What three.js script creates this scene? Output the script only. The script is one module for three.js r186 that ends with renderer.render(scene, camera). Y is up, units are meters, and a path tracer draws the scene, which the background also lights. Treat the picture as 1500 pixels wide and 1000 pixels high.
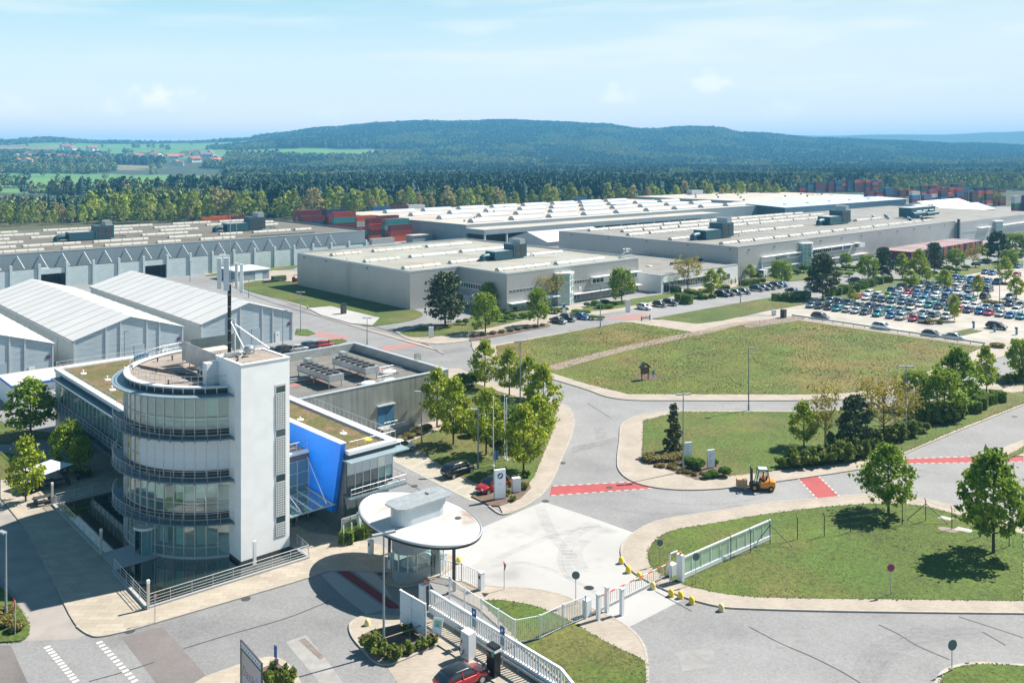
import * as THREE from 'three';
import { mergeGeometries } from 'three/addons/utils/BufferGeometryUtils.js';
import { MarchingCubes } from 'three/addons/objects/MarchingCubes.js';

// ---------- camera, sky, sun, exposure ----------
const EYE = 40;
const scene = new THREE.Scene();
const camera = new THREE.PerspectiveCamera(61.1, 1500 / 1544, 1, 30000);   // a shift lens: level camera, lens slid down
camera.position.set(0, EYE, 0);
camera.lookAt(0, EYE, -100);
camera.setViewOffset(1500, 1544, 0, 544, 1500, 1000);
camera.updateProjectionMatrix();

const renderer = new THREE.WebGLRenderer();
renderer.toneMapping = THREE.LinearToneMapping;
renderer.toneMappingExposure = 2.4;
renderer.shadowMap.enabled = true;

const SUN = new THREE.Vector3(0.768 * 0.725, 0.688, -0.640 * 0.725).normalize();
const sun = new THREE.DirectionalLight(new THREE.Color().setRGB(1, 0.93, 0.83), 5);
sun.position.copy(SUN).multiplyScalar(900); sun.target.position.set(0, 0, -150);
sun.castShadow = true;
Object.assign(sun.shadow.camera, { left: -500, right: 500, top: 500, bottom: -500, near: 10, far: 2500 });
sun.shadow.mapSize.set(4096, 4096);
scene.add(sun, sun.target);

// ---------- noise and random ----------
function rng(seed) { let a = seed >>> 0; return () => { a = (a + 0x6D2B79F5) | 0; let t = Math.imul(a ^ (a >>> 15), 1 | a); t = (t + Math.imul(t ^ (t >>> 7), 61 | t)) ^ t; return ((t ^ (t >>> 14)) >>> 0) / 4294967296; }; }
const hash = (x, y, s) => { let h = Math.imul(x, 374761393) + Math.imul(y, 668265263) + Math.imul(s, 2147483647 & 974634577); h = Math.imul(h ^ (h >>> 13), 1274126177); return ((h ^ (h >>> 16)) >>> 0) / 4294967296; };
function vnoise(x, y, s = 0, per = 0) {              // value noise, periodic when per is set
  const xi = Math.floor(x), yi = Math.floor(y), fx = x - xi, fy = y - yi, u = fx * fx * (3 - 2 * fx), v = fy * fy * (3 - 2 * fy);
  const w = per ? (a) => ((a % per) + per) % per : (a) => a;
  const a = hash(w(xi), w(yi), s), b = hash(w(xi + 1), w(yi), s), c = hash(w(xi), w(yi + 1), s), d = hash(w(xi + 1), w(yi + 1), s);
  return a + (b - a) * u + (c - a) * v + (a - b - c + d) * u * v;
}
function fbm(x, y, oct = 4, s = 0, per = 0) { let t = 0, a = 0.5, n = 0; for (let i = 0; i < oct; i++) { t += a * vnoise(x, y, s + i, per); n += a; a *= 0.5; x *= 2; y *= 2; per *= 2; } return t / n; }
const mix = (a, b, t) => a + (b - a) * t, clamp = (v, a = 0, b = 1) => Math.min(b, Math.max(a, v));
const smooth = (a, b, v) => { const t = clamp((v - a) / (b - a)); return t * t * (3 - 2 * t); };
const lerp3 = (a, b, t) => [mix(a[0], b[0], t), mix(a[1], b[1], t), mix(a[2], b[2], t)];

// sky: clear blue overhead paling to the horizon, thin wisps and a few small distant cumulus
{
  const W = 2048, Hh = 1024, d = new Float32Array(W * Hh * 4);
  const sunAz = Math.atan2(SUN.z, SUN.x), EX = 2.4;
  const puffs = [[-21.5, 3.2, 1.9, 0.75], [-24.2, 2.6, 1.2, 0.5], [-29.5, 2.5, 1.6, 0.4], [6.6, 3.6, 1.6, 0.4], [12.4, 4.4, 1.7, 0.42], [-11.5, 2.4, 1.2, 0.3], [17, 2.6, 1.5, .25]];
  for (let j = 0; j < Hh; j++) {
    const el = ((j + 0.5) / Hh - 0.5) * Math.PI, e = Math.max(0, Math.sin(el));
    for (let i = 0; i < W; i++) {
      const az = ((i + 0.5) / W - 0.5) * 2 * Math.PI;
      let c = lerp3([1.8, 1.36, 1.18], [1.04, 1.10, 1.06], smooth(0.0, 0.08, e));
      c = lerp3(c, [0.47, 0.82, 0.95], smooth(0.05, 0.19, e));
      c = lerp3(c, [0.045, 0.18, 0.34], smooth(0.12, 0.55, e));
      const dAz = Math.cos(az - sunAz);
      const near = Math.max(0, dAz) ** 2 * (1 - smooth(0.2, 0.9, e));
      c = lerp3(c, [1.0, 1.02, 1.03], 0.6 * near);
      if (el > 0 && el < 0.6) {
        const a = az * 57.2958 + 90, b = el * 57.2958;        // degrees from straight ahead, degrees up
        let w = fbm(a * 0.10 + b * 0.22, b * 1.1 - a * 0.06, 5, 11);
        w = smooth(0.48, 0.78, w) * 0.42 * smooth(0.3, 4, b);
        c = lerp3(c, [1.15, 1.14, 1.1], w);
        for (const [pa, pb, r, k] of puffs) {
          const dx = (a - pa) / r, dy = (b - pb) / (r * (b > pb ? 0.6 : 0.28));
          const q = 1 - Math.sqrt(dx * dx + dy * dy) + (fbm(a * 1.6 + pa, b * 2.6, 5, 5) - 0.5) * 1.9;
          if (q > 0) c = lerp3(c, [1.5, 1.36, 1.28], smooth(0.0, 0.75, q) * k);
        }
      }
      if (el < 0) c = [0.42, 0.48, 0.44];
      const o = (j * W + i) * 4; d[o] = c[0] / EX; d[o + 1] = c[1] / EX; d[o + 2] = c[2] / EX; d[o + 3] = 1;
    }
  }
  const t = new THREE.DataTexture(d, W, Hh, THREE.RGBAFormat, THREE.FloatType);
  t.mapping = THREE.EquirectangularReflectionMapping; t.magFilter = t.minFilter = THREE.LinearFilter; t.needsUpdate = true;
  scene.background = t; scene.environment = t;
}
scene.fog = new THREE.FogExp2(new THREE.Color().setRGB(0.17, 0.58, 1.0), 0.00017);

// ---------- textures and materials ----------
const TEX = {};
function tex(key, n, fn, srgb = true) {              // fn(u, v) -> [r, g, b] linear 0..1; u, v in 0..1, should tile
  if (TEX[key]) return TEX[key];
  const d = new Uint8Array(n * n * 4), g = (v) => srgb ? (v <= 0.0031308 ? v * 12.92 : 1.055 * v ** (1 / 2.4) - 0.055) : v;
  for (let j = 0; j < n; j++) for (let i = 0; i < n; i++) { const c = fn(i / n, j / n), o = (j * n + i) * 4; for (let k = 0; k < 3; k++) d[o + k] = clamp(Math.round(g(clamp(c[k])) * 255), 0, 255); d[o + 3] = 255; }
  const t = new THREE.DataTexture(d, n, n); if (srgb) t.colorSpace = THREE.SRGBColorSpace;
  t.wrapS = t.wrapT = THREE.RepeatWrapping; t.magFilter = THREE.LinearFilter; t.minFilter = THREE.LinearMipmapLinearFilter; t.generateMipmaps = true; t.needsUpdate = true;
  return (TEX[key] = t);
}
const scaled = (t, metres) => { const c = t.clone(); c.repeat.set(1 / metres, 1 / metres); c.needsUpdate = true; return c; };
const rgb = (r, g, b) => new THREE.Color().setRGB(r, g, b);
const M = {};
function mat(key, c, rough = 0.8, metal = 0, more = {}) { return M[key] || (M[key] = new THREE.MeshStandardMaterial({ color: rgb(...c), roughness: rough, metalness: metal, ...more })); }
function pmat(key, c, more = {}) { return M[key] || (M[key] = new THREE.MeshPhysicalMaterial({ color: rgb(...c), ...more })); }
function mottle(key, c, amp, metres, rough = 0.85, metal = 0, more = {}) {   // a colour with fine and coarse grain of its own
  const t = tex('mottle' + Math.round(amp * 100), 512, (u, v) => { const f = 1 + (fbm(u * 8, v * 8, 6, 3, 8) - 0.5) * 1.3 * amp + (hash(Math.round(u * 512), Math.round(v * 512), 7) - 0.5) * amp * 0.35; return [f * 0.5, f * 0.5, f * 0.5]; });
  return M[key] || (M[key] = new THREE.MeshStandardMaterial({ color: rgb(c[0] * 2, c[1] * 2, c[2] * 2), map: scaled(t, metres), roughness: rough, metalness: metal, ...more }));
}

// ---------- geometry helpers ----------
class Geo {
  constructor() { this.g = []; }
  add(g, m) { g = g.index ? g.toNonIndexed() : g; if (m) g.applyMatrix4(m); for (const k of Object.keys(g.attributes)) if (!['position', 'normal'].includes(k)) g.deleteAttribute(k); this.g.push(g); return this; }
  box(w, h, d, x, y, z, ry = 0, rx = 0, rz = 0) { return this.add(new THREE.BoxGeometry(w, h, d), new THREE.Matrix4().makeRotationFromEuler(new THREE.Euler(rx, ry, rz, 'YXZ')).setPosition(x, y, z)); }   // centre
  bb(x0, x1, y0, y1, z0, z1) { return this.box(x1 - x0, y1 - y0, z1 - z0, (x0 + x1) / 2, (y0 + y1) / 2, (z0 + z1) / 2); }
  cyl(r0, r1, h, x, y, z, seg = 12, rx = 0, ry = 0, rz = 0) { return this.add(new THREE.CylinderGeometry(r1, r0, h, seg), new THREE.Matrix4().makeRotationFromEuler(new THREE.Euler(rx, ry, rz, 'YXZ')).setPosition(x, y, z)); }  // r0 bottom, centre
  pole(r0, r1, h, x, y, z, seg = 10) { return this.cyl(r0, r1, h, x, y + h / 2, z, seg); }
  ball(r, x, y, z, sy = 1, seg = 12, sx = 1, sz = 1) { return this.add(new THREE.SphereGeometry(r, seg, Math.max(6, seg * 0.7 | 0)), new THREE.Matrix4().makeScale(sx, sy, sz).setPosition(x, y, z)); }
  bar(a, b, w, d = w, round = false) {
    const A = new THREE.Vector3(...a), B = new THREE.Vector3(...b), dir = B.clone().sub(A), L = dir.length();
    const g = round ? new THREE.CylinderGeometry(w, d, L, 7) : new THREE.BoxGeometry(w, L, d);
    const q = new THREE.Quaternion().setFromUnitVectors(new THREE.Vector3(0, 1, 0), dir.normalize());
    if (!round) {  // keep flat bars upright: build a basis with the width level
      const side = new THREE.Vector3().crossVectors(dir, new THREE.Vector3(0, 1, 0)); if (side.lengthSq() < 1e-6) side.set(1, 0, 0); side.normalize();
      const m = new THREE.Matrix4().makeBasis(side, dir, new THREE.Vector3().crossVectors(side, dir)); m.setPosition(A.add(B).multiplyScalar(0.5)); return this.add(g, m);
    }
    return this.add(g, new THREE.Matrix4().makeRotationFromQuaternion(q).setPosition(A.add(B).multiplyScalar(0.5)));
  }
  tube(pts, r, seg = 24, rad = 6) { return this.add(new THREE.TubeGeometry(new THREE.CatmullRomCurve3(pts.map((p) => new THREE.Vector3(...p))), seg, r, rad)); }
  prism(poly, y0, y1, bottom = false) { return this.add(prismGeo(poly, y0, y1, bottom)); }
  sheet(poly, y) { return this.add(prismGeo(poly, y, y, false)); }
  extr(pts, depth, m, bevel = 0) {                                    // profile in x-y pulled along z, centred
    const s = new THREE.Shape(pts.map((p) => new THREE.Vector2(...p)));
    const g = new THREE.ExtrudeGeometry(s, { depth: depth - 2 * bevel, bevelEnabled: bevel > 0, bevelThickness: bevel, bevelSize: bevel, bevelOffset: -bevel, bevelSegments: 2, curveSegments: 8 }); g.translate(0, 0, -depth / 2 + bevel);
    return this.add(g, m);
  }
  lathe(pts, x, y, z, seg = 24) { return this.add(new THREE.LatheGeometry(pts.map((p) => new THREE.Vector2(...p)), seg), new THREE.Matrix4().setPosition(x, y, z)); }
  quads(list) {                                                        // [[a,b,c,d], ...] flat faces
    const p = []; for (const [a, b, c, d] of list) { p.push(...a, ...b, ...c); if (d) p.push(...a, ...c, ...d); }
    const g = new THREE.BufferGeometry(); g.setAttribute('position', new THREE.Float32BufferAttribute(p, 3)); g.computeVertexNormals(); return this.add(g);
  }
  build() { const g = this.g.length > 1 ? mergeGeometries(this.g) : this.g[0]; return boxUV(g); }
}
function boxUV(g) {
  const p = g.attributes.position.array, n = p.length / 3, uv = new Float32Array(n * 2);
  for (let i = 0; i < n; i += 3) {
    const o = i * 3, ax = p[o + 3] - p[o], ay = p[o + 4] - p[o + 1], az = p[o + 5] - p[o + 2], bx = p[o + 6] - p[o], by = p[o + 7] - p[o + 1], bz = p[o + 8] - p[o + 2];
    const nx = Math.abs(ay * bz - az * by), ny = Math.abs(az * bx - ax * bz), nz = Math.abs(ax * by - ay * bx);
    for (let k = 0; k < 3; k++) { const q = o + k * 3, X = p[q], Y = p[q + 1], Z = p[q + 2]; const U = ny >= nx && ny >= nz ? [X, Z] : nx > nz ? [Z, Y] : [X, Y]; uv[(i + k) * 2] = U[0]; uv[(i + k) * 2 + 1] = U[1]; }
  }
  g.setAttribute('uv', new THREE.BufferAttribute(uv, 2)); return g;
}
function prismGeo(poly, y0, y1, bottom) {
  const c = poly.map((p) => new THREE.Vector2(p[0], p[1]));
  if (THREE.ShapeUtils.isClockWise(c)) c.reverse();
  const tri = THREE.ShapeUtils.triangulateShape(c, []), pos = [];
  for (const [a, b, d] of tri) pos.push(c[a].x, y1, c[a].y, c[d].x, y1, c[d].y, c[b].x, y1, c[b].y);
  if (bottom) for (const [a, b, d] of tri) pos.push(c[a].x, y0, c[a].y, c[b].x, y0, c[b].y, c[d].x, y0, c[d].y);
  if (y1 > y0) for (let i = 0; i < c.length; i++) { const a = c[i], b = c[(i + 1) % c.length]; pos.push(a.x, y0, a.y, a.x, y1, a.y, b.x, y1, b.y, a.x, y0, a.y, b.x, y1, b.y, b.x, y0, b.y); }
  const g = new THREE.BufferGeometry(); g.setAttribute('position', new THREE.Float32BufferAttribute(pos, 3)); g.computeVertexNormals(); return g;
}
// soften a polygon's corners
function rounded(poly, rounds = 2) { for (let r = 0; r < rounds; r++) { const q = []; for (let i = 0; i < poly.length; i++) { const a = poly[i], b = poly[(i + 1) % poly.length]; q.push([a[0] * 0.75 + b[0] * 0.25, a[1] * 0.75 + b[1] * 0.25], [a[0] * 0.25 + b[0] * 0.75, a[1] * 0.25 + b[1] * 0.75]); } poly = q; } return poly; }
function curve(pts, n = 60) { return new THREE.CatmullRomCurve3(pts.map((p) => new THREE.Vector3(p[0], 0, p[1])), false, 'centripetal').getPoints(n).map((p) => [p.x, p.z]); }
function band(pts, w, n = 60) { const c = curve(pts, n), L = [], R = []; for (let i = 0; i < c.length; i++) { const a = c[Math.max(0, i - 1)], b = c[Math.min(c.length - 1, i + 1)], dx = b[0] - a[0], dz = b[1] - a[1], l = Math.hypot(dx, dz) || 1; L.push([c[i][0] - dz / l * w / 2, c[i][1] + dx / l * w / 2]); R.push([c[i][0] + dz / l * w / 2, c[i][1] - dx / l * w / 2]); } return [...L, ...R.reverse()]; }
function inside(p, poly) { let r = false; for (let i = 0, j = poly.length - 1; i < poly.length; j = i++) { const [xi, yi] = poly[i], [xj, yj] = poly[j]; if ((yi > p[1]) !== (yj > p[1]) && p[0] < (xj - xi) * (p[1] - yi) / (yj - yi) + xi) r = !r; } return r; }

// ---------- things, parts, setting ----------
const taken = {};
function numbered(name) { const n = taken[name] = (taken[name] ?? -1) + 1; return n ? name + '_' + String(n).padStart(3, '0') : name; }
function tag(o, label, category, group) { o.userData = { label, category }; if (group) o.userData.group = group; return o; }
function thing(name, label, category, [x, y, z] = [0, 0, 0], turn = 0, group) { const o = new THREE.Group(); o.name = numbered(name); o.position.set(x, y, z); o.rotation.y = turn; scene.add(o); return tag(o, label, category, group); }
function part(parent, name, geo, m) { const o = new THREE.Mesh(geo instanceof Geo ? geo.build() : geo, m); o.name = name; parent.add(o); return o; }
function one(name, geo, m, label, category, group) { const o = new THREE.Mesh(geo instanceof Geo ? geo.build() : geo, m); o.name = numbered(name); scene.add(o); return tag(o, label, category, group); }
function struct(name, geo, m) { const o = new THREE.Mesh(geo instanceof Geo ? geo.build() : geo, m); o.name = numbered(name); o.userData = { kind: 'structure' }; scene.add(o); return o; }
function place(o, [x, y, z], turn, label, group, sc) { const c = o.clone(); c.name = numbered(o.userData.base || o.name); c.userData = { ...o.userData, label: label || o.userData.label }; delete c.userData.base; if (group) c.userData.group = group; c.position.set(x, y, z); c.rotation.y = turn; if (sc) c.scale.set(sc[0], sc[1], sc[2]); scene.add(c); return c; }
// the works' own grid: s runs along the long facades (away to the right), t across them (towards the right front)
const TURN = 0.73396, SC = Math.cos(TURN), SS = Math.sin(TURN);
const W = (s, t) => [s * SC + t * SS, -s * SS + t * SC];
const rect = (s0, s1, t0, t1) => [W(s0, t0), W(s1, t0), W(s1, t1), W(s0, t1)];
const siteThing = (name, label, cat, s, t, group) => { const [x, z] = W(s, t); return thing(name, label, cat, [x, 0, z], TURN, group); };

// ---------- materials of the ground ----------
const asphaltTex = tex('asphalt', 1024, (u, v) => {
  const big = fbm(u * 5, v * 5, 5, 21, 5), mid = fbm(u * 40, v * 40, 3, 22, 40), fine = hash(Math.round(u * 1024), Math.round(v * 1024), 23);
  const st = Math.max(0, fbm(u * 12, v * 12, 4, 24, 12) - 0.62) * 1.1;
  const streak = (fbm(u * 3 + v * 2, v * 60, 3, 26) - 0.5) * 0.1;
  const f = 0.80 + (big - 0.5) * 0.26 + (mid - 0.5) * 0.2 + (fine - 0.5) * 0.22 - st * 0.6 + streak * 0.6;
  return [0.235 * f, 0.237 * f, 0.242 * f];
});
const concreteTex = tex('concrete', 1024, (u, v) => {
  const f = 0.9 + (fbm(u * 6, v * 6, 6, 31, 6) - 0.5) * 0.36 + (hash(Math.round(u * 1024), Math.round(v * 1024), 33) - 0.5) * 0.08 - Math.max(0, fbm(u * 10, v * 10, 4, 35, 10) - 0.66) * 0.8;
  return [0.35 * f, 0.348 * f, 0.345 * f];
});
const grassTex = tex('grass', 1024, (u, v) => {
  const dry = smooth(0.42, 0.66, fbm(u * 7, v * 7, 5, 41, 7)), patch = fbm(u * 18, v * 18, 4, 42, 18), blade = vnoise(u * 400, v * 400, 43, 400), f = 0.62 + patch * 0.5 + (blade - 0.5) * 0.62 + (hash(Math.round(u * 1024), Math.round(v * 1024), 44) - 0.5) * 0.3;
  let c = lerp3([0.070, 0.110, 0.009], [0.125, 0.118, 0.028], dry * 0.8);
  c = lerp3(c, [0.064, 0.130, 0.010], smooth(0.55, 0.75, fbm(u * 13, v * 13, 3, 45, 13)) * 0.6);
  return c.map((k) => k * f * 0.92);
});
const paverTex = tex('paver', 1024, (u, v) => {          // 10 m: small concrete blocks, joints too fine to pick apart
  const n = 50, r = Math.floor(v * n), x = u * n / 2 + (r % 2) * 0.5, cx = Math.floor(x), fx = x - cx, fy = v * n - r;
  const joint = (fx < 0.05 || fy < 0.09) ? 0.8 : 1, tone = 0.93 + 0.16 * hash(((cx % 25) + 25) % 25, r, 51);
  const f = joint * tone * (0.92 + (fbm(u * 6, v * 6, 5, 52, 6) - 0.5) * 0.3);
  return [0.315 * f, 0.275 * f, 0.232 * f];
});
const slabTex = tex('slab', 1024, (u, v) => {            // 12 m: plaza slabs laid in courses
  const n = 20, r = Math.floor(v * n), x = u * n / 2 + (r % 2) * 0.5, cx = Math.floor(x), fx = x - cx, fy = v * n - r;
  const joint = (fx < 0.03 || fy < 0.05) ? 0.72 : 1, tone = 0.9 + 0.2 * hash(((cx % 10) + 10) % 10, r, 53);
  const f = joint * tone * (0.93 + (fbm(u * 5, v * 5, 5, 54, 5) - 0.5) * 0.3);
  return [0.33 * f, 0.29 * f, 0.235 * f];
});
const redTex = tex('redpave', 512, (u, v) => { const f = 0.95 + (fbm(u * 8, v * 8, 5, 61, 8) - 0.5) * 0.4 + (hash(Math.round(u * 512), Math.round(v * 512), 63) - 0.5) * 0.1; return [0.30 * f, 0.052 * f, 0.055 * f]; });
const soilTex = tex('soil', 512, (u, v) => { const f = 0.7 + fbm(u * 16, v * 16, 5, 64, 16) * 0.7 + (hash(Math.round(u * 512), Math.round(v * 512), 65) - 0.5) * 0.5; return [0.11 * f, 0.075 * f, 0.055 * f]; });
const gravelTex = tex('gravel', 512, (u, v) => { const f = 0.55 + vnoise(u * 160, v * 160, 66, 160) * 0.8 + (fbm(u * 6, v * 6, 4, 67, 6) - 0.5) * 0.5; return [0.24 * f, 0.205 * f, 0.18 * f]; });
const sedumTex = tex('sedum', 1024, (u, v) => { const f = 0.5 + fbm(u * 60, v * 60, 3, 70, 60) * 0.9; const c = lerp3([0.085, 0.082, 0.022], [0.14, 0.095, 0.045], smooth(0.4, 0.62, fbm(u * 9, v * 9, 5, 71, 9))); return c.map((k) => k * f); });
const MAT = {
  asphalt: new THREE.MeshStandardMaterial({ map: scaled(asphaltTex, 130), roughness: 0.9 }),
  asphaltDark: new THREE.MeshStandardMaterial({ map: scaled(asphaltTex, 60), color: rgb(0.72, 0.64, 0.62), roughness: 0.92 }),
  concrete: new THREE.MeshStandardMaterial({ map: scaled(concreteTex, 34), roughness: 0.85 }),
  paver: new THREE.MeshStandardMaterial({ map: scaled(paverTex, 10), roughness: 0.9 }),
  slab: new THREE.MeshStandardMaterial({ map: scaled(slabTex, 12), roughness: 0.85 }),
  grass: new THREE.MeshStandardMaterial({ map: scaled(grassTex, 85), roughness: 0.95, bumpMap: scaled(grassTex, 31), bumpScale: 0.08 }),
  meadow: new THREE.MeshStandardMaterial({ map: scaled(grassTex, 85), color: rgb(1.42, 1.14, 1.25), roughness: 0.95, bumpMap: scaled(grassTex, 31), bumpScale: 0.08 }),
  red: new THREE.MeshStandardMaterial({ map: scaled(redTex, 9), roughness: 0.85 }),
  soil: new THREE.MeshStandardMaterial({ map: scaled(soilTex, 5), roughness: 1 }),
  gravel: new THREE.MeshStandardMaterial({ map: scaled(gravelTex, 6), roughness: 1 }),
  sedum: new THREE.MeshStandardMaterial({ map: scaled(sedumTex, 14), roughness: 1, bumpMap: scaled(sedumTex, 14), bumpScale: 0.1 }),
  kerb: mottle('kerb', [0.30, 0.275, 0.24], 0.4, 3),
  kerbGrey: mottle('kerbGrey', [0.27, 0.265, 0.255], 0.4, 3),
  line: mottle('line', [0.42, 0.42, 0.40], 0.35, 1.5),
  seam: mottle('seam', [0.045, 0.045, 0.047], 0.4, 2),
  cobble: mottle('cobble', [0.15, 0.125, 0.115], 0.6, 1.2),
};

// ---------- terrain ----------
// ridge of the main hill, by place across (X at about 4.4 km), metres
const ridge = [[-4200, 70], [-2520, 108], [-2320, 120], [-2000, 108], [-1900, 108], [-1560, 112], [-1350, 120], [-1170, 148], [-900, 178], [-640, 203], [-370, 208], [-30, 213], [170, 207], [440, 195], [640, 172], [840, 180], [980, 178], [1180, 148], [1520, 122], [1850, 108], [2200, 92], [2600, 80], [4500, 60]];
const ridgeAt = (x) => { if (x <= ridge[0][0]) return ridge[0][1]; for (let i = 1; i < ridge.length; i++) if (x < ridge[i][0]) return mix(ridge[i - 1][1], ridge[i][1], smooth(0, 1, (x - ridge[i - 1][0]) / (ridge[i][0] - ridge[i - 1][0]))); return ridge[ridge.length - 1][1]; };
const FAR = 4400;
function landHeight(x, z) {
  const d = Math.hypot(x, z), Z = -z; let h = 0;
  if (d > 900) {
    const r = ridgeAt(x * (Z > 0 ? clamp(FAR / Math.max(Z, 1500), 0.8, 1.6) : 1));
    const up = smooth(1500, FAR, d); const prof = 0.35 * up + 0.65 * up ** 2.2;
    h = (r - 15) * prof * (Z > 0 ? 1 : 0.3);
    h += (fbm(x / 700, z / 700, 4, 81) - 0.5) * 46 * smooth(1300, 3000, d) * (1 - 0.75 * smooth(3600, FAR, d));
    h += 16 * smooth(1500, 2600, d) * smooth(-300, -900, x) * (1 - smooth(3200, 4200, d));
    if (d > FAR) h = h * (1 - smooth(FAR, 6200, d) * 0.75);
    if (d > 5200) h += smooth(5400, 7200, d) * (150 + 100 * fbm(x / 1300 + 3.7, 0.3, 3, 83)) * smooth(400, 2000, x);
  }
  return h - 0.05;
}
// fields in the forest: [x, z, half-width, half-depth, turn, kind]
const fields = [
  [-700, -1430, 300, 270, 0, 0], [-480, -1040, 150, 80, 0, 0], [-980, -1500, 160, 160, 0, 0],
  [-1120, -2230, 330, 170, 0.1, 0], [-1500, -2250, 230, 200, 0, 1], [-1250, -3000, 320, 200, 0, 0], [-1480, -3600, 420, 420, 0, 0], [-1780, -3250, 360, 300, 0, 1], [-1350, -3950, 420, 260, 0, 1],
  [-690, -2600, 330, 260, -0.15, 0], [-520, -2780, 200, 120, -0.1, 1], [-860, -2750, 240, 100, 0, 0], [-1900, -2700, 400, 160, 0, 0], [-960, -1900, 220, 90, 0, 1],
];
const fieldAt = (x, z) => { for (const [fx, fz, a, b, t, k] of fields) { const dx = x - fx, dz = z - fz, c = Math.cos(t), s = Math.sin(t), u = (dx * c + dz * s) / a, v = (-dx * s + dz * c) / b; if (u * u * u * u + v * v * v * v < 0.8 + 0.5 * (fbm(x / 90, z / 90, 3, 85) - 0.5)) return k + 1; } return 0; };
const lakeShape = (x, z) => { const u = (x + 560) / 130, v = (z + 820) / 75; return u * u + v * v < 1; };
{
  const az = [], rad = [];
  for (let i = 0; i < 240; i++) az.push(-2.1 + 0 * i + (i / 240) * 2.1 * 2);
  for (let i = 0; i < 60; i++) az.push(2.1 + (i / 60) * (2 * Math.PI - 4.2));
  for (let r = 0.5; r < 9500; r *= r < 600 ? 1.25 : r < 7000 ? 1.022 : 1.09) rad.push(r);
  const pos = [], col = [], idx = [], n = az.length;
  rad.forEach((r) => az.forEach((a) => {
    const x = Math.sin(a) * r, z = -Math.cos(a) * r; pos.push(x, landHeight(x, z), z);
    const f = fieldAt(x, z); let c = [0.055, 0.06, 0.026];
    const v = 0.8 + 0.4 * fbm(x / 60, z / 25, 3, 86);
    if (f === 1) c = lerp3([0.055, 0.17, 0.03], [0.10, 0.18, 0.04], vnoise(x / 140, z / 60, 87)); else if (f === 2) c = lerp3([0.19, 0.14, 0.09], [0.10, 0.13, 0.035], smooth(0.35, 0.6, vnoise(x / 130, z / 70, 88)));
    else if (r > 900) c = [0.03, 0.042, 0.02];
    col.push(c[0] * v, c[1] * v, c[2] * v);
  }));
  for (let j = 0; j < rad.length - 1; j++) for (let i = 0; i < n; i++) { const k = (i + 1) % n, a = j * n + i, b = j * n + k, c = a + n, d = b + n; idx.push(a, b, c, b, d, c); }
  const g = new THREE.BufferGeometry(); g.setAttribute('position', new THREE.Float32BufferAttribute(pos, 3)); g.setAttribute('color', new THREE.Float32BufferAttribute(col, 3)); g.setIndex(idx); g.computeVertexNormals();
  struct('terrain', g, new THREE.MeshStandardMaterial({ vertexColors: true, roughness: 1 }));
  // the lake behind the left hall
  const p = []; for (let i = 0; i < 60; i++) { const a = i / 60 * Math.PI * 2; p.push([-560 + Math.cos(a) * 110 * (1 + 0.12 * Math.sin(3 * a + 1)), -820 + Math.sin(a) * 56 * (1 + 0.1 * Math.sin(2 * a))]); }
  struct('lake_shore', new Geo().sheet(p.map(([x, z]) => [-560 + (x + 560) * 1.07, -820 + (z + 820) * 1.12]), 0.25), mottle('sand', [0.36, 0.31, 0.24], 0.4, 20));
  struct('lake', new Geo().sheet(p, 0.4), mat('lakeWater', [0.02, 0.09, 0.13], 0.08));
}

// ---------- yard, roads, pavements ----------
struct('yard_road', new Geo().sheet(rect(-120, 760, -470, 60), 0), MAT.asphalt);
const grassAreas = [];
function lawn(poly, y = 0.13, name = 'lawn') { const o = struct(name, new Geo().prism(poly, 0, y), name === 'meadow' ? MAT.meadow : MAT.grass); grassAreas.push([poly, y]); return o; }
function pavement(poly, y = 0.12, m = MAT.paver) { return struct('pavement', new Geo().prism(poly, 0, y), m); }
function kerb(pts, n = 40, y = 0.135, w = 0.22) { return struct('kerb', new Geo().prism(band(pts, w, n), 0, y), MAT.kerb); }

// concrete apron before the gates
const apron = [[3.63,-103.3],[8.62,-98.9],[13.09,-94.61],[11.75,-92.6],[11.11,-90.83],[11.04,-88.08],[11.48,-85.77],[12.26,-84.39],[13.88,-82.52],[15.59,-80.62],[12.66,-78.09],[9.87,-75.72],[8.58,-77.4],[6.66,-79.15],[4.71,-81.12],[1.58,-82.46],[-0.7,-82.65],[-3.18,-83.18],[-5,-83.85],[-7.17,-85.21],[-9.84,-85.77],[-12.84,-88.38],[-11.74,-93.1],[-3.66,-95.65]];
struct('concrete_apron', new Geo().sheet(apron, 0.006), MAT.concrete);
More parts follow.
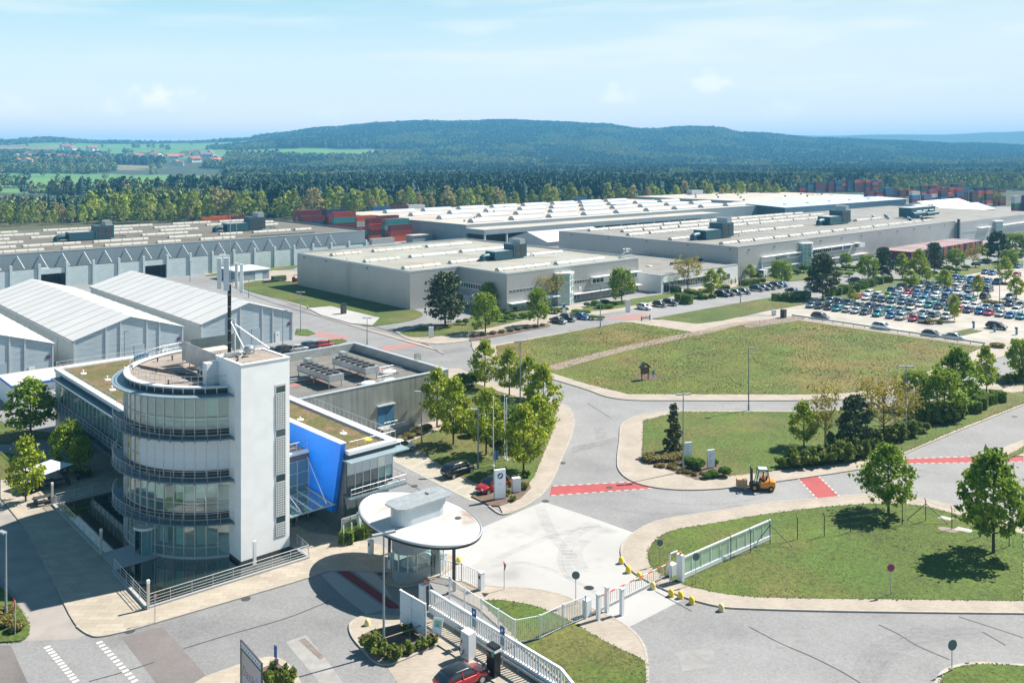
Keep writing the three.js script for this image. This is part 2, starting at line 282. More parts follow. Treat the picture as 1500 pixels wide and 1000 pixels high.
// tyre marks worn into the apron and the roads: dark rubber dust
const rubber = new THREE.MeshStandardMaterial({ color: rgb(0.17, 0.17, 0.175), roughness: 0.9, transparent: true, opacity: 0.14, alphaMap: scaled(tex('rubber', 256, (u, v) => { const a = clamp(fbm(u * 6, v * 30, 4, 91) * 1.5 - 0.25); return [a, a, a]; }, false), 7) });
{
  const arcs = [[[5.53,-84.12],[4.78,-86.91],[4.98,-90.52],[6.38,-94.78],[8.34,-97.43]], [[6.15,-83.85],[5.43,-86.62],[5.59,-90.21],[6.91,-94.1],[8.71,-96.53]], [[7.08,-85.77],[6.49,-88.38],[6.67,-90.83],[7.69,-93.1]], [[-1.99,-86.91],[0.67,-87.79],[3.31,-86.62],[5.79,-84.12],[8.07,-81.24]], [[-1.36,-88.68],[1.4,-91.47],[5.05,-94.44],[9.59,-96.53]], [[3.11,-101.79],[3.72,-97.43],[4.63,-93.1],[6.1,-88.68]], [[12.81,-108.1],[15.54,-104.22],[19.61,-102.59],[24.31,-102.59],[29.6,-104.64]], [[11.22,-101.2],[15.27,-99.85],[19.85,-99.85],[26.56,-102.19]],
    [[26.94,-67.77],[29.31,-70.99],[32.58,-73.48],[36.73,-75.06],[39.6,-75.06]], [[27.56,-67.77],[29.76,-70.51],[32.82,-72.77],[36.65,-74.32]], [[26.68,-69.11],[28.89,-71.97],[31.68,-74],[35.36,-75.83]]];
  arcs.forEach((a, i) => struct('tyre_mark', new Geo().sheet(band(a, 0.55 + 0.35 * (i % 3), 40), 0.0105 + 0.0006 * i), rubber));
}
// cracks and joints sealed with bitumen
for (const c of [[[20.17,-75.83],[21.85,-73.28],[23.98,-71.28],[25.4,-69.21],[26.58,-67.51]], [[31.32,-76.16],[32.11,-74.74],[33.15,-72.87],[34.58,-70.89]], [[38.81,-77.51],[40.35,-75.94],[42.49,-74.11]], [[13.17,-82.01],[15.59,-78.44]], [[-26.7,-72.47],[-23.93,-74.53],[-19.5,-77.28],[-16.56,-80.25]], [[-32.21,-67.95],[-30.61,-69.02],[-28.3,-70.51]], [[12.15,-144.53],[13.83,-139.15],[15.1,-136.25]], [[39.6,-75.06],[40.17,-72.97]], [[-16.45,-113.25],[-11.48,-107.21],[-7,-101.79],[-3.54,-96.53]]])
  struct('bitumen_seam', new Geo().sheet(band(c.map((p, i) => [p[0] + (i % 2) * 0.2, p[1]]), 0.13, 50), 0.009), MAT.seam);
struct('asphalt_patch', new Geo().sheet([[-32.51,-74.21],[-29.74,-75.83],[-23.97,-69.21],[-22.65,-67.34],[-26.67,-67.34]], 0.006), MAT.asphaltDark);
struct('asphalt_patch', new Geo().sheet([[-42.4,-72.97],[-41,-72.97],[-36.45,-67.34],[-39.12,-67.34]], 0.006), MAT.asphaltDark);
struct('asphalt_patch', new Geo().sheet([[8.24,-122.53],[14.85,-126.99],[14.8,-124.87],[8.07,-120]], 0.006), mottle('patchGrey', [0.165, 0.165, 0.17], 0.4, 5));
struct('asphalt_patch', new Geo().sheet([[-18.65,-73.48],[-17.21,-74.53],[-14.99,-71.28],[-12.65,-67.51],[-14.45,-67.51]], 0.006), mottle('patchLight', [0.235, 0.23, 0.225], 0.4, 5));
for (const [i, p] of [[[12.09,-131.79],[13.6,-132.79],[13.59,-126.99],[11.92,-125.77]], [[34.07,-143.74],[37.36,-143.74],[36.97,-141.41],[33.73,-141.41]], [[50.22,-113.25],[54.56,-114.74],[54.08,-112.27],[49.56,-110.61]], [[21.65,-74.53],[24.36,-74.96],[24.47,-73.07],[21.61,-72.47]], [[13.2,-71.97],[16.22,-72.67],[16.39,-70.04],[13.23,-69.21]], [[2.94,-192.35],[9.06,-197.43],[9.48,-193.78],[3.45,-188.2]], [[55.08,-110.85],[58.97,-111.79],[57.52,-108.1],[53.61,-107.21]], [[-10,-100.62],[-7.78,-101.79],[-6.87,-99.85],[-8.87,-98.35]]].entries()) struct('asphalt_patch', new Geo().sheet(p, 0.0065), mottle('repair' + i % 3, [[0.185, 0.185, 0.19], [0.205, 0.203, 0.203], [0.175, 0.177, 0.182]][i % 3], 0.35, 4));
struct('drain_channel', new Geo().sheet([[-17.63,-73.69],[-17.22,-74.11],[-14.99,-71.28],[-15.28,-70.89]], 0.0085), MAT.cobble);

// island with the direction signs and the long hedge
const isleA = curve([[81.97,-142.95],[64.04,-128.87],[51.67,-118.77],[47.58,-115.24],[45.08,-114.06],[38.38,-111.56],[32.96,-109.69],[29,-108.39],[24.79,-107.13],[20.98,-106.78],[17.77,-107.37],[15.38,-108.89],[14.15,-110.99],[13.64,-113.99],[13.93,-117.57],[15.12,-125.17],[16.28,-132.29],[17.65,-135.02],[19.65,-137.43],[24.53,-139.52],[26.51,-139.82]], 90);
pavement([...isleA, ...[[44.23,-139.74],[53.66,-140.65],[63.74,-143.74],[73.86,-148.64],[80.7,-152.98],[90.36,-157.59]]]);
kerb([[45.08,-114.06],[38.38,-111.56],[32.96,-109.69],[29,-108.39],[24.79,-107.13],[20.98,-106.78],[17.77,-107.37],[15.38,-108.89],[14.15,-110.99],[13.64,-113.99],[13.93,-117.57],[15.12,-125.17],[16.28,-132.29],[17.65,-135.02],[19.65,-137.43],[24.53,-139.52],[26.51,-139.82]], 80);
lawn([[19.83,-134.6],[17.02,-116.89],[18.84,-114.61],[22.91,-109.78],[27.32,-111.32],[39.52,-114.86],[46.16,-116.79],[51.96,-119.45],[64.52,-129.83],[82.53,-143.93],[89.82,-156.65],[80.23,-152.09],[73.45,-147.8],[63.39,-142.95],[53.37,-139.89],[44.04,-139.15],[26.17,-139.15]]);
struct('planting_bed', new Geo().prism([[17.05,-116.79],[22.92,-109.82],[27.33,-111.37],[27.6,-114.24],[25.66,-115.75],[22.73,-118.91],[19.72,-120],[17.44,-119.45]], 0.02, 0.15), MAT.soil);
struct('path', new Geo().prism([[79.18,-153.88],[84.25,-150.34],[86.71,-151.21],[88.76,-154.79],[83.73,-157.59]], 0.02, 0.15), MAT.paver);
// far pavement and the big meadow
pavement([...curve([[-8.82,-192.35],[-7.5,-181.67],[-2.63,-172.11],[2.52,-165.05],[7.32,-159.51],[12.83,-152.54],[15.79,-148.01],[19.11,-146.15],[27.86,-145.74],[48.4,-145.86],[54.9,-146.55],[62.86,-149.49],[70.06,-154.79],[82.28,-165.57],[102.15,-181.04],[105.26,-183.58]], 70), ...[[110.29,-192.35],[101.47,-192.35],[68.09,-222.64],[28.93,-216.2],[-3.32,-188.88]]]);
kerb([[-7.5,-181.67],[-2.63,-172.11],[2.52,-165.05],[7.32,-159.51],[12.83,-152.54],[15.79,-148.01],[19.11,-146.15],[27.86,-145.74],[48.4,-145.86],[54.9,-146.55],[62.86,-149.49],[70.06,-154.79],[82.28,-165.57],[102.15,-181.04]], 60);
const meadow = [[-3.29,-187.19],[26.49,-213.9],[28.62,-213.9],[41.08,-202.01],[46.88,-204.38],[59.05,-215.75],[67.09,-219.37],[84.45,-200.84],[98.22,-186.19],[83.14,-170.98],[72.5,-160.74],[63.16,-152.98],[56.24,-150.13],[49.07,-149.27],[19.54,-149.49],[13.13,-156.18],[7.28,-164.27],[-2.83,-176.16]];
lawn(meadow, 0.135, 'meadow');
struct('dirt_path', new Geo().sheet(band([[7.16,-167.16],[16.27,-177.36],[25.71,-186.86],[35.96,-195.96],[43.24,-202.01],[55.28,-212.68],[67.77,-216.2]], 3.2, 40), 0.142), mottle('dirt', [0.21, 0.165, 0.125], 0.7, 3));
struct('dirt_path', new Geo().sheet(rounded([[53.6,-209.28],[63.87,-219.83],[73.5,-223.59],[71.37,-217.1],[63.16,-211.82],[55.34,-206.8]]), 0.147), mottle('dirt2', [0.19, 0.15, 0.125], 0.7, 4));
struct('bare_soil', new Geo().sheet(rounded([[21.73,-161.48],[25,-163.5],[27.41,-161.48],[25.62,-158.07],[22.3,-158.55]]), 0.142), MAT.soil);
lawn([[34.48,-218.91],[44.05,-211.82],[51.24,-216.2],[64.91,-229.47],[80.18,-241.11],[83.11,-253.98],[73.08,-251.54],[56.36,-237.82]]);
// right front lawn
const isleB = curve([[55,-95.91],[53.21,-98.72],[51.06,-101.2],[46.75,-104.54],[41.49,-105.17],[35.75,-103.91],[29.41,-102.59],[27.24,-101.79],[22.99,-100.23],[18.9,-98.9],[15.46,-97.25],[13.12,-94.78],[11.75,-92.6],[11.13,-90.68],[11.04,-88.08],[11.67,-85.77],[13.88,-82.52],[16.44,-80.25],[18.74,-79.08],[20.78,-78.8],[26.63,-78.44],[35.85,-78.15],[44.71,-77.97]], 110);
pavement(isleB);
kerb([[55,-95.91],[53.21,-98.72],[51.06,-101.2],[46.75,-104.54],[41.49,-105.17],[35.75,-103.91],[29.41,-102.59],[22.99,-100.23],[18.9,-98.9],[15.46,-97.25],[13.12,-94.78],[11.75,-92.6],[11.13,-90.68],[11.04,-88.08],[11.67,-85.77],[13.88,-82.52],[16.44,-80.25],[18.74,-79.08],[20.78,-78.8],[26.63,-78.44],[35.85,-78.15],[44.71,-77.97]], 110);
const lawnB = curve([[53.96,-94.1],[52.3,-96.35],[49.91,-98.9],[46.69,-101.79],[42.27,-102.39],[37.35,-101.79],[28.52,-99.47],[22.26,-97.07],[16.83,-94.87],[14.94,-92.6],[13.65,-89.74],[13.71,-86.19],[15.9,-83.18],[19.28,-81.37],[22.22,-80.74],[36.81,-80.25],[45.87,-80]], 80);
lawn(lawnB);
struct('bare_soil', new Geo().sheet(rounded([[46.18,-96.18],[47.85,-95.13],[46.85,-94.27],[45.32,-95.3]]), 0.14), MAT.gravel);
struct('paving_slab', new Geo().sheet([[47.64,-98.9],[48.63,-98.16],[47.91,-97.61],[46.92,-98.35]], 0.142), MAT.concrete);
struct('paving_slab', new Geo().sheet([[48,-96],[49.31,-95.13],[48.52,-94.44],[47.21,-95.3]], 0.142), MAT.concrete);
// lower right corner island
const isleC = curve([[31.43,-66.73],[32.12,-67.77],[33.24,-69.11],[34.65,-69.95],[36.31,-70.37],[38.17,-70.32],[40.7,-70.04]], 40);
struct('kerb', new Geo().prism([...isleC, ...[[38.78,-66.73]]], 0, 0.12), MAT.kerb);
lawn([...curve([[31.84,-66.73],[32.54,-67.77],[33.47,-68.84],[34.7,-69.62],[36.25,-70.04],[38.02,-70.04],[40.53,-69.76]], 40), ...[[38.78,-66.73]]]);
// the lawn between gate and chargers
pavement([...[[-5,-83.85],[-3.18,-83.11],[-0.69,-82.59]], ...curve([[-0.69,-82.59],[1.57,-82.39],[4.71,-80.99],[6.65,-79.03],[8.57,-77.28],[9.92,-75.44],[10.59,-73.69],[10.77,-71.87],[10.6,-70.04],[10.15,-66.73]], 50), ...[[4.34,-66.73],[1.1,-71.97],[-3.01,-78.8],[-5.94,-81.75]]]);
kerb([[-3.18,-83.11],[-0.69,-82.59],[1.57,-82.39],[4.71,-80.99],[6.65,-79.03],[8.57,-77.28],[9.92,-75.44],[10.59,-73.69],[10.77,-71.87],[10.6,-70.04],[10.15,-66.73]], 60);
lawn([...[[-2.81,-80],[-2.33,-80.18],[-0.92,-80.18]], ...curve([[-0.92,-80.18],[1.52,-79.39],[3,-78.44],[4.31,-77.28],[5.57,-75.94],[6.71,-74.42],[8.83,-72.17],[10.28,-70.8],[10.47,-70.04],[10,-66.73]], 40), ...[[4.59,-66.73],[1.22,-72.27]]]);
// entrance plaza, its slabs, and the kerb along the street
struct('plaza_paving', new Geo().prism([...[[-63.56,-110.85],[-59.74,-113.25],[-54.63,-121.11],[-50.93,-121.11],[-35.59,-110.85],[-21.74,-94.78],[-16.37,-93.1],[-13.29,-91.47],[-11.04,-87.49],[-9.84,-85.77],[-12.46,-85.77],[-17.76,-86.05],[-19,-84.8]], ...curve([[-19,-84.8],[-23.79,-81.24],[-31.18,-75.94],[-32.66,-74.96],[-34.44,-74.21],[-35.49,-74.64],[-36.99,-75.83],[-38.69,-77.86]], 30), ...[[-51.45,-94.78],[-59.76,-104.22]]], 0, 0.1), MAT.slab);
kerb([[-9.84,-85.77],[-12.46,-85.77],[-17.73,-85.91],[-19,-84.8],[-23.79,-81.24],[-31.18,-75.94],[-32.66,-74.96],[-34.44,-74.21],[-35.49,-74.64],[-36.99,-75.83]], 50, 0.115, 0.18);
struct('side_road', new Geo().sheet([[-64.23,-106.34],[-59.41,-103.6],[-51.45,-94.78],[-38.69,-77.86],[-36.99,-75.83],[-35.49,-74.64],[-36.16,-73.9],[-38.87,-73.69],[-40.45,-73.48],[-40.34,-74.32],[-41.04,-75.83],[-45.48,-81.5],[-55.24,-91.47]], 0.006), mottle('sideAsphalt', [0.245, 0.225, 0.21], 0.35, 12));
lawn(curve([[-52.49,-86.91],[-47.32,-82.52],[-43.94,-79.27],[-41.52,-76.49],[-40.57,-74.96],[-40.34,-73.69],[-41.23,-73.38],[-44.26,-73.28]], 30));
lawn([[-76.92,-134.15],[-73,-130.8],[-65.69,-128.24],[-65.05,-126.99],[-69.19,-123.98],[-74.88,-123.98],[-82.72,-136.96]]);
lawn(rounded([[-75.88,-122.53],[-67.89,-120],[-61.61,-116.79],[-60.17,-110.85],[-64.44,-109.46],[-71,-113.25]]));
// parking by the annex and the tree island
struct('parking_paving', new Geo().prism([[-17.35,-119.45],[-14.5,-123.98],[-5.08,-110.85],[-1.06,-106.34],[-2.66,-102.19],[-4.75,-103.6],[-13.04,-113.74]], 0, 0.02), mottle('parkPave', [0.30, 0.275, 0.225], 0.35, 3));
const isleD = curve([[-0.99,-99.47],[1.16,-101.4],[3.2,-104.64],[4.67,-109],[6.73,-118.91],[8.67,-128.87],[9.38,-136.25],[8.72,-142.56],[6.26,-146.15],[2.31,-150.78],[-2.4,-156.65],[-7.5,-163.5],[-10,-167.69]], 70);
pavement([...isleD, ...[[-12.18,-167.69],[-9.68,-140.65],[-18.45,-126.99],[-14.08,-122.82],[-2,-104.64]]]);
kerb([[-2.65,-101.79],[-0.99,-99.47],[1.16,-101.4],[3.2,-104.64],[4.67,-109],[6.73,-118.91],[8.67,-128.87],[9.38,-136.25],[8.72,-142.56],[6.26,-146.15],[2.31,-150.78],[-2.4,-156.65],[-7.5,-163.5]], 70);
lawn([[-7.23,-157.59],[-2.31,-151.21],[2.23,-146.15],[5.43,-142.17],[6.42,-137.68],[6.23,-131.46],[4.31,-120],[2.71,-110.85],[1.13,-105.91],[-0.64,-104.64],[-2.02,-105.91],[-7.79,-113.25],[-13.58,-122.53],[-14.29,-124.57],[-10.89,-129.5],[-8.37,-133.47],[-9.45,-150.78]]);
struct('planting_bed', new Geo().prism([[-4.8,-104.64],[-3.56,-105.91],[-1.64,-107.21],[1.85,-109.92],[2.3,-107.21],[0.95,-103.81],[-1.17,-101.79],[-2.49,-101.79]], 0.02, 0.155), MAT.soil);
pavement([[-18.63,-128.24],[-11.31,-134.5],[-9.31,-138.41],[-8.94,-135.9],[-11.08,-131.79],[-16.31,-125.47]], 0.14);
// around the middle hall
const isleE = curve([[-84.23,-276.83],[-80.87,-285.9],[-67.31,-281.29],[-50,-261.6],[-35.51,-244.49],[-26.79,-233.57],[-23.13,-227.48],[-22.47,-222.64],[-24.79,-216.2],[-30.32,-210.97],[-33.6,-209.28],[-38.84,-216.2],[-49.12,-229.47],[-61.97,-245.63],[-76,-261.6],[-82.49,-271.09]], 70);
pavement([...[[-115.29,-307.76],[-102.44,-319.02],[-73.88,-307.76],[-67.53,-281.29],[-86.02,-281.29]], ...curve([[-85.42,-272.5],[-73.4,-253.98],[-56.89,-232.53],[-40.98,-214.43],[-29.23,-201.23],[-15.49,-184.23],[-13.7,-179.18]], 30), ...curve([[-18.05,-188.88],[-29.92,-205.98],[-48.7,-227.48],[-67.31,-251.54],[-82.49,-271.09],[-94.92,-295.59]], 30)], 0.1);
lawn(isleE);
struct('concrete_pad', new Geo().prism([[-53.39,-233.57],[-48.14,-236.74],[-32.61,-219.83],[-32.93,-210.12],[-38.54,-212.68],[-47.86,-223.59]], 0.02, 0.15), MAT.concrete);
lawn([[-101.69,-295.59],[-91.86,-304.19],[-77.11,-315.18],[-77.06,-320.98],[-78.5,-327],[-89.7,-317.09],[-101.73,-302.43]]);
lawn([[-49.61,-205.98],[-47.06,-205.18],[-44.14,-200.46],[-45.15,-198.18],[-48.55,-199.69]]);
lawn([[-39.85,-193.06],[-37.17,-194.5],[-35.59,-192.35],[-37.26,-188.88]]);
pavement([...curve([[-26.77,-203.58],[-22.22,-193.78],[-15.94,-189.57],[-7.43,-194.5],[1.56,-204.38],[13.22,-216.2],[22.32,-224.55],[34.08,-234.62],[49.52,-249.14],[69.04,-265.58],[85.56,-279.79]], 50), ...[[86.67,-290.67],[71.74,-284.35],[51.02,-266.94],[37.5,-251.54],[28.3,-246.79],[8.93,-233.57],[-8.33,-218],[-17.46,-207.62],[-23.81,-207.62]]], 0.1);
lawn([...curve([[-25.54,-201.23],[-21.95,-196.69],[-16.6,-197.43],[-7.81,-204.38],[1.65,-215.31],[9.66,-225.52]], 30), ...[[10,-233.57],[-0.88,-229.47],[-8.21,-223.59],[-14.63,-212.68],[-20.8,-209.28]]]);
struct('planting_bed', new Geo().prism([[-9.48,-193.78],[-7.63,-199.69],[8.62,-212.68],[8.96,-209.28],[1.54,-202.01],[-8.82,-192.35]], 0.02, 0.15), MAT.soil);
lawn([[15.65,-227.48],[22.02,-240],[35.41,-250.33],[48,-261.6],[49.26,-257.73],[34.86,-240],[27.68,-233.57],[23.26,-230.48]], 0.14);
lawn([[48.65,-251.54],[58,-261.6],[68.75,-272.5],[77.84,-282.81],[79.57,-279.79],[65.93,-262.91],[52.83,-246.79]], 0.14);
lawn([[77.33,-290.67],[89.66,-300.69],[108.43,-315.18],[125.93,-322.96],[123.81,-311.43],[102.22,-290.67],[89.13,-284.35],[77.84,-282.81]], 0.14);
lawn([...[[84.91,-246.79],[96.19,-249.14],[110,-261.6],[134.78,-284.35],[162.35,-307.76],[187.5,-327],[196.08,-341.96],[171.43,-324.97],[140.23,-300.69],[112.77,-278.3],[95.35,-264.24]]], 0.13);
lawn([[96.18,-199.69],[105.51,-205.98],[107.39,-203.58],[97.74,-196.69]], 0.1);
lawn([[85.98,-159.51],[96.15,-167.69],[90.36,-157.59],[84.21,-152.98]], 0.15);
lawn([[59.74,-113.25],[70.26,-122.53],[68.81,-120],[65.77,-117.84],[64.29,-116.79]], 0.12);
pavement([[66.02,-120.28],[67.63,-122.53],[71.94,-125.47],[68.03,-118.64],[66.36,-118.91]], 0.11);
struct('car_park', new Geo().sheet(rect(198, 345, -128, -66), 0.012), mottle('carpark', [0.29, 0.27, 0.24], 0.45, 25));
// red crossings with dashed white edges
function crossing(a, b, c, d, m = MAT.red) { // a-b and d-c are the dashed long sides
  struct('red_crossing', new Geo().sheet([a, b, c, d], 0.014), m); if (m !== MAT.red) return;
  const g = new Geo(); for (const [p, q] of [[a, b], [d, c]]) { const L = Math.hypot(q[0] - p[0], q[1] - p[1]), k = Math.round(L / 1); for (let i = 0; i < k; i++) { const t0 = (i + 0.22) / k, t1 = (i + 0.78) / k; g.sheet(band([[mix(p[0], q[0], t0), mix(p[1], q[1], t0)], [mix(p[0], q[0], (t0 + t1) / 2), mix(p[1], q[1], (t0 + t1) / 2)], [mix(p[0], q[0], t1), mix(p[1], q[1], t1)]], 0.2, 3), 0.019); } }
  struct('road_marking', g, MAT.line);
}
crossing(...[[4.79,-108.1],[14.91,-109.57],[17.08,-107.43],[4.42,-105.06]]);
crossing(...[[35.46,-110.97],[35.63,-103.81],[38.52,-104.54],[38.29,-111.56]]);
crossing(...[[51.35,-117.84],[59.8,-118.51],[68.49,-119.45],[66.96,-116.79],[58.54,-116.01],[51.44,-116.01]].filter((p, i) => [0, 2, 3, 5].includes(i)));
const pinkPave = mottle('pinkPave', [0.27, 0.145, 0.135], 0.3, 4);
crossing(...[[-43.41,-202.79],[-35.92,-197.43],[-36.76,-192.35],[-45.04,-199.69]], pinkPave);
crossing(...[[-27.81,-187.53],[-19.71,-190.95],[-17.39,-189.57],[-25.87,-182.94]], pinkPave);
crossing(...[[21.67,-218],[32.03,-226.49],[35.19,-224.55],[32.5,-218]], pinkPave);
crossing(...[[70,-155.71],[73.7,-158.55],[73.53,-156.65],[69.01,-152.98]], pinkPave);
struct('red_crossing', new Geo().sheet([[-17.07,-86.19],[-16.23,-86.62],[-10.21,-79.51],[-9.95,-78.91],[-10.86,-78.91]], 0.014), mat('wineRed', [0.16, 0.02, 0.025], 0.85));
for (const p of [[[-18.24,-85.21],[-17.24,-86.05],[-11.08,-78.8],[-12.74,-77.86],[-15.53,-81.24]], [[-16.11,-87.05],[-14.77,-87.79],[-12.22,-84.12],[-10.77,-80.49]]]) struct('lane_concrete', new Geo().sheet(p, 0.0125), MAT.concrete);
// pedestrian crossing of white blocks at the junction
{ const g = new Geo(); for (const [a, b] of [[[-38.05,-72.87],[-33.06,-67.77]], [[-34.15,-73.59],[-28.55,-67.77]]]) for (let i = 0; i < 13; i++) { const t = (i + 0.5) / 13, x = mix(a[0], b[0], t), z = mix(a[1], b[1], t); g.box(0.34, 0.004, 0.5, x, 0.014, z, Math.atan2(-(b[1] - a[1]), b[0] - a[0])); } struct('road_marking', g, MAT.line); }
// hatched island in front of the gatehouse
{ const g = new Geo(); for (let i = 0; i < 7; i++) { const x = 648 + i * 8.5; } for (const l of [[[-6.71,-89.59],[-5.72,-91.31]], [[-6.29,-88.53],[-5.02,-91.15]], [[-5.84,-87.79],[-4.31,-90.99]], [[-5.33,-87.2],[-3.74,-90.68]], [[-4.73,-87.05],[-3.31,-90.21]], [[-4.07,-87.35],[-3.15,-89.59]]]) g.sheet(band([l[0], [(l[0][0] + l[1][0]) / 2, (l[0][1] + l[1][1]) / 2], l[1]], 0.32, 3), 0.016); g.sheet(band([[-6.9,-90.21],[-5.94,-91.47],[-4.19,-91.31],[-3.18,-90.36],[-3.24,-88.38],[-4.26,-87.05],[-5.71,-86.91]], 0.16, 30), 0.0165); struct('road_marking', g, MAT.line); }
// parking bay lines
{ const g = new Geo(); for (const l of [[[-12.96,-114.24],[-10.86,-118.37]], [[-9.43,-110.15],[-7.16,-114.24]], [[-6.94,-106.78],[-4.23,-110.61]], [[-5.36,-104.64],[-2.8,-107.65]], [[-15.36,-116.79],[-4.75,-103.6]]]) g.sheet(band([l[0], [(l[0][0] + l[1][0]) / 2, (l[0][1] + l[1][1]) / 2], l[1]], 0.12, 3), 0.026); struct('road_marking', g, mottle('pale', [0.42, 0.41, 0.38], 0.4, 2)); }
// gatehouse island, charger bays, planter island
struct('gatehouse_island', new Geo().prism(rounded([[-12.31,-83.85],[-10.73,-82.52],[-8.51,-83.05],[-6.51,-85.21],[-5.23,-87.79],[-6.16,-89.59],[-7.53,-89.59],[-10.74,-87.79]]), 0, 0.13), MAT.paver);
struct('pavement', new Geo().prism([...curve([[-6.14,-72.97],[-10.08,-70.13],[-12.19,-72.47],[-13.49,-74.74],[-13.76,-76.27],[-13.01,-77.34],[-11.26,-77.51],[-9.69,-77.28]], 30), ...[[-7.64,-78.09],[-6.65,-79.03],[-5.12,-77.86],[-0.27,-70.99],[2.04,-66.73],[-0.51,-66.73],[-2.64,-69.11]]], 0, 0.12), MAT.slab);
kerb([[-6.14,-72.97],[-10.08,-70.13],[-12.19,-72.47],[-13.49,-74.74],[-13.76,-76.27],[-13.01,-77.34],[-11.26,-77.51],[-9.69,-77.28]], 40, 0.13, 0.2);
struct('charging_bay', new Geo().sheet([[-9.84,-69.95],[-5.79,-72.87],[-0.51,-66.73],[-8.16,-66.73]], 0.012), MAT.paver);
struct('planting_bed', new Geo().prism([[-12.77,-73.9],[-11.76,-75.06],[-8.75,-76.27],[-6.25,-74.32],[-6.27,-73.28],[-10.08,-70.51]], 0.02, 0.17), MAT.soil);
struct('pavement', new Geo().prism([...[[-24.59,-66.73],[-23.56,-68.48],[-21.66,-69.95]], ...curve([[-21.66,-69.95],[-20.08,-70.99],[-18.75,-71.09],[-17.46,-70.04],[-16.06,-67.77],[-15.71,-66.73]], 20)], 0, 0.11), MAT.slab);
struct('planting_bed', new Geo().prism([[-19.07,-67.42],[-19.41,-69.57],[-18.55,-70.32],[-17.33,-69.11],[-16.21,-67.08]], 0.02, 0.15), MAT.soil);
// manhole covers and gullies
for (const p of [[72.77,-139.15], [77.17,-136.96], [11.77,-107.65], [7.2,-82.65], [-32.18,-75.17], [-27.58,-80], [-24.04,-80.62], [-14.5,-86.62], [-12.48,-85.49], [7.08,-82.65], [-11.82,-108.1], [-9.33,-103.4], [9.17,-136.25], [6.58,-116.27], [3.87,-103.4], [21.85,-96.53], [-32.23,-216.2], [-8.63,-188.2]]) struct('manhole_cover', new Geo().cyl(0.42, 0.42, 0.03, p[0], 0.012, p[1], 18), mat('castIron', [0.07, 0.07, 0.07], 0.6, 0.4));
// ---------- entrance building ----------
const white = mottle('whiteRender', [0.80, 0.80, 0.79], 0.11, 7, 0.75);
const alu = mat('aluminium', [0.55, 0.58, 0.60], 0.4, 0.55), steel = mat('steel', [0.50, 0.52, 0.53], 0.38, 0.7), galv = mottle('galvanised', [0.42, 0.44, 0.45], 0.35, 2.5, 0.45, 0.6);
const deck = mottle('deckGrey', [0.12, 0.17, 0.20], 0.3, 3, 0.6, 0.2), dark = mat('darkPanel', [0.03, 0.042, 0.048], 0.35, 0.2), charcoal = mat('charcoal', [0.045, 0.047, 0.05], 0.6), black = mat('blackRubber', [0.015, 0.015, 0.016], 0.7);
const glass = pmat('glass', [0.78, 0.92, 0.90], { roughness: 0.03, transmission: 0.94, thickness: 0, ior: 2.3, specularIntensity: 1 });
const glassDark = pmat('glassDark', [0.05, 0.085, 0.095], { roughness: 0.05, clearcoat: 1, clearcoatRoughness: 0.03, metalness: 0.25 });
const glassTeal = pmat('glassTeal', [0.12, 0.24, 0.26], { roughness: 0.08, clearcoat: 1, clearcoatRoughness: 0.04, metalness: 0.2 });
const blindGrey = mottle('blindGrey', [0.60, 0.64, 0.67], 0.15, 1.2, 0.7), blindWhite = mottle('blindWhite', [0.82, 0.83, 0.78], 0.12, 1.2, 0.8), blindGreen = mat('blindGreen', [0.55, 0.74, 0.62], 0.7), blindShade = mat('blindShade', [0.34, 0.38, 0.37], 0.7);
const whitePaint = mottle('whitePaint', [0.62, 0.64, 0.66], 0.08, 1.5, 0.45), bluePaint = mottle('bluePaint', [0.008, 0.215, 0.88], 0.16, 4, 0.55), blueDoor = mat('blueDoor', [0.05, 0.15, 0.26], 0.5);
const arcPt = (cx, cz, r, a) => [cx + r * Math.cos(a), cz + r * Math.sin(a)];
const D2R = Math.PI / 180;
function arcBlock(g, cx, cz, r0, r1, y0, y1, a0, a1, n) { const o = [], i = []; for (let k = 0; k <= n; k++) { const a = mix(a0, a1, k / n); o.push(arcPt(cx, cz, r1, a)); i.push(arcPt(cx, cz, r0, a)); } return g.prism([...o, ...i.reverse()], y0, y1, true); }
function railing(parent, pts, y, h = 1.0, gap = 1.6, rails = [1, 0.5], m = steel, r = 0.025, name = 'railing') {   // posts and rails along a line of [x, z]
  const g = new Geo();
  for (let i = 0; i < pts.length - 1; i++) {
    const a = pts[i], b = pts[i + 1], L = Math.hypot(b[0] - a[0], b[1] - a[1]), n = Math.max(1, Math.round(L / gap));
    for (const q of rails) g.bar([a[0], y + h * q, a[1]], [b[0], y + h * q, b[1]], r * (q === 1 ? 1.3 : 0.8), r * (q === 1 ? 1.3 : 0.8), true);
    for (let k = i ? 1 : 0; k <= n; k++) g.pole(r, r, h, mix(a[0], b[0], k / n), y, mix(a[1], b[1], k / n), 6);
  }
  return part(parent, name, g, m);
}
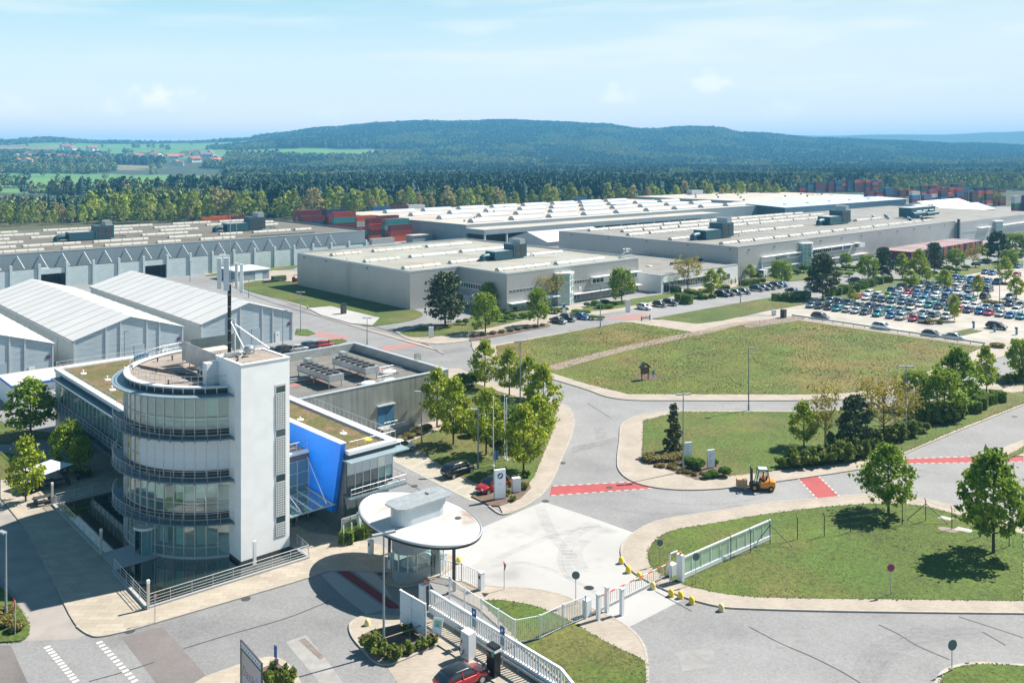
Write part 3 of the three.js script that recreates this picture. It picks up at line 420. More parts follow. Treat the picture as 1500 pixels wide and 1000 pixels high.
{
  const B = siteThing('entrance_building', 'round glass office tower with white stair tower, green roofs and slanted blue wall', 'office building', 38.6, -82.2);
  const cx = 3.9, cz = -12.1, R = 10.25, RB = 11.5, A0 = 112.3 * D2R, A1 = 277 * D2R, NB = 27, dA = (A1 - A0) / NB, lev = [0.1, 4.05, 8.2, 12.35, 16.5];
  // drum: floors, core and roof
  const dg = new Geo(); const disc = (r, y0, y1) => { const p = []; for (let k = 0; k <= 40; k++) p.push(arcPt(cx, cz, r, mix(A0, A1, k / 40))); p.push([5.2, cz - 10], [5.2, -2.6], [0.05, -2.6]); dg.prism(p, y0, y1, true); };
  for (const y of lev.slice(1)) disc(R - 0.12, y - 0.32, y);
  disc(R - 0.05, -0.02, 0.16);
  const drum = part(B, 'glass_drum', dg, mat('floorSlab', [0.5, 0.5, 0.48], 0.8));
  part(drum, 'core_wall', arcBlock(new Geo(), cx, cz, 4.6, 5.0, 0.1, 16.1, A0 - 0.3, A1, 24).bb(5.1, 5.3, 0.1, 16.5, cz - 10.1, -5.8), mottle('coreWall', [0.66, 0.64, 0.58], 0.3, 2));
  const bw = 2 * R * Math.sin(dA / 2) - 0.05;
  const paneG = {}; const paneGeo = (h) => paneG[h] || (paneG[h] = new Geo().box(bw, h, 0.02, 0, 0, 0).build());
  const blindG = {}; const blindGeo = (h) => blindG[h] || (blindG[h] = new Geo().box(bw * 0.97, h, 0.03, 0, 0, 0).build());
  const r1 = rng(5);
  const put = (name, geo, m, a, r, y) => { const o = part(drum, name, geo, m), [x, z] = arcPt(cx, cz, r, a); o.position.set(x, y, z); o.rotation.y = Math.PI / 2 - a; return o; };
  for (let f = 0; f < 4; f++) for (let b = 0; b < NB; b++) {
    const a = A0 + (b + 0.5) * dA, y0 = lev[f], top = lev[f + 1] - 0.34, sp = f ? 0.72 : 0.25;
    put('spandrel', paneGeo(sp), f ? dark : alu, a, R - 0.01, y0 + sp / 2 + 0.01);
    const yl = y0 + sp + 0.05, hl = f === 3 ? 0.95 : 0.9, hu = top - yl - hl - 0.08;
    put('pane', paneGeo(+hl.toFixed(2)), glass, a, R, yl + hl / 2); put('pane', paneGeo(+hu.toFixed(2)), glass, a, R, yl + hl + 0.06 + hu / 2);
    const front = b < 9;
    if (f === 3 && b < 9) { put('blind', blindGeo(+hu.toFixed(2)), b === 1 ? blindGreen : blindShade, a, R - 0.25, yl + hl + 0.06 + hu / 2 + (b % 2) * 0.06); put('blind', blindGeo(+(hl * 0.9).toFixed(2)), b % 3 ? blindGreen : blindWhite, a, R - 0.5, yl + hl * 0.45); }
    else if (f === 2 && b < 9) put('blind', blindGeo(+(top - y0 - sp - 0.05).toFixed(2)), blindGrey, a, R + 0.06, (y0 + sp + top) / 2 + 0.03);
    else if (f === 1 && r1() < (front ? 0.75 : 0.3)) put('blind', blindGeo(+(hu * 0.97).toFixed(2)), r1() < 0.75 ? blindWhite : blindGreen, a, R - 0.3, yl + hl + 0.06 + hu / 2 + (r1() < 0.3 ? 0.3 : 0));
    else if (f === 0 && r1() < 0.4) put('blind', blindGeo(+(hu * 0.95).toFixed(2)), r1() < 0.5 ? blindGrey : blindShade, a, R - 0.6, yl + hl + hu / 2);
    else if (r1() < 0.3) put('blind', blindGeo(+(hu * 0.9).toFixed(2)), r1() < 0.5 ? blindShade : blindGreen, a, R - 0.4, yl + hl + hu / 2);
  }
  for (let b = 0; b <= NB; b++) { const a = A0 + b * dA, o = part(drum, 'mullion', new Geo().box(0.07, 16.1, 0.16, 0, 0, 0), alu), [x, z] = arcPt(cx, cz, R + 0.03, a); o.position.set(x, 8.15, z); o.rotation.y = Math.PI / 2 - a; }
  for (let f = 0; f < 4; f++) { const g = new Geo(), sp = f ? 0.72 : 0.25; for (const y of [lev[f] + sp, lev[f] + sp + (f === 3 ? 0.98 : 0.93), lev[f + 1] - 0.36]) arcBlock(g, cx, cz, R - 0.06, R + 0.07, y - 0.025, y + 0.035, A0, A1, 54); part(drum, 'transom', g, alu); }
  for (let f = 1; f < 4; f++) {      // balconies
    const b0 = A0 - 0.03, b1 = 214 * D2R, bal = part(B, 'balcony', arcBlock(new Geo(), cx, cz, R + 0.08, RB, lev[f] - 0.22, lev[f] - 0.08, b0, b1, 44), deck);
    const rg = new Geo(); for (const q of [0.45, 0.75, 1.05]) rg.add(new THREE.TubeGeometry(new THREE.CatmullRomCurve3(Array.from({ length: 45 }, (_, k) => { const [x, z] = arcPt(cx, cz, RB - 0.06, mix(b0, b1, k / 44)); return new THREE.Vector3(x, lev[f] - 0.08 + q, z); })), 88, q > 1 ? 0.028 : 0.012, 5));
    part(bal, 'handrail', rg, steel);
    for (let k = 0; k <= 17; k++) { const [x, z] = arcPt(cx, cz, RB - 0.06, mix(b0, b1, k / 17)); part(bal, 'post', new Geo().pole(0.016, 0.016, 1.1, 0, 0, 0, 6), steel).position.set(x, lev[f] - 0.1, z); }
    for (let k = 0; k <= 17; k++) { const a = mix(b0, b1, k / 17), m = (R + RB) / 2, o = part(bal, 'bracket', new Geo().box(RB - R + 0.1, 0.08, 0.05, 0, 0, 0), deck), [x, z] = arcPt(cx, cz, m + 0.08, a); o.position.set(x, lev[f] - 0.28, z); o.rotation.y = -a; }
  }
  // roof edge
  const eave = part(B, 'roof_eave', arcBlock(new Geo(), cx, cz, R - 0.1, RB + 0.05, 16.3, 16.42, A0 - 0.03, A1, 60), mottle('eaveBlue', [0.20, 0.28, 0.33], 0.2, 3, 0.5, 0.3));
  part(eave, 'louvre_band', arcBlock(new Geo(), cx, cz, R - 0.3, R - 0.02, 16.45, 16.95, A0 + 0.01, A1, 60), dark);
  { const g = new Geo(); for (let k = 0; k <= 27; k++) { const a = A0 + 0.01 + k * dA, [x, z] = arcPt(cx, cz, R - 0.01, a); g.box(0.1, 0.5, 0.06, x, 16.7, z, Math.PI / 2 - a); } part(eave, 'louvre_fin', g, alu); }
  part(eave, 'parapet', arcBlock(new Geo(), cx, cz, R - 0.55, R + 0.1, 16.97, 17.12, A0 + 0.01, A1, 60), whitePaint);
  { const p = []; for (let k = 0; k <= 50; k++) p.push(arcPt(cx, cz, R - 0.5, mix(A0, A1, k / 50))); p.push([5.1, cz - 9.6], [5.1, -5.9], [0.05, -5.9], [0.05, -3.0]); part(B, 'gravel_roof', new Geo().prism(p, 16.5, 16.85), MAT.gravel); }
  { const p = []; for (let k = 0; k <= 40; k++) p.push(arcPt(cx, cz, R - 0.5, mix(A0 + 0.02, A1, k / 40))); railing(B, p, 17.0, 1.05, 1.3, [1, 0.5], steel, 0.022, 'roof_railing'); }
  for (const [x, z] of [[-3, -14], [-4, -8], [-1.5, -9.5], [-1, -19], [0.5, -18.6], [-4.5, -17]]) part(B, 'roof_vent', new Geo().pole(0.08, 0.08, 0.45, x, 16.85, z, 8).cyl(0.14, 0.14, 0.08, x, 17.32, z, 8), charcoal);
  for (const z of [-12.2, -11.2]) part(B, 'pipe_run', new Geo().bar([-3.5, 16.95, z - 6], [-0.4, 16.95, z + 4], 0.06, 0.06, true).bar([-3.3, 16.95, z - 6], [-0.2, 16.95, z + 4], 0.06, 0.06, true), charcoal);
  // screened plant on the drum roof
  for (let k = 0; k < 8; k++) { const z = -16 + k * 1.2; part(B, 'screen_panel', new Geo().box(0.08, 2.1, 1.16, 0.55 + (k === 0 ? 0.25 : 0), 18.4, z + 0.6, k === 0 ? 0.4 : 0), galv); }
  for (let k = 0; k < 5; k++) part(B, 'screen_panel', new Geo().box(1.28, 1.9, 0.06, 1.6 + k * 1.3, 18.5, -16.0), mottle('darkScreen', [0.11, 0.15, 0.16], 0.25, 2, 0.6, 0.3));
  for (let k = 0; k < 6; k++) part(B, 'screen_leg', new Geo().pole(0.05, 0.05, 0.7, 0.62, 16.85, -15.8 + k * 1.8, 6), steel);
  part(B, 'plant_unit', new Geo().box(3, 1.3, 2.4, 3.2, 17.6, -12.8).box(2.6, 0.5, 2.0, 3.2, 18.5, -12.8), mottle('orangeRust', [0.55, 0.46, 0.38], 0.5, 1.5));
  for (let k = 0; k < 4; k++) { const u = part(B, 'cooling_unit', new Geo().box(0.42, 0.85, 0.7, -0.3, 17.5, -8.9 + k * 0.75), whitePaint); part(u, 'fan_grille', new Geo().cyl(0.24, 0.24, 0.02, -0.52, 17.5, -8.9 + k * 0.75, 14, 0, 0, Math.PI / 2), charcoal); }
  part(B, 'cabinet', new Geo().box(1.3, 2.2, 0.95, -0.6, 17.95, -5.6), whitePaint);
  part(B, 'riser_pipe', new Geo().pole(0.07, 0.07, 3, 0.4, 16.9, -6.2, 8).pole(0.07, 0.07, 3, 0.65, 16.9, -6.2, 8).tube([[0.2, 19.4, -6.1], [0.1, 17.4, -6.0], [-0.8, 17.2, -5.9]], 0.06, 14), steel);
  // white stair tower
  const st = part(B, 'stair_tower', new Geo().bb(0, 5.2, -0.4, 19.55, -5.8, 0), white);
  part(st, 'coping', new Geo().bb(-0.06, 5.26, 19.55, 19.65, -0.35, 0.06).bb(-0.06, 5.26, 19.55, 19.65, -5.86, -5.5).bb(-0.06, 0.3, 19.55, 19.65, -5.5, -0.35).bb(4.9, 5.26, 19.55, 19.65, -5.5, -0.35), whitePaint);
  part(st, 'gravel_top', new Geo().bb(0.3, 4.9, 19.4, 19.58, -5.5, -0.35), MAT.gravel);
  part(st, 'window_frame', new Geo().bb(3.62, 4.82, 1.72, 17.1, 0, 0.03), mat('stripGrey', [0.55, 0.56, 0.56], 0.6));
  const H19 = (y) => 19.55 * (1 - (y - 127) / 770);
  for (const [a, b, blk] of [[232, 257, 0], [261, 400, 1], [405, 431, 0], [435, 577, 1], [583, 609, 0], [613, 744, 1], [747, 772, 0], [775, 821, 1]]) {
    const y1 = H19(a), y0 = H19(b);
    part(st, blk ? 'glass_block_panel' : 'window', new Geo().bb(3.74, 4.70, y0, y1, 0.02, 0.045), blk ? mat('glassBlock', [0.20, 0.24, 0.24], 0.15, 0.1) : glassDark);
    if (blk) { const g = new Geo(), n = Math.round((y1 - y0) / 0.24); for (let i = 0; i <= n; i++) g.bb(3.72, 4.72, mix(y0, y1, i / n) - 0.035, mix(y0, y1, i / n) + 0.035, 0.045, 0.075); for (let i = 0; i <= 4; i++) g.bb(mix(3.74, 4.7, i / 4) - 0.035, mix(3.74, 4.7, i / 4) + 0.035, y0, y1, 0.045, 0.072); part(st, 'grid', g, mat('grout', [0.60, 0.60, 0.58], 0.8)); }
  }
  part(st, 'base_line', new Geo().bb(-0.03, 5.23, 0, 0.5, 0, 0.04).bb(-0.04, 0, 0, 0.5, -2.6, 0), charcoal);
  part(st, 'white_fin', new Geo().bb(0.95, 1.25, 0, 2.4, 0.55, 0.75), whitePaint);
  // radio equipment on the stair tower
  part(B, 'roof_machine', new Geo().box(1.4, 0.35, 0.5, 1.0, 19.85, -4.2).box(0.9, 0.7, 0.8, 3.0, 20.0, -4.5).cyl(0.35, 0.35, 0.5, 2.4, 20.2, -3.3, 12).cyl(0.5, 0.4, 0.25, 2.4, 20.55, -3.3, 12).bar([0.5, 19.9, -1.6], [2.8, 19.9, -4.8], 0.14, 0.14), galv);
  // left wing
  const wx = -0.7, w2 = 12.4, wz0 = -59.2, wz1 = -28, wh = 8.75;
  const wing = part(B, 'side_wing', new Geo().bb(wx, w2, 4.4, wh - 0.25, wz0, wz1 + 8).bb(wx + 1.8, w2, 0, 4.4, wz0 + 0.4, wz1 + 8), mottle('wingWall', [0.10, 0.13, 0.145], 0.3, 3));
  part(wing, 'green_roof', new Geo().bb(wx + 0.5, w2 - 0.4, wh - 0.2, wh + 0.02, wz0 + 0.5, wz1 + 8), MAT.sedum);
  part(wing, 'parapet', new Geo().bb(wx - 0.25, wx + 0.5, wh - 0.25, wh + 0.22, wz0, wz1 + 1.4).bb(wx - 0.25, w2, wh - 0.25, wh + 0.23, wz0 - 0.2, wz0 + 0.5).bb(w2 - 0.4, w2 + 0.1, wh - 0.25, wh + 0.2, wz0 + 0.5, wz1 + 8), whitePaint);
  part(wing, 'end_wall', new Geo().bb(wx - 0.1, wx + 1.6, 0, wh - 0.3, wz0 - 0.15, wz0 + 2.0), white);
  part(wing, 'sun_louvre', new Geo().bb(wx - 1.3, wx, 7.95, 8.07, wz0 + 1.9, wz1 + 1), deck);
  part(wing, 'walkway', new Geo().bb(wx - 1.2, wx, 4.1, 4.25, wz0 + 2, wz1 + 1), deck);
  railing(wing, [[wx - 0.05, wz0], [wx - 0.05, wz1 + 1.2]], wh + 0.2, 0.95, 1.5); railing(wing, [[wx, wz0 + 0.1], [w2, wz0 + 0.1]], wh + 0.2, 0.95, 1.5); railing(wing, [[wx - 1.15, wz0 + 2], [wx - 1.15, wz1 + 1]], 4.25, 1.0, 1.6);
  for (let k = 0; k < 19; k++) { const z0 = wz0 + 2.3 + k * 1.62; part(wing, 'window', new Geo().bb(wx - 0.06, wx + 0.02, 4.8, 7.7, z0, z0 + 1.5), glassTeal); part(wing, 'mullion', new Geo().bb(wx - 0.12, wx - 0.02, 4.5, 7.8, z0 + 1.5, z0 + 1.6), alu); }
  for (let k = 0; k < 14; k++) { const z0 = wz0 + 3 + k * 2.2; part(wing, 'window', new Geo().bb(wx + 1.72, wx + 1.85, 0.4, 3.4, z0, z0 + 2.0), glassDark); }
  for (const [x, z] of [[1.4, -54], [2.8, -48], [1.5, -42], [4, -36], [6.5, -52], [7, -44]]) part(wing, 'roof_vent', new Geo().cyl(0.5, 0.42, 0.12, x, wh + 0.07, z, 10).pole(0.09, 0.09, 0.5, x, wh, z, 8).ball(0.16, x, wh + 0.5, z, 0.7, 8), mat('ventWhite', [0.65, 0.62, 0.58], 0.7));
  part(wing, 'blue_fin', new Geo().bb(8.6, 10.6, wh, wh + 1.6, -54.2, -53.8), blueDoor);
  // right wing
  const rx0 = 11.4, rx1 = 17.2, rz0 = -26, rz1 = 0.7, rh = 8.75;
  const rw = part(B, 'entrance_wing', new Geo().bb(rx0, rx1, 4.4, rh - 0.15, rz0, rz1).bb(rx0, rx1 - 0.2, 0, 4.4, rz0, rz1 - 0.6), mottle('entranceWingWall', [0.10, 0.12, 0.13], 0.3, 3));
  part(rw, 'green_roof', new Geo().bb(rx0, rx1 - 0.7, rh - 0.2, rh + 0.03, rz0, rz1 - 0.3), MAT.sedum);
  part(rw, 'parapet', new Geo().bb(rx1 - 0.6, rx1 + 0.35, rh - 0.2, rh + 0.2, rz0, rz1 + 0.1).bb(rx0, rx1 + 0.35, rh - 0.2, rh + 0.19, rz1 - 0.2, rz1 + 0.5), whitePaint);
  part(rw, 'gutter', new Geo().bb(rx1 - 1.0, rx1 - 0.65, rh + 0.02, rh + 0.07, rz0, rz1 - 0.3), charcoal);
  part(rw, 'louvre_band', new Geo().bb(rx0, rx1 + 0.3, rh - 0.62, rh - 0.22, rz1, rz1 + 0.3), dark);
  part(rw, 'eave', new Geo().bb(rx0 - 0.4, rx1 + 1.2, rh - 0.8, rh - 0.66, rz1, rz1 + 1.6), mottle('eaveGrey', [0.24, 0.32, 0.36], 0.2, 3, 0.5, 0.3));
  for (let k = 0; k < 6; k++) { const x0 = rx0 + 0.1 + k * 0.96; part(rw, 'blind', new Geo().bb(x0, x0 + 0.88, 6.3, 7.9, rz1 + 0.02, rz1 + 0.07), k === 4 ? blindWhite : blindGrey); part(rw, 'window', new Geo().bb(x0, x0 + 0.88, 5.1, 6.3, rz1 + 0.01, rz1 + 0.05), k > 3 ? glassTeal : glassDark); part(rw, 'mullion', new Geo().bb(x0 + 0.88, x0 + 0.96, 4.4, 7.95, rz1, rz1 + 0.12), alu); }
  part(rw, 'walkway', new Geo().bb(rx0 - 0.3, rx1 + 1.0, 4.1, 4.22, rz1, rz1 + 1.3), deck); railing(rw, [[rx0 - 0.2, rz1 + 1.25], [rx1 + 1, rz1 + 1.25], [rx1 + 1, rz1 - 2]], 4.2, 1.0, 1.4);
  for (let k = 0; k < 4; k++) for (const [y0, y1] of [[0.5, 1.5], [1.6, 3.9]]) part(rw, 'window', new Geo().bb(rx0 + 0.2 + k * 1.4, rx0 + 1.5 + k * 1.4, y0, y1, rz1 - 0.62, rz1 - 0.52), glassDark);
  railing(rw, [[rx1 + 0.2, rz0], [rx1 + 0.2, rz1 + 0.3], [rx0 + 0.2, rz1 + 0.3]], rh + 0.2, 0.95, 0.95, [1], steel, 0.022);
  for (const [x, z] of [[13.5, -13], [14.5, -5], [13, -19]]) part(rw, 'roof_vent', new Geo().cyl(0.45, 0.4, 0.12, x, rh + 0.06, z, 10).pole(0.09, 0.09, 0.4, x, rh, z, 8), mat('ventWhite', [0.65, 0.62, 0.58], 0.7));
  part(rw, 'yellow_moss', new Geo().cyl(0.55, 0.4, 0.1, 15.4, rh + 0.05, -1.4, 9), mat('moss', [0.40, 0.36, 0.03], 0.9));
  // slanted blue wall
  { const p = [[-25.5, 2.1], [-25.5, 9.55], [0.75, 9.75], [-1.15, 2.1]]; const q = (x) => p.map(([z, y]) => [x, y, z]); const a = q(10.75), b = q(11.3); const bwall = part(B, 'blue_wall', new Geo().quads([[a[0], a[3], a[2], a[1]], [b[0], b[1], b[2], b[3]], [a[0], a[1], b[1], b[0]], [a[1], a[2], b[2], b[1]], [a[2], a[3], b[3], b[2]], [a[3], a[0], b[0], b[3]]]), bluePaint); part(bwall, 'capping', new Geo().bar([11.02, 9.62, -25.5], [11.02, 9.82, 0.78], 0.68, 0.1), whitePaint); }
  // recessed entrance hall between stair tower and blue wall
  const hall = part(B, 'entrance_hall', new Geo().bb(5.3, 10.7, 6.7, 7.4, -20, -6.0).bb(5.3, 10.7, 0, 6.7, -20, -12), mottle('hallInner', [0.11, 0.12, 0.125], 0.3, 3));
  part(hall, 'terrace_floor', new Geo().bb(5.5, 10.6, 7.4, 7.46, -19.8, -6.6), MAT.gravel); part(hall, 'coping', new Geo().bb(5.25, 10.72, 7.3, 7.6, -6.4, -5.9), whitePaint); railing(hall, [[5.4, -6.1], [10.6, -6.1]], 7.6, 1, 1.2);
  for (let i = 0; i < 4; i++) for (let j = 0; j < 3; j++) part(hall, 'pane', new Geo().bb(5.3 + i * 1.35 + 0.05, 6.6 + i * 1.35, 2.75 + j * 1.3, 3.95 + j * 1.3, -6.1, -6.07), glassTeal);
  { const g = new Geo(); for (let i = 0; i <= 4; i++) g.bb(5.27 + i * 1.35, 5.36 + i * 1.35, 0, 6.7, -6.2, -6.0); for (let j = 0; j < 4; j++) g.bb(5.3, 10.7, 2.66 + j * 1.3, 2.74 + j * 1.3, -6.18, -6.02); part(hall, 'frame', g, alu); }
  for (let i = 0; i < 2; i++) { const d = part(hall, 'door', new Geo().bb(6.7 + i * 1.3, 7.9 + i * 1.3, 0.12, 2.55, -6.12, -6.08), glassDark); part(d, 'door_frame', new Geo().bb(6.66 + i * 1.3, 6.74 + i * 1.3, 0.1, 2.6, -6.15, -6.0).bb(7.86 + i * 1.3, 7.94 + i * 1.3, 0.1, 2.6, -6.15, -6.0).bb(6.66 + i * 1.3, 7.94 + i * 1.3, 2.55, 2.62, -6.15, -6.0), alu); }
  const can = part(B, 'glass_canopy', new Geo().box(5.2, 0.03, 5.2, 8.0, 3.35, -2.9, 0, 0.05, 0), glass);
  { const g = new Geo(); for (let i = 0; i < 5; i++) g.bar([5.6 + i * 1.2, 3.5, -6], [5.6 + i * 1.2, 3.25, -0.2], 0.12, 0.14); g.bar([5.4, 3.26, -0.25], [10.6, 3.26, -0.25], 0.1, 0.12); part(can, 'beam', g, mat('canopySteel', [0.32, 0.42, 0.46], 0.5, 0.4)); part(can, 'tie_rod', new Geo().bar([6, 6.6, -6], [6.8, 3.4, -0.6], 0.05, 0.05, true).bar([10.5, 6.9, -6], [9.8, 3.4, -0.6], 0.05, 0.05, true), steel); }
  part(B, 'glass_screen', new Geo().bb(10.4, 12.2, 0.1, 2.3, 1.6, 1.64), glass); part(B, 'screen_post', new Geo().bb(12.2, 12.5, 0.1, 2.5, 1.4, 1.9), whitePaint); part(B, 'screen_frame', new Geo().bar([10.3, 0.1, 1.62], [10.3, 2.35, 1.62], 0.06).bar([10.3, 2.35, 1.62], [12.2, 2.35, 1.62], 0.06), whitePaint);
  // revolving door at the foot of the drum
  const rd = part(B, 'revolving_door', new Geo().cyl(1.3, 1.3, 0.25, -5.6, 2.75, -9.4, 24), whitePaint);
  for (const [u, v] of [[3.6, 5.2], [0.7, 2.4]]) part(rd, 'curved_pane', arcBlock(new Geo(), -5.6, -9.4, 1.24, 1.27, 0.15, 2.62, u, v, 12), glassTeal);
  part(rd, 'door_wing', new Geo().box(2.3, 2.3, 0.06, -5.6, 1.35, -9.4, 0.6).box(0.06, 2.3, 2.3, -5.6, 1.35, -9.4, 0.6), glassDark);
  for (let k = 0; k < 8; k++) part(rd, 'post', new Geo().pole(0.04, 0.04, 2.5, -5.6 + 1.26 * Math.cos(k * 0.785), 0.12, -9.4 + 1.26 * Math.sin(k * 0.785), 6), alu);
}
// radio mast
{
  const M1 = siteThing('radio_mast', 'dark steel radio mast with pale antenna panels behind the white stair tower', 'mast', 40.6, -89.2);
  part(M1, 'pole', new Geo().pole(0.19, 0.19, 9.6, 0, 16.9, 0, 14), mat('mastDark', [0.03, 0.032, 0.035], 0.5, 0.3)); part(M1, 'tip', new Geo().pole(0.04, 0.03, 7.2, 0.1, 26.4, 0, 8).pole(0.03, 0.02, 4.4, -0.75, 28.6, 0, 6).pole(0.03, 0.02, 4.8, 0.7, 28.6, 0.2, 6), steel);
  for (let k = 0; k < 7; k++) part(M1, 'band', new Geo().cyl(0.21, 0.21, 0.06, 0, 18 + k * 1.25, 0, 14), steel);
  for (const [x, z, h, w, y] of [[-0.55, 0.5, 3.4, 0.55, 26.2], [-1.15, 0.1, 3.2, 0.4, 26.4], [1.1, 0.5, 3.0, 0.35, 25.8], [0.4, 0.8, 2.6, 0.3, 26.4]]) part(M1, 'antenna_panel', new Geo().box(w, h, 0.32, x, y + h / 2 - 0.2, z, -0.5), mottle('antenna', [0.62, 0.66, 0.68], 0.08, 2, 0.5));
  part(M1, 'mount', new Geo().bar([-1.2, 27, 0.2], [1.2, 27, 0.3], 0.07).bar([-1.2, 28.6, 0.2], [1.2, 28.6, 0.3], 0.07).bar([0, 27, -0.5], [0, 27, 0.9], 0.07), steel);
  part(M1, 'stay', new Geo().bar([0.2, 22.6, 0], [3.4, 19.7, 2.2], 0.085, 0.085, true).bar([0.1, 22.6, 0.1], [0.5, 19.7, 3.0], 0.075, 0.075, true).pole(0.09, 0.09, 6, 0.5, 16.9, 0.2, 8), mat('stayWhite', [0.6, 0.62, 0.64], 0.5, 0.3));
}
// reflecting pools, their copings and rails
{
  const L = (x, z) => W(38.6 + x, -82.2 + z), P = (a) => a.map(([x, z]) => L(x, z));
  const water = pmat('poolWater', [0.012, 0.016, 0.011], { roughness: 0.06, clearcoat: 1, clearcoatRoughness: 0.02 });
  const back = [[-9, -28.3], [-9, -11.8], [-4.8, -11.9], [-3.7, -12.5], [-1.2, -20], [-1.2, -28.3]], front = [[-9.4, -7.2], [-9.6, 2.0], [5.6, 2.6], [5.6, -0.4], [0.2, -0.4], [0, -2.8], [-3, -4.5], [-5.2, -7.2]];
  struct('pool_water', new Geo().sheet(P(back), 0.14), water); struct('pool_water', new Geo().sheet(P(front), 0.14), water);
  const cop = new Geo(); const run = (a, b, w = 0.35) => cop.prism(band([L(...a), L((a[0] + b[0]) / 2, (a[1] + b[1]) / 2), L(...b)], w, 3), 0, 0.28);
  run([-9.2, -28.7], [-9.2, -11.7]); run([-9.0, -28.5], [-1.2, -28.5]); run([-9.6, -7.1], [-9.8, 2.3]); run([-9.6, 2.2], [5.8, 2.85]); run([5.8, 2.7], [5.8, -0.2]);
  struct('pool_coping', cop, MAT.concrete);
  struct('pool_bridge', new Geo().prism(P([[-9.3, -11.7], [-9.4, -7.2], [-4.9, -7.2], [-4.4, -11.9]]), 0, 0.2), MAT.concrete);
  const rail = (label, pts, posts) => { const t = thing('pool_railing', label, 'railing', [L(...pts[0])[0], 0, L(...pts[0])[1]]); const q = pts.map((p) => { const w = L(...p), o = L(...pts[0]); return [w[0] - o[0], w[1] - o[1]]; }); railing(t, q, 0.27, 1.05, 1.9, [1, 0.7, 0.45, 0.2], steel, 0.028, 'handrail'); if (posts) for (const p of posts) { const w = L(...p), o = L(...pts[0]); part(t, 'light_post', new Geo().box(0.22, 2.3, 0.22, w[0] - o[0], 1.2, w[1] - o[1], TURN), mat('postWood', [0.42, 0.38, 0.33], 0.6)); part(t, 'light_head', new Geo().box(0.24, 0.3, 0.24, w[0] - o[0], 2.5, w[1] - o[1], TURN), whitePaint); } };
  rail('steel railing along the street side of the front pool', [[-9.7, 2.2], [5.8, 2.8], [6.2, -0.3]], [[-9.75, 2.35]]);
  rail('short steel railing at the plaza end of the front pool', [[-9.6, -7.0], [-9.75, 2.0]]);
  rail('steel railing between plaza and the rear pool', [[-9.2, -28.5], [-9.2, -11.8]], [[-9.3, -28.8], [-9.3, -11.8]]);
  rail('steel railing across the far end of the rear pool', [[-9.0, -28.6], [-1.2, -28.6]]);
}
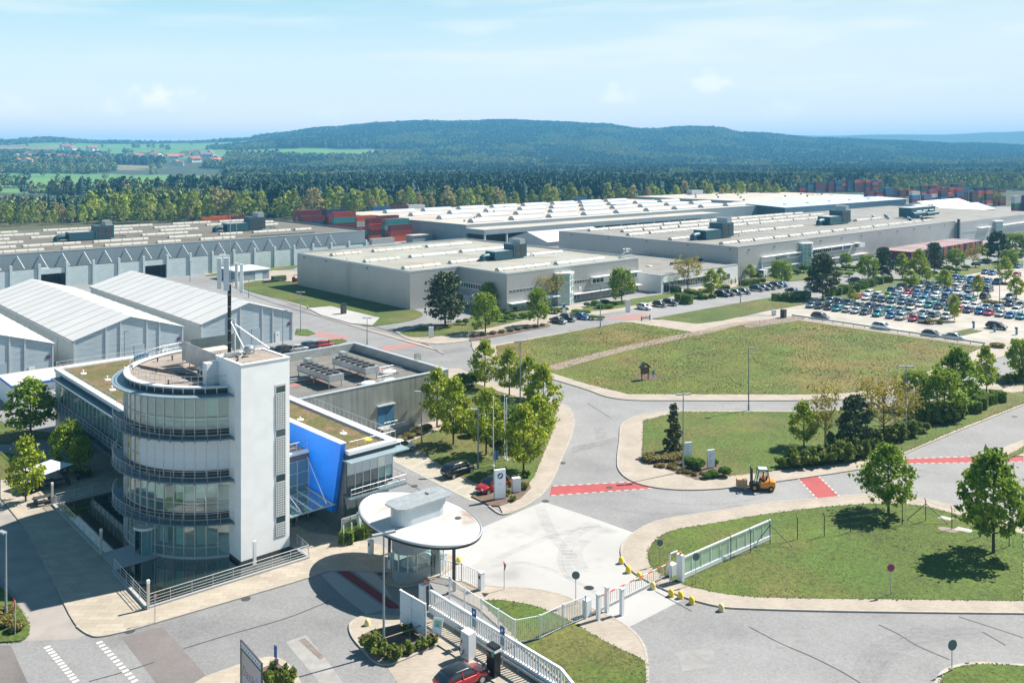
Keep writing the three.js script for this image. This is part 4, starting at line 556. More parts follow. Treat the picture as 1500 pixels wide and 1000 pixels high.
// annex with the chillers
{
  const s0 = 54, s1 = 84, t0 = -134, t1 = -107.6, h = 7.4, w = s1 - s0, d = t1 - t0;
  const cladTex = tex('clad', 512, (u, v) => { const st = fbm(u * 24, v * 2, 4, 101, 24), f = 0.78 + (st - 0.5) * 0.45 + (fbm(u * 5, v * 5, 4, 102, 5) - 0.5) * 0.25, j = (u * 8) % 1 < 0.02 ? 0.82 : 1; return [0.45 * f * j, 0.47 * f * j, 0.46 * f * j]; });
  const clad = new THREE.MeshStandardMaterial({ map: scaled(cladTex, 10), roughness: 0.42, metalness: 0.55 });
  const A = siteThing('plant_annex', 'low metal clad annex with chillers on its sunken dark roof', 'building', s0, t1);
  part(A, 'wall', new Geo().bb(0, w, 0, h, -0.5, 0).bb(0, w, 0, h, -d, -d + 0.5).bb(w - 0.5, w, 0, h, -d + 0.5, -0.5).bb(0, 0.5, 0, h, -d + 0.5, -0.5), clad);
  part(A, 'coping', new Geo().bb(-0.05, w + 0.05, h, h + 0.1, -0.55, 0.06).bb(-0.05, w + 0.05, h, h + 0.1, -d - 0.05, -d + 0.55).bb(w - 0.55, w + 0.05, h, h + 0.1, -d + 0.55, -0.55).bb(-0.05, 0.55, h, h + 0.1, -d + 0.55, -0.55), alu);
  part(A, 'roof', new Geo().bb(0.5, w - 0.5, 0.2, h - 1.3, -d + 0.5, -0.5), mottle('annexRoof', [0.13, 0.125, 0.115], 0.45, 9, 0.95));
  part(A, 'inner_parapet', new Geo().bb(0.5, w - 0.5, h - 1.3, h - 0.02, -d + 0.5, -d + 0.56).bb(w - 0.56, w - 0.5, h - 1.3, h - 0.02, -d + 0.56, -0.5), mottle('parapetSheet', [0.36, 0.38, 0.38], 0.3, 4, 0.5, 0.4));
  const y = h - 1.3; part(A, 'red_walkway', new Geo().bb(2, 26, y, y + 0.02, -12.4, -11.5), mat('redWalk', [0.36, 0.12, 0.11], 0.9));
  for (const [px, pz] of [[14.2, -11], [20.6, -11.4]]) { const x = -5, z = -4;
    const c = part(A, 'chiller', new Geo().box(11, 0.9, 3.0, x + 5, y + 1.75, z + 4, 0.0).box(11, 0.12, 3.2, x + 5, y + 1.2, z + 4), galv);
    for (let i = 0; i < 6; i++) for (let j = 0; j < 2; j++) { const f = part(c, 'fan', new Geo().cyl(0.62, 0.62, 0.3, x + 0.6 + i * 1.75, y + 2.35, z + 3.3 + j * 1.45, 16), charcoal); f.userData = {}; }
    part(c, 'leg', new Geo().box(0.14, 1.2, 0.14, x - 0.2, y + 0.6, z + 2.7).box(0.14, 1.2, 0.14, x + 10, y + 0.6, z + 2.7).box(0.14, 1.2, 0.14, x - 0.2, y + 0.6, z + 5.3).box(0.14, 1.2, 0.14, x + 10, y + 0.6, z + 5.3).box(0.14, 1.2, 0.14, x + 5, y + 0.6, z + 5.3), steel);
    part(c, 'header_box', new Geo().box(1.4, 1.2, 1.2, x - 0.3, y + 2.4, z + 3.2), galv); c.position.set(px, 0, pz); c.rotation.y = -Math.PI / 2; c.scale.set(0.88, 0.9, 0.8); c.position.y = y * 0.1;
  }
  for (const [x, z] of [[17.4, -15], [18.4, -4.5], [24.6, -8], [21.6, -3.4], [9.5, -18]]) { const k = part(A, 'roof_hatch', new Geo().box(2.6, 0.4, 1.6, x, y + 0.2, z), galv); part(k, 'dome', new Geo().ball(1, x, y + 0.42, z, 0.28, 14, 1.2, 0.72), mat('domeWhite', [0.75, 0.77, 0.78], 0.3)); }
  railing(A, [[23.2, -9.2], [26.2, -9.2], [26.2, -6.8]], y, 1.0, 1.0, [1, 0.5], steel, 0.025); railing(A, [[20.2, -4.6], [23, -4.6], [23, -2.4]], y, 1.0, 1.0, [1, 0.5], steel, 0.025);
  part(A, 'pipework', new Geo().tube([[8, y + 0.5, -d + 12], [12, y + 0.5, -d + 13], [16, y + 0.5, -d + 13], [20, y + 0.4, -d + 15]], 0.12, 20).tube([[8, y + 0.3, -d + 12.6], [13, y + 0.3, -d + 13.8], [22, y + 0.3, -d + 16]], 0.1, 20), steel);
  part(A, 'white_box', new Geo().bb(-8, 3.2, 0.2, h + 0.9, -7, -1.5), white);
  const bd = part(A, 'door', new Geo().bb(17.2, 20, 1.3, 4.1, 0, 0.06), blueDoor); part(bd, 'door_frame', new Geo().bb(17.1, 20.1, 4.1, 4.25, 0, 0.35), alu); part(bd, 'door_leaf_gap', new Geo().bb(18.57, 18.62, 1.3, 4.1, 0.06, 0.07), charcoal);
  part(A, 'loading_steps', new Geo().bb(17, 21.5, 0, 1.2, 0.05, 1.8), MAT.concrete); railing(A, [[17.1, 1.75], [21.4, 1.75], [22.6, 2.9]], 1.2, 1, 1.1);
  part(A, 'window', new Geo().bb(26.6, 28.6, 1.4, 3.2, 0, 0.05), glassTeal);
  part(A, 'ladder', new Geo().bar([w + 0.2, 0.3, -8], [w + 0.2, h + 1.2, -8], 0.06).bar([w + 0.2, 0.3, -7.4], [w + 0.2, h + 1.2, -7.4], 0.06).box(0.9, 1.1, 0.05, w - 0.2, h + 0.6, -8).box(0.9, 1.1, 0.05, w - 0.2, h + 0.6, -7.4), steel);
}
// ---------- halls ----------
const panelTex = tex('panel', 512, (u, v) => { const f = 0.93 + (fbm(u * 3, v * 3, 5, 111, 3) - 0.5) * 0.16 + (fbm(u * 60, v * 2, 2, 112, 60) - 0.5) * 0.10, j = (u * 10) % 1 < 0.03 ? 0.9 : 1; return [0.40 * f * j, 0.405 * f * j, 0.405 * f * j]; });
const hallWall = new THREE.MeshStandardMaterial({ map: scaled(panelTex, 12), roughness: 0.42, metalness: 0.35 });
const hallWallA = new THREE.MeshStandardMaterial({ map: scaled(panelTex, 12), color: rgb(0.60, 0.74, 0.82), roughness: 0.5, metalness: 0.3 });
const precast = mottle('precast', [0.42, 0.50, 0.52], 0.18, 5, 0.85);
const roofTex = tex('roofmembrane', 1024, (u, v) => { const f = 0.9 + (fbm(u * 6, v * 6, 5, 121, 6) - 0.5) * 0.4, puddle = smooth(0.6, 0.72, fbm(u * 9 + 3, v * 5, 4, 122)), seam = (v * 12) % 1 < 0.025 ? 0.88 : 1, rust = smooth(0.62, 0.74, fbm(u * 3, v * 26, 3, 123)); let c = [0.27, 0.27, 0.25]; c = lerp3(c, [0.19, 0.185, 0.175], puddle * 0.6); c = lerp3(c, [0.32, 0.22, 0.16], rust * 0.6); return c.map((k) => k * f * seam); });
const roofPale = new THREE.MeshStandardMaterial({ map: scaled(roofTex, 46), color: rgb(1.0, 1.02, 0.98), roughness: 0.92 }), roofGrey = new THREE.MeshStandardMaterial({ map: scaled(roofTex, 46), color: rgb(0.72, 0.72, 0.73), roughness: 0.92 }), roofDark = new THREE.MeshStandardMaterial({ map: scaled(roofTex, 52), color: rgb(0.42, 0.40, 0.37), roughness: 0.92 }), roofWhite = new THREE.MeshStandardMaterial({ map: scaled(roofTex, 70), color: rgb(1.45, 1.34, 1.27), roughness: 0.8 });
const skyGlass = pmat('skylightGlass', [0.40, 0.385, 0.34], { roughness: 0.28, clearcoat: 0.5, clearcoatRoughness: 0.2 }), skyBand = mat('skyBand', [0.16, 0.16, 0.15], 0.6), skyWhite = mat('skyWhite', [0.40, 0.42, 0.44], 0.3);
const unitTeal = mottle('unitTeal', [0.030, 0.090, 0.115], 0.25, 2, 0.5, 0.3), greenBand = mat('greenBand', [0.02, 0.12, 0.07], 0.7);
const halfCyl = (r, L, seg = 10) => { const g = new THREE.CylinderGeometry(r, r, L, seg, 1, false, 0, Math.PI); g.rotateZ(Math.PI / 2); g.rotateX(Math.PI / 2); g.rotateX(-Math.PI / 2); return g; };
const barrelCache = {};
function barrel(L, r) { const k = L.toFixed(1) + r; if (!barrelCache[k]) { const p = []; for (let i = 0; i <= 10; i++) { const a = i / 10 * Math.PI; p.push([Math.cos(a) * r, Math.sin(a) * r * 0.85]); } const g = new Geo().extr(p, L, new THREE.Matrix4().makeRotationY(Math.PI / 2)); barrelCache[k] = g.build(); } return barrelCache[k]; }
function skylight(parent, x, y, z, L, r = 0.9, bands = 3, m = skyGlass) {   // barrel rooflight along x, centre x
  const o = part(parent, 'skylight', barrel(L, r), m); o.position.set(x, y, z);
  for (let i = 0; i < bands; i++) { const b = part(o, 'band', barrel(0.18, r * 1.05), skyBand); b.position.x = -L / 2 + (i + 0.5) * L / bands + ((i * 37) % 5 - 2) * 0.12; }
  return o;
}
function roofUnit(parent, x, y, z, sc = 1, turn = 0) {
  const o = part(parent, 'roof_unit', new Geo().box(9, 2.3, 4, 0, 1.6, 0).box(4.6, 4.2, 4.2, 4.2, 2.5, 0).box(9.6, 0.25, 4.4, 0.5, 0.35, 0), unitTeal); o.position.set(x, y, z); o.rotation.y = turn; o.scale.set(sc, sc * 0.78, sc * 0.9);
  part(o, 'cowl', new Geo().box(1.8, 0.9, 3.4, 5.3, 5.0, 0).extr([[0, 0], [1.8, 0], [1.8, 0.5], [1.4, 0.9], [0.5, 1.0], [0, 0.7]], 3.4, new THREE.Matrix4().setPosition(4.4, 5.3, 0)), galv);
  part(o, 'duct', new Geo().tube([[-4.4, 1.4, 0], [-6.4, 1.4, 0], [-7.0, 1.1, 0], [-7.0, -0.1, 0]], 0.8, 16, 10), unitTeal);
  for (const k of [0, 1]) for (const j of [0, 1]) part(o, 'grille', new Geo().box(1.5, 1.5, 0.05, 3.2 + k * 1.9, 1.6 + j * 1.8, 2.12), charcoal);
  part(o, 'top_sheet', new Geo().box(7.2, 0.1, 3.6, -0.8, 2.8, 0), galv);
  part(o, 'gantry', new Geo().bar([6.5, 0.7, 1.4], [9.6, 0.7, 1.4], 0.12).bar([6.5, 0.7, -1.4], [9.6, 0.7, -1.4], 0.12).bar([9.6, 0.7, -1.4], [9.6, 0.7, 1.4], 0.12).bar([9.6, 0, 1.4], [9.6, 0.7, 1.4], 0.12).bar([9.6, 0, -1.4], [9.6, 0.7, -1.4], 0.12), unitTeal);
  for (const [a, b] of [[-3.8, 1.6], [5.6, 1.6], [-3.8, -1.6], [5.6, -1.6]]) part(o, 'leg', new Geo().box(0.2, 0.4, 0.2, a, 0.15, b), charcoal);
  return o;
}
function winRow(parent, x0, x1, y0, y1, n, z, m = glassDark, gap = 0.25) { const w = (x1 - x0) / n; for (let i = 0; i < n; i++) { const o = part(parent, 'window', new Geo().bb(x0 + i * w + gap / 2, x0 + (i + 1) * w - gap / 2, y0, y1, z, z + 0.05), m); part(o, 'frame', new Geo().bb(x0 + i * w + gap / 2 - 0.07, x0 + (i + 1) * w - gap / 2 + 0.07, y0 - 0.07, y1 + 0.07, z - 0.02, z + 0.02), whitePaint); } }
function coping(parent, w, d, h, t = 0.35) { return part(parent, 'coping', new Geo().bb(-0.06, w + 0.06, h, h + 0.14, -t, 0.06).bb(-0.06, w + 0.06, h, h + 0.14, -d - 0.06, -d + t).bb(-0.06, t, h, h + 0.139, -d + t, -t).bb(w - t, w + 0.06, h, h + 0.139, -d + t, -t), alu); }
function glassStair(parent, x0, x1, z, h) { // pointed glazed stair bay standing proud of a facade
  const xm = (x0 + x1) / 2, o = part(parent, 'glass_stair', new Geo().prism([[x0, z], [x1, z], [x1, z + 1.2], [xm, z + 2.6], [x0, z + 1.2]], 0.02, h - 0.4), pmat('stairGlass', [0.32, 0.44, 0.42], { roughness: 0.06, clearcoat: 1, clearcoatRoughness: 0.05, metalness: 0.1 }));
  part(o, 'cap', new Geo().prism([[x0 - 0.2, z], [x1 + 0.2, z], [x1 + 0.2, z + 1.3], [xm, z + 2.9], [x0 - 0.2, z + 1.3]], h - 0.4, h, true), whitePaint);
  const g = new Geo(), pt = [[x0, z + 1.2], [(x0 + xm) / 2, z + 1.9], [xm, z + 2.6], [(x1 + xm) / 2, z + 1.9], [x1, z + 1.2], [x0, z + 0.1], [x1, z + 0.1]]; for (const [a, b] of pt) g.box(0.16, h - 0.4, 0.16, a, (h - 0.4) / 2, b + 0.04); for (let y = 1.6; y < h - 0.5; y += 1.6) { g.bar([x0, y, z + 1.24], [xm, y, z + 2.66], 0.1, 0.12); g.bar([x1, y, z + 1.24], [xm, y, z + 2.66], 0.1, 0.12); } part(o, 'frame', g, whitePaint); return o;
}
// middle hall
{
  const s0 = 135.4, t1 = -169.8, w = 67.8, d = 79.4, h = 10;
  const Hh = siteThing('production_hall', 'silver hall with a dark rooftop unit and a ladder up its side', 'hall', s0, t1);
  part(Hh, 'wall', new Geo().prism([[0, -19.8], [16, -19.8], [16, 0], [w, 0], [w, -d], [0, -d]], 0, h - 0.3, false), hallWall);
  part(Hh, 'roof', new Geo().prism([[0.3, -20.1], [16.3, -20.1], [16.3, -0.3], [w - 0.3, -0.3], [w - 0.3, -d + 0.3], [0.3, -d + 0.3]], h - 0.29, h - 0.05), roofPale);
  part(Hh, 'coping', new Geo().bb(-0.05, 0.3, h - 0.3, h + 0.12, -d, -19.8).bb(0.3, 16.3, h - 0.3, h + 0.12, -20.1, -19.75).bb(15.95, 16.3, h - 0.3, h + 0.121, -19.75, 0.05).bb(16.3, w, h - 0.3, h + 0.12, -0.3, 0.05).bb(w - 0.3, w + 0.05, h - 0.3, h + 0.121, -d, -0.3).bb(0.3, w - 0.3, h - 0.3, h + 0.12, -d - 0.05, -d + 0.3), alu);
  part(Hh, 'edge_rail', new Geo().bb(0.5, w - 1, h + 0.1, h + 0.5, -d + 0.5, -d + 0.9).bb(w - 1.2, w - 0.8, h + 0.1, h + 0.5, -d + 1, -6), galv);
  for (const [a, b, t, n, k] of [[139.3, 149.6, -235.5, 4, 0], [154.4, 172.5, -236, 6, 0], [137.7, 149.3, -214.8, 4, 0], [137, 148.9, -195, 3, 0], [154, 171.1, -215.6, 2, 1], [175.2, 193.6, -236, 3, 1], [153.6, 169.9, -196.2, 4, 0], [152.8, 171.4, -175.2, 5, 0], [174, 193.2, -174.8, 2, 1], [173.9, 197.1, -216.5, 2, 1], [180, 197, -195.6, 2, 1], [174, 182, -203, 2, 1]]) skylight(Hh, (a + b) / 2 - s0, h - 0.05, t - t1, b - a, 1.0, n, k ? skyWhite : skyGlass);
  roofUnit(Hh, 172.3 - s0, h, -194.8 - t1, 1.15, 0.02);
  { const z = -219.5 - t1, l = part(Hh, 'ladder', new Geo().bb(-0.5, -0.42, 0.6, h + 1, z - 0.35, z - 0.28).bb(-0.5, -0.42, 0.6, h + 1, z + 0.28, z + 0.35), steel); for (let k = 0; k < 20; k++) part(l, 'rung', new Geo().bb(-0.5, -0.45, 1 + k * 0.46, 1.05 + k * 0.46, z - 0.28, z + 0.28), steel); const cg = new Geo(); for (let k = 0; k < 9; k++) cg.add(new THREE.TorusGeometry(0.42, 0.03, 4, 14), new THREE.Matrix4().makeRotationX(Math.PI / 2).setPosition(-0.85, 2.6 + k * 0.9, z)); part(l, 'cage', cg, steel); }
  for (const z of [-40, -62, -75]) part(Hh, 'wall_lamp', new Geo().box(0.3, 0.25, 0.5, -0.15, h - 1.0, z), charcoal);
  // notch: delivery bay on the side facing the lawn
  for (let k = 0; k < 8; k++) part(Hh, 'window', new Geo().bb(15.94, 16, 4.7, 5.9, -18.4 + k, -17.6 + k), k === 5 ? mat('redBlind', [0.4, 0.03, 0.03], 0.6) : glassDark);
  part(Hh, 'window_band', new Geo().bb(15.96, 16.01, 4.5, 6.1, -18.7, -10.3), whitePaint); part(Hh, 'window', new Geo().bb(15.93, 16, 5.0, 6.0, -9.2, -7.4), glassTeal);
  for (let k = 0; k < 3; k++) part(Hh, 'dock_door', new Geo().bb(15.9, 16, 0.4, 2.6, -18 + k * 4.2, -14.6 + k * 4.2), whitePaint);
  part(Hh, 'dock_canopy', new Geo().bb(13.8, 16, 2.9, 3.1, -18.8, -5), alu);
  winRow(Hh, 16.8, 25.0, 5.0, 5.6, 7, 0.01); glassStair(Hh, 33.2, 39.2, 0, 8.6); winRow(Hh, 39.6, 46.8, 5.2, 5.8, 7, 0.01); winRow(Hh, 48, 52.6, 4.5, 5.7, 3, 0.01); winRow(Hh, 56, 58, 4.5, 5.7, 1, 0.01); winRow(Hh, 60.5, 67.4, 4.5, 5.7, 5, 0.01, glassTeal);
  part(Hh, 'window_band', new Geo().bb(47.4, 67.6, 4.2, 6.0, 0.0, 0.012), whitePaint);
  part(Hh, 'awning', new Geo().bb(47.2, 67.9, 6.1, 6.3, 0.02, 1.5), whitePaint); part(Hh, 'awning', new Geo().bb(39.6, 67.9, 2.25, 2.42, 0.02, 1.6), whitePaint); part(Hh, 'awning', new Geo().bb(16.4, 25.2, 2.25, 2.4, 0.02, 1.6), whitePaint); part(Hh, 'awning', new Geo().box(8, 0.12, 2.4, 29, 2.9, 1.2, 0, 0.15, 0), whitePaint);
  winRow(Hh, 39.8, 67.6, 0.5, 1.9, 16, 0.01); winRow(Hh, 16.8, 32.6, 0.5, 1.9, 8, 0.01, glassTeal);
  part(Hh, 'sign', new Geo().box(0.9, 0.9, 0.06, 43, 3.6, 0.04), mat('signGrey', [0.6, 0.6, 0.6], 0.5));
  part(Hh, 'roof_steps', new Geo().bar([w - 5, h + 0.2, -3], [w - 2.6, h + 1.6, -3], 0.9, 0.1).bar([w - 2.6, h + 1.6, -3], [w - 0.6, h + 1.6, -3], 0.9, 0.1), galv); railing(Hh, [[w - 2.6, -3.6], [w - 0.5, -3.6], [w - 0.5, -2.4], [w - 2.6, -2.4]], h + 1.6, 1.0, 0.8);
}
// pavilion between the halls
{
  const s0 = 206.8, t1 = -164.2, w = 39, d = 42, h = 5; const P = siteThing('reception_pavilion', 'low pale pavilion with dark glazed front between two halls', 'building', s0, t1);
  part(P, 'wall', new Geo().bb(0, w, 0, h, -d, 0), mottle('pavWall', [0.66, 0.68, 0.68], 0.1, 6, 0.6)); part(P, 'roof', new Geo().bb(0.4, w - 0.4, h, h + 0.06, -d + 0.4, -0.4), roofGrey); coping(P, w, d, h + 0.02, 0.4);
  for (let k = 0; k < 16; k++) part(P, 'window', new Geo().bb(4 + k * 1.25, 5.05 + k * 1.25, 0.9, 2.9, 0.01, 0.05), glassDark); for (const x of [1.2, 2.5, 21.8]) part(P, 'door', new Geo().bb(x, x + 1.1, 0.1, 2.7, 0.01, 0.07), glassDark);
  part(P, 'glazing_frame', new Geo().bb(1, 24.5, 2.95, 3.1, 0, 0.12).bb(4, 24.5, 0.7, 0.85, 0, 0.1), whitePaint); part(P, 'window', new Geo().bb(33, 34.6, 1, 2.6, 0.01, 0.05), glassDark); part(P, 'roof_dome', new Geo().ball(1.1, 14, h + 0.1, -16, 0.4, 14), skyWhite); part(P, 'dark_parapet', new Geo().bb(22, w, h + 0.1, h + 0.9, -14, -13.6), charcoal);
}
// long right hall
{
  const s0 = 248, t1 = -165.5, w = 172, d = 82, h = 10.6, w2 = 110;
  const D = siteThing('assembly_hall', 'very long silver hall with rows of rooflights and three dark rooftop units', 'hall', s0, t1);
  part(D, 'wall', new Geo().bb(0, w, 0, h - 0.2, -d, 0).bb(w, w + w2, 0, h - 0.9, -d, 1.2), hallWall); part(D, 'roof', new Geo().bb(0.3, w - 0.3, h - 0.2, h - 0.05, -d + 0.3, -0.3), roofGrey); part(D, 'roof', new Geo().bb(w + 0.3, w + w2, h - 0.9, h - 0.75, -d + 0.3, 0.9), roofGrey);
  coping(D, w, d, h - 0.16); part(D, 'corner_pilaster', new Geo().bb(w - 0.6, w + 0.9, 0, h + 0.8, 0.9, 1.7), unitTeal);
  const r = rng(9);
  for (const [t, sA, sB] of [[-173.4, 250, 414], [-194.6, 250, 412], [-215.6, 252, 414], [-238.8, 256, 416], [-227, 262, 414]]) for (let s = sA; s < sB - 8;) { const L = 7 + 6 * r(); if (!(s > 252 && s < 280 && t < -178 && t > -205) && !(s + L > 345 && s < 378 && t < -180 && t > -210)) skylight(D, s - s0 + L / 2, h - 0.05, t - t1, L, 1.05, 3, skyGlass); s += L + 0.4 + 1.2 * r(); }
  roofUnit(D, 265.6 - s0, h, -188.5 - t1, 1.5, 0.0); roofUnit(D, 360 - s0, h, -193 - t1, 1.6, 0.0);
  { const o = part(D, 'roof_plant', new Geo().box(26, 4.4, 6, 432 - s0, h + 2.6, -188 - t1), unitTeal); part(o, 'top_sheet', new Geo().box(26.2, 0.15, 6.2, 432 - s0, h + 4.9, -188 - t1), galv); part(o, 'duct', new Geo().bar([419 - s0, h + 2, -184.4 - t1], [432 - s0, h + 2, -184.4 - t1], 1, 1, true).bar([433 - s0, h + 1.6, -184 - t1], [446 - s0, h + 1.6, -184 - t1], 0.8, 0.8, true), unitTeal); for (let k = 0; k < 3; k++) part(o, 'pipe', new Geo().bar([424 + k * 7 - s0, h + 3.2, -184.8 - t1], [429 + k * 7 - s0, h + 3.2, -184.8 - t1], 0.25, 0.25, true), galv); }
  for (let k = 0; k < 6; k++) part(D, 'silo', new Geo().cyl(1.4, 1.4, 4.6, 448 + k * 3.6 - s0, h + 2.3, -196 - t1, 14).cyl(1.4, 0.7, 0.5, 448 + k * 3.6 - s0, h + 4.85, -196 - t1, 14), mottle('siloWhite', [0.66, 0.66, 0.65], 0.15, 3));
  for (let k = 0; k < 12; k++) part(D, 'roof_fan', new Geo().cyl(0.6, 0.6, 1.0, 402 + (k * 7.3) % 30 - s0, h + 0.4, -178 - (k * 4.1) % 24 - t1, 10).cyl(0.9, 0.5, 0.5, 402 + (k * 7.3) % 30 - s0, h + 1.1, -178 - (k * 4.1) % 24 - t1, 10), k % 2 ? skyWhite : unitTeal);
  glassStair(D, 38, 44.4, 0, 9.2);
  const band = (x0, x1, y0, y1) => part(D, 'window_band', new Geo().bb(x0, x1, y0, y1, 0, 0.012), whitePaint);
  band(13.4, 37.6, 4.3, 6.1); band(44.8, 75, 4.6, 6.4); band(77, 81, 4.7, 6.5); band(82, 86, 4.7, 6.5); band(13.4, 37.6, 0.5, 2.3); band(44.8, 86, 0.3, 2.2);
  winRow(D, 22, 29, 4.6, 5.8, 6, 0.015); winRow(D, 31.5, 37, 4.9, 5.7, 5, 0.015); winRow(D, 45.4, 60, 4.9, 6.0, 10, 0.015); winRow(D, 60.5, 68, 4.9, 6.0, 8, 0.015); winRow(D, 69, 74.6, 4.9, 6.0, 4, 0.015, glassTeal); winRow(D, 77.2, 80.8, 5.0, 6.2, 3, 0.015); winRow(D, 46, 85, 0.6, 1.8, 20, 0.015, glassTeal); winRow(D, 14, 37, 0.8, 1.9, 12, 0.015, glassTeal);
  for (const [a, b, y] of [[13.2, 37.8, 6.15], [44.8, 75.4, 6.45], [77, 81.2, 6.55], [13.2, 37.8, 2.4], [44.8, 86, 2.3]]) part(D, 'awning', new Geo().bb(a, b, y, y + 0.16, 0.02, 1.4), whitePaint);
  part(D, 'gate', new Geo().bb(8.6, 12.4, 0.05, 3.6, 0.01, 0.08), mat('gateGrey', [0.4, 0.44, 0.46], 0.5)); part(D, 'door_jamb', new Geo().bb(12.5, 13.1, 0, 4.2, 0.01, 0.9), alu);
  band(w + 3, w + 40, 4.2, 5.8); winRow(D, w + 4, w + 39, 4.4, 5.4, 20, 1.22, glassTeal); glassStair(D, w + 42, w + 50, 1.2, 8.4); winRow(D, w + 51, w + 90, 4.4, 5.6, 20, 1.22, glassTeal); part(D, 'awning', new Geo().bb(w + 22, w + 36, 6.1, 6.3, 1.22, 2.8), whitePaint); part(D, 'awning', new Geo().bb(w + 51, w + 92, 5.9, 6.1, 1.22, 2.6), whitePaint); winRow(D, w + 4, w + 90, 0.7, 1.8, 24, 1.22, glassTeal);
  for (let k = 0; k < 11; k++) part(D, 'wall_lamp', new Geo().box(0.5, 0.3, 0.3, 6 + k * 15.4, h - 1.4, 0.14), charcoal);
  for (const z of [-3, -20, -38, -56, -75]) part(D, 'wall_lamp', new Geo().box(0.3, 0.25, 0.5, -0.15, h - 1.0, z), charcoal);
}
// left rear hall with buttressed forecourt wall
{
  const s0 = 30, t1 = -301.5, w = 163.4, d = 89, h = 10.4, zl = 7.4;
  const A = siteThing('logistics_hall', 'long blue grey hall with slanted roof struts and a row of white piers', 'hall', s0, t1);
  part(A, 'wall', new Geo().bb(0, w, 0, h - 0.2, -d, 0), hallWallA); part(A, 'roof', new Geo().bb(0.3, w - 0.3, h - 0.2, h - 0.06, -d + 0.3, -0.3), roofDark); coping(A, w, d, h - 0.16); part(A, 'green_band', new Geo().bb(w - 16, w + 0.04, 4.6, 5.6, 0.01, 0.06), greenBand);
  part(A, 'edge_rail', new Geo().bb(w - 0.9, w - 0.5, h, h + 0.5, -d + 1, -1).bb(w - 46, w - 20, h, h + 0.4, -4.5, -4), deck);
  part(A, 'lean_to_roof', new Geo().bb(0, w - 8, 5.2, 5.4, 0.01, zl - 0.35), charcoal);
  const posts = []; for (let s = 37; s < 184; s += 7.68) posts.push(s + 6.35);
  posts.forEach((s, i) => {
    part(A, 'pier', new Geo().bb(s - s0 - 0.36, s - s0 + 0.36, 0, 7.5, zl - 0.4, zl + 0.4), precast);
    if (i < posts.length - 1) { const open = [0, 1, 4, 8].includes(i); const x0 = s - s0 + 0.46, x1 = posts[i + 1] - s0 - 0.46; part(A, 'wall_panel', new Geo().bb(x0, x1, open ? 4.3 : 0, 5.9, zl - 0.2, zl + 0.1), precast); if (open) part(A, 'bay_opening', new Geo().bb(x0, x1, 0, 4.3, zl - 6, zl - 5.9), charcoal); }
  });
  for (let k = 0; k < 23; k++) part(A, 'strut', new Geo().bar([8 + k * 6.35, 9.5, 0.12], [9.6 + k * 6.35, 5.8, 1.9], 0.17, 0.17), whitePaint);
  const r = rng(3);
  for (let row = 0; row < 6; row++) for (let s = 34 + row * 2 + 5 * r(); s < 178;) { const L = 7 + 12 * r(), t = -306 - row * 15.6; if (!((s + L > 88 && s < 112 || s + L > 142 && s < 172) && t < -322 && t > -346) && !(s + L > 160 && row < 1)) skylight(A, s + L / 2 - s0, h - 0.06, t - t1, L, 0.95, Math.max(1, Math.round(L / 3.6)), skyGlass); s += L + 2 + 7 * r(); }
  roofUnit(A, 99 - s0, h, -334 - t1, 1.35, 0); roofUnit(A, 156.5 - s0, h, -334 - t1, 1.45, 0);
  part(A, 'lean_to_lamp', new Geo().box(2.2, 0.3, 1, 76 - s0, 5.9, 6), whitePaint); part(A, 'lean_to_lamp', new Geo().box(2.2, 0.3, 1, 132 - s0, 5.9, 6), whitePaint);
}
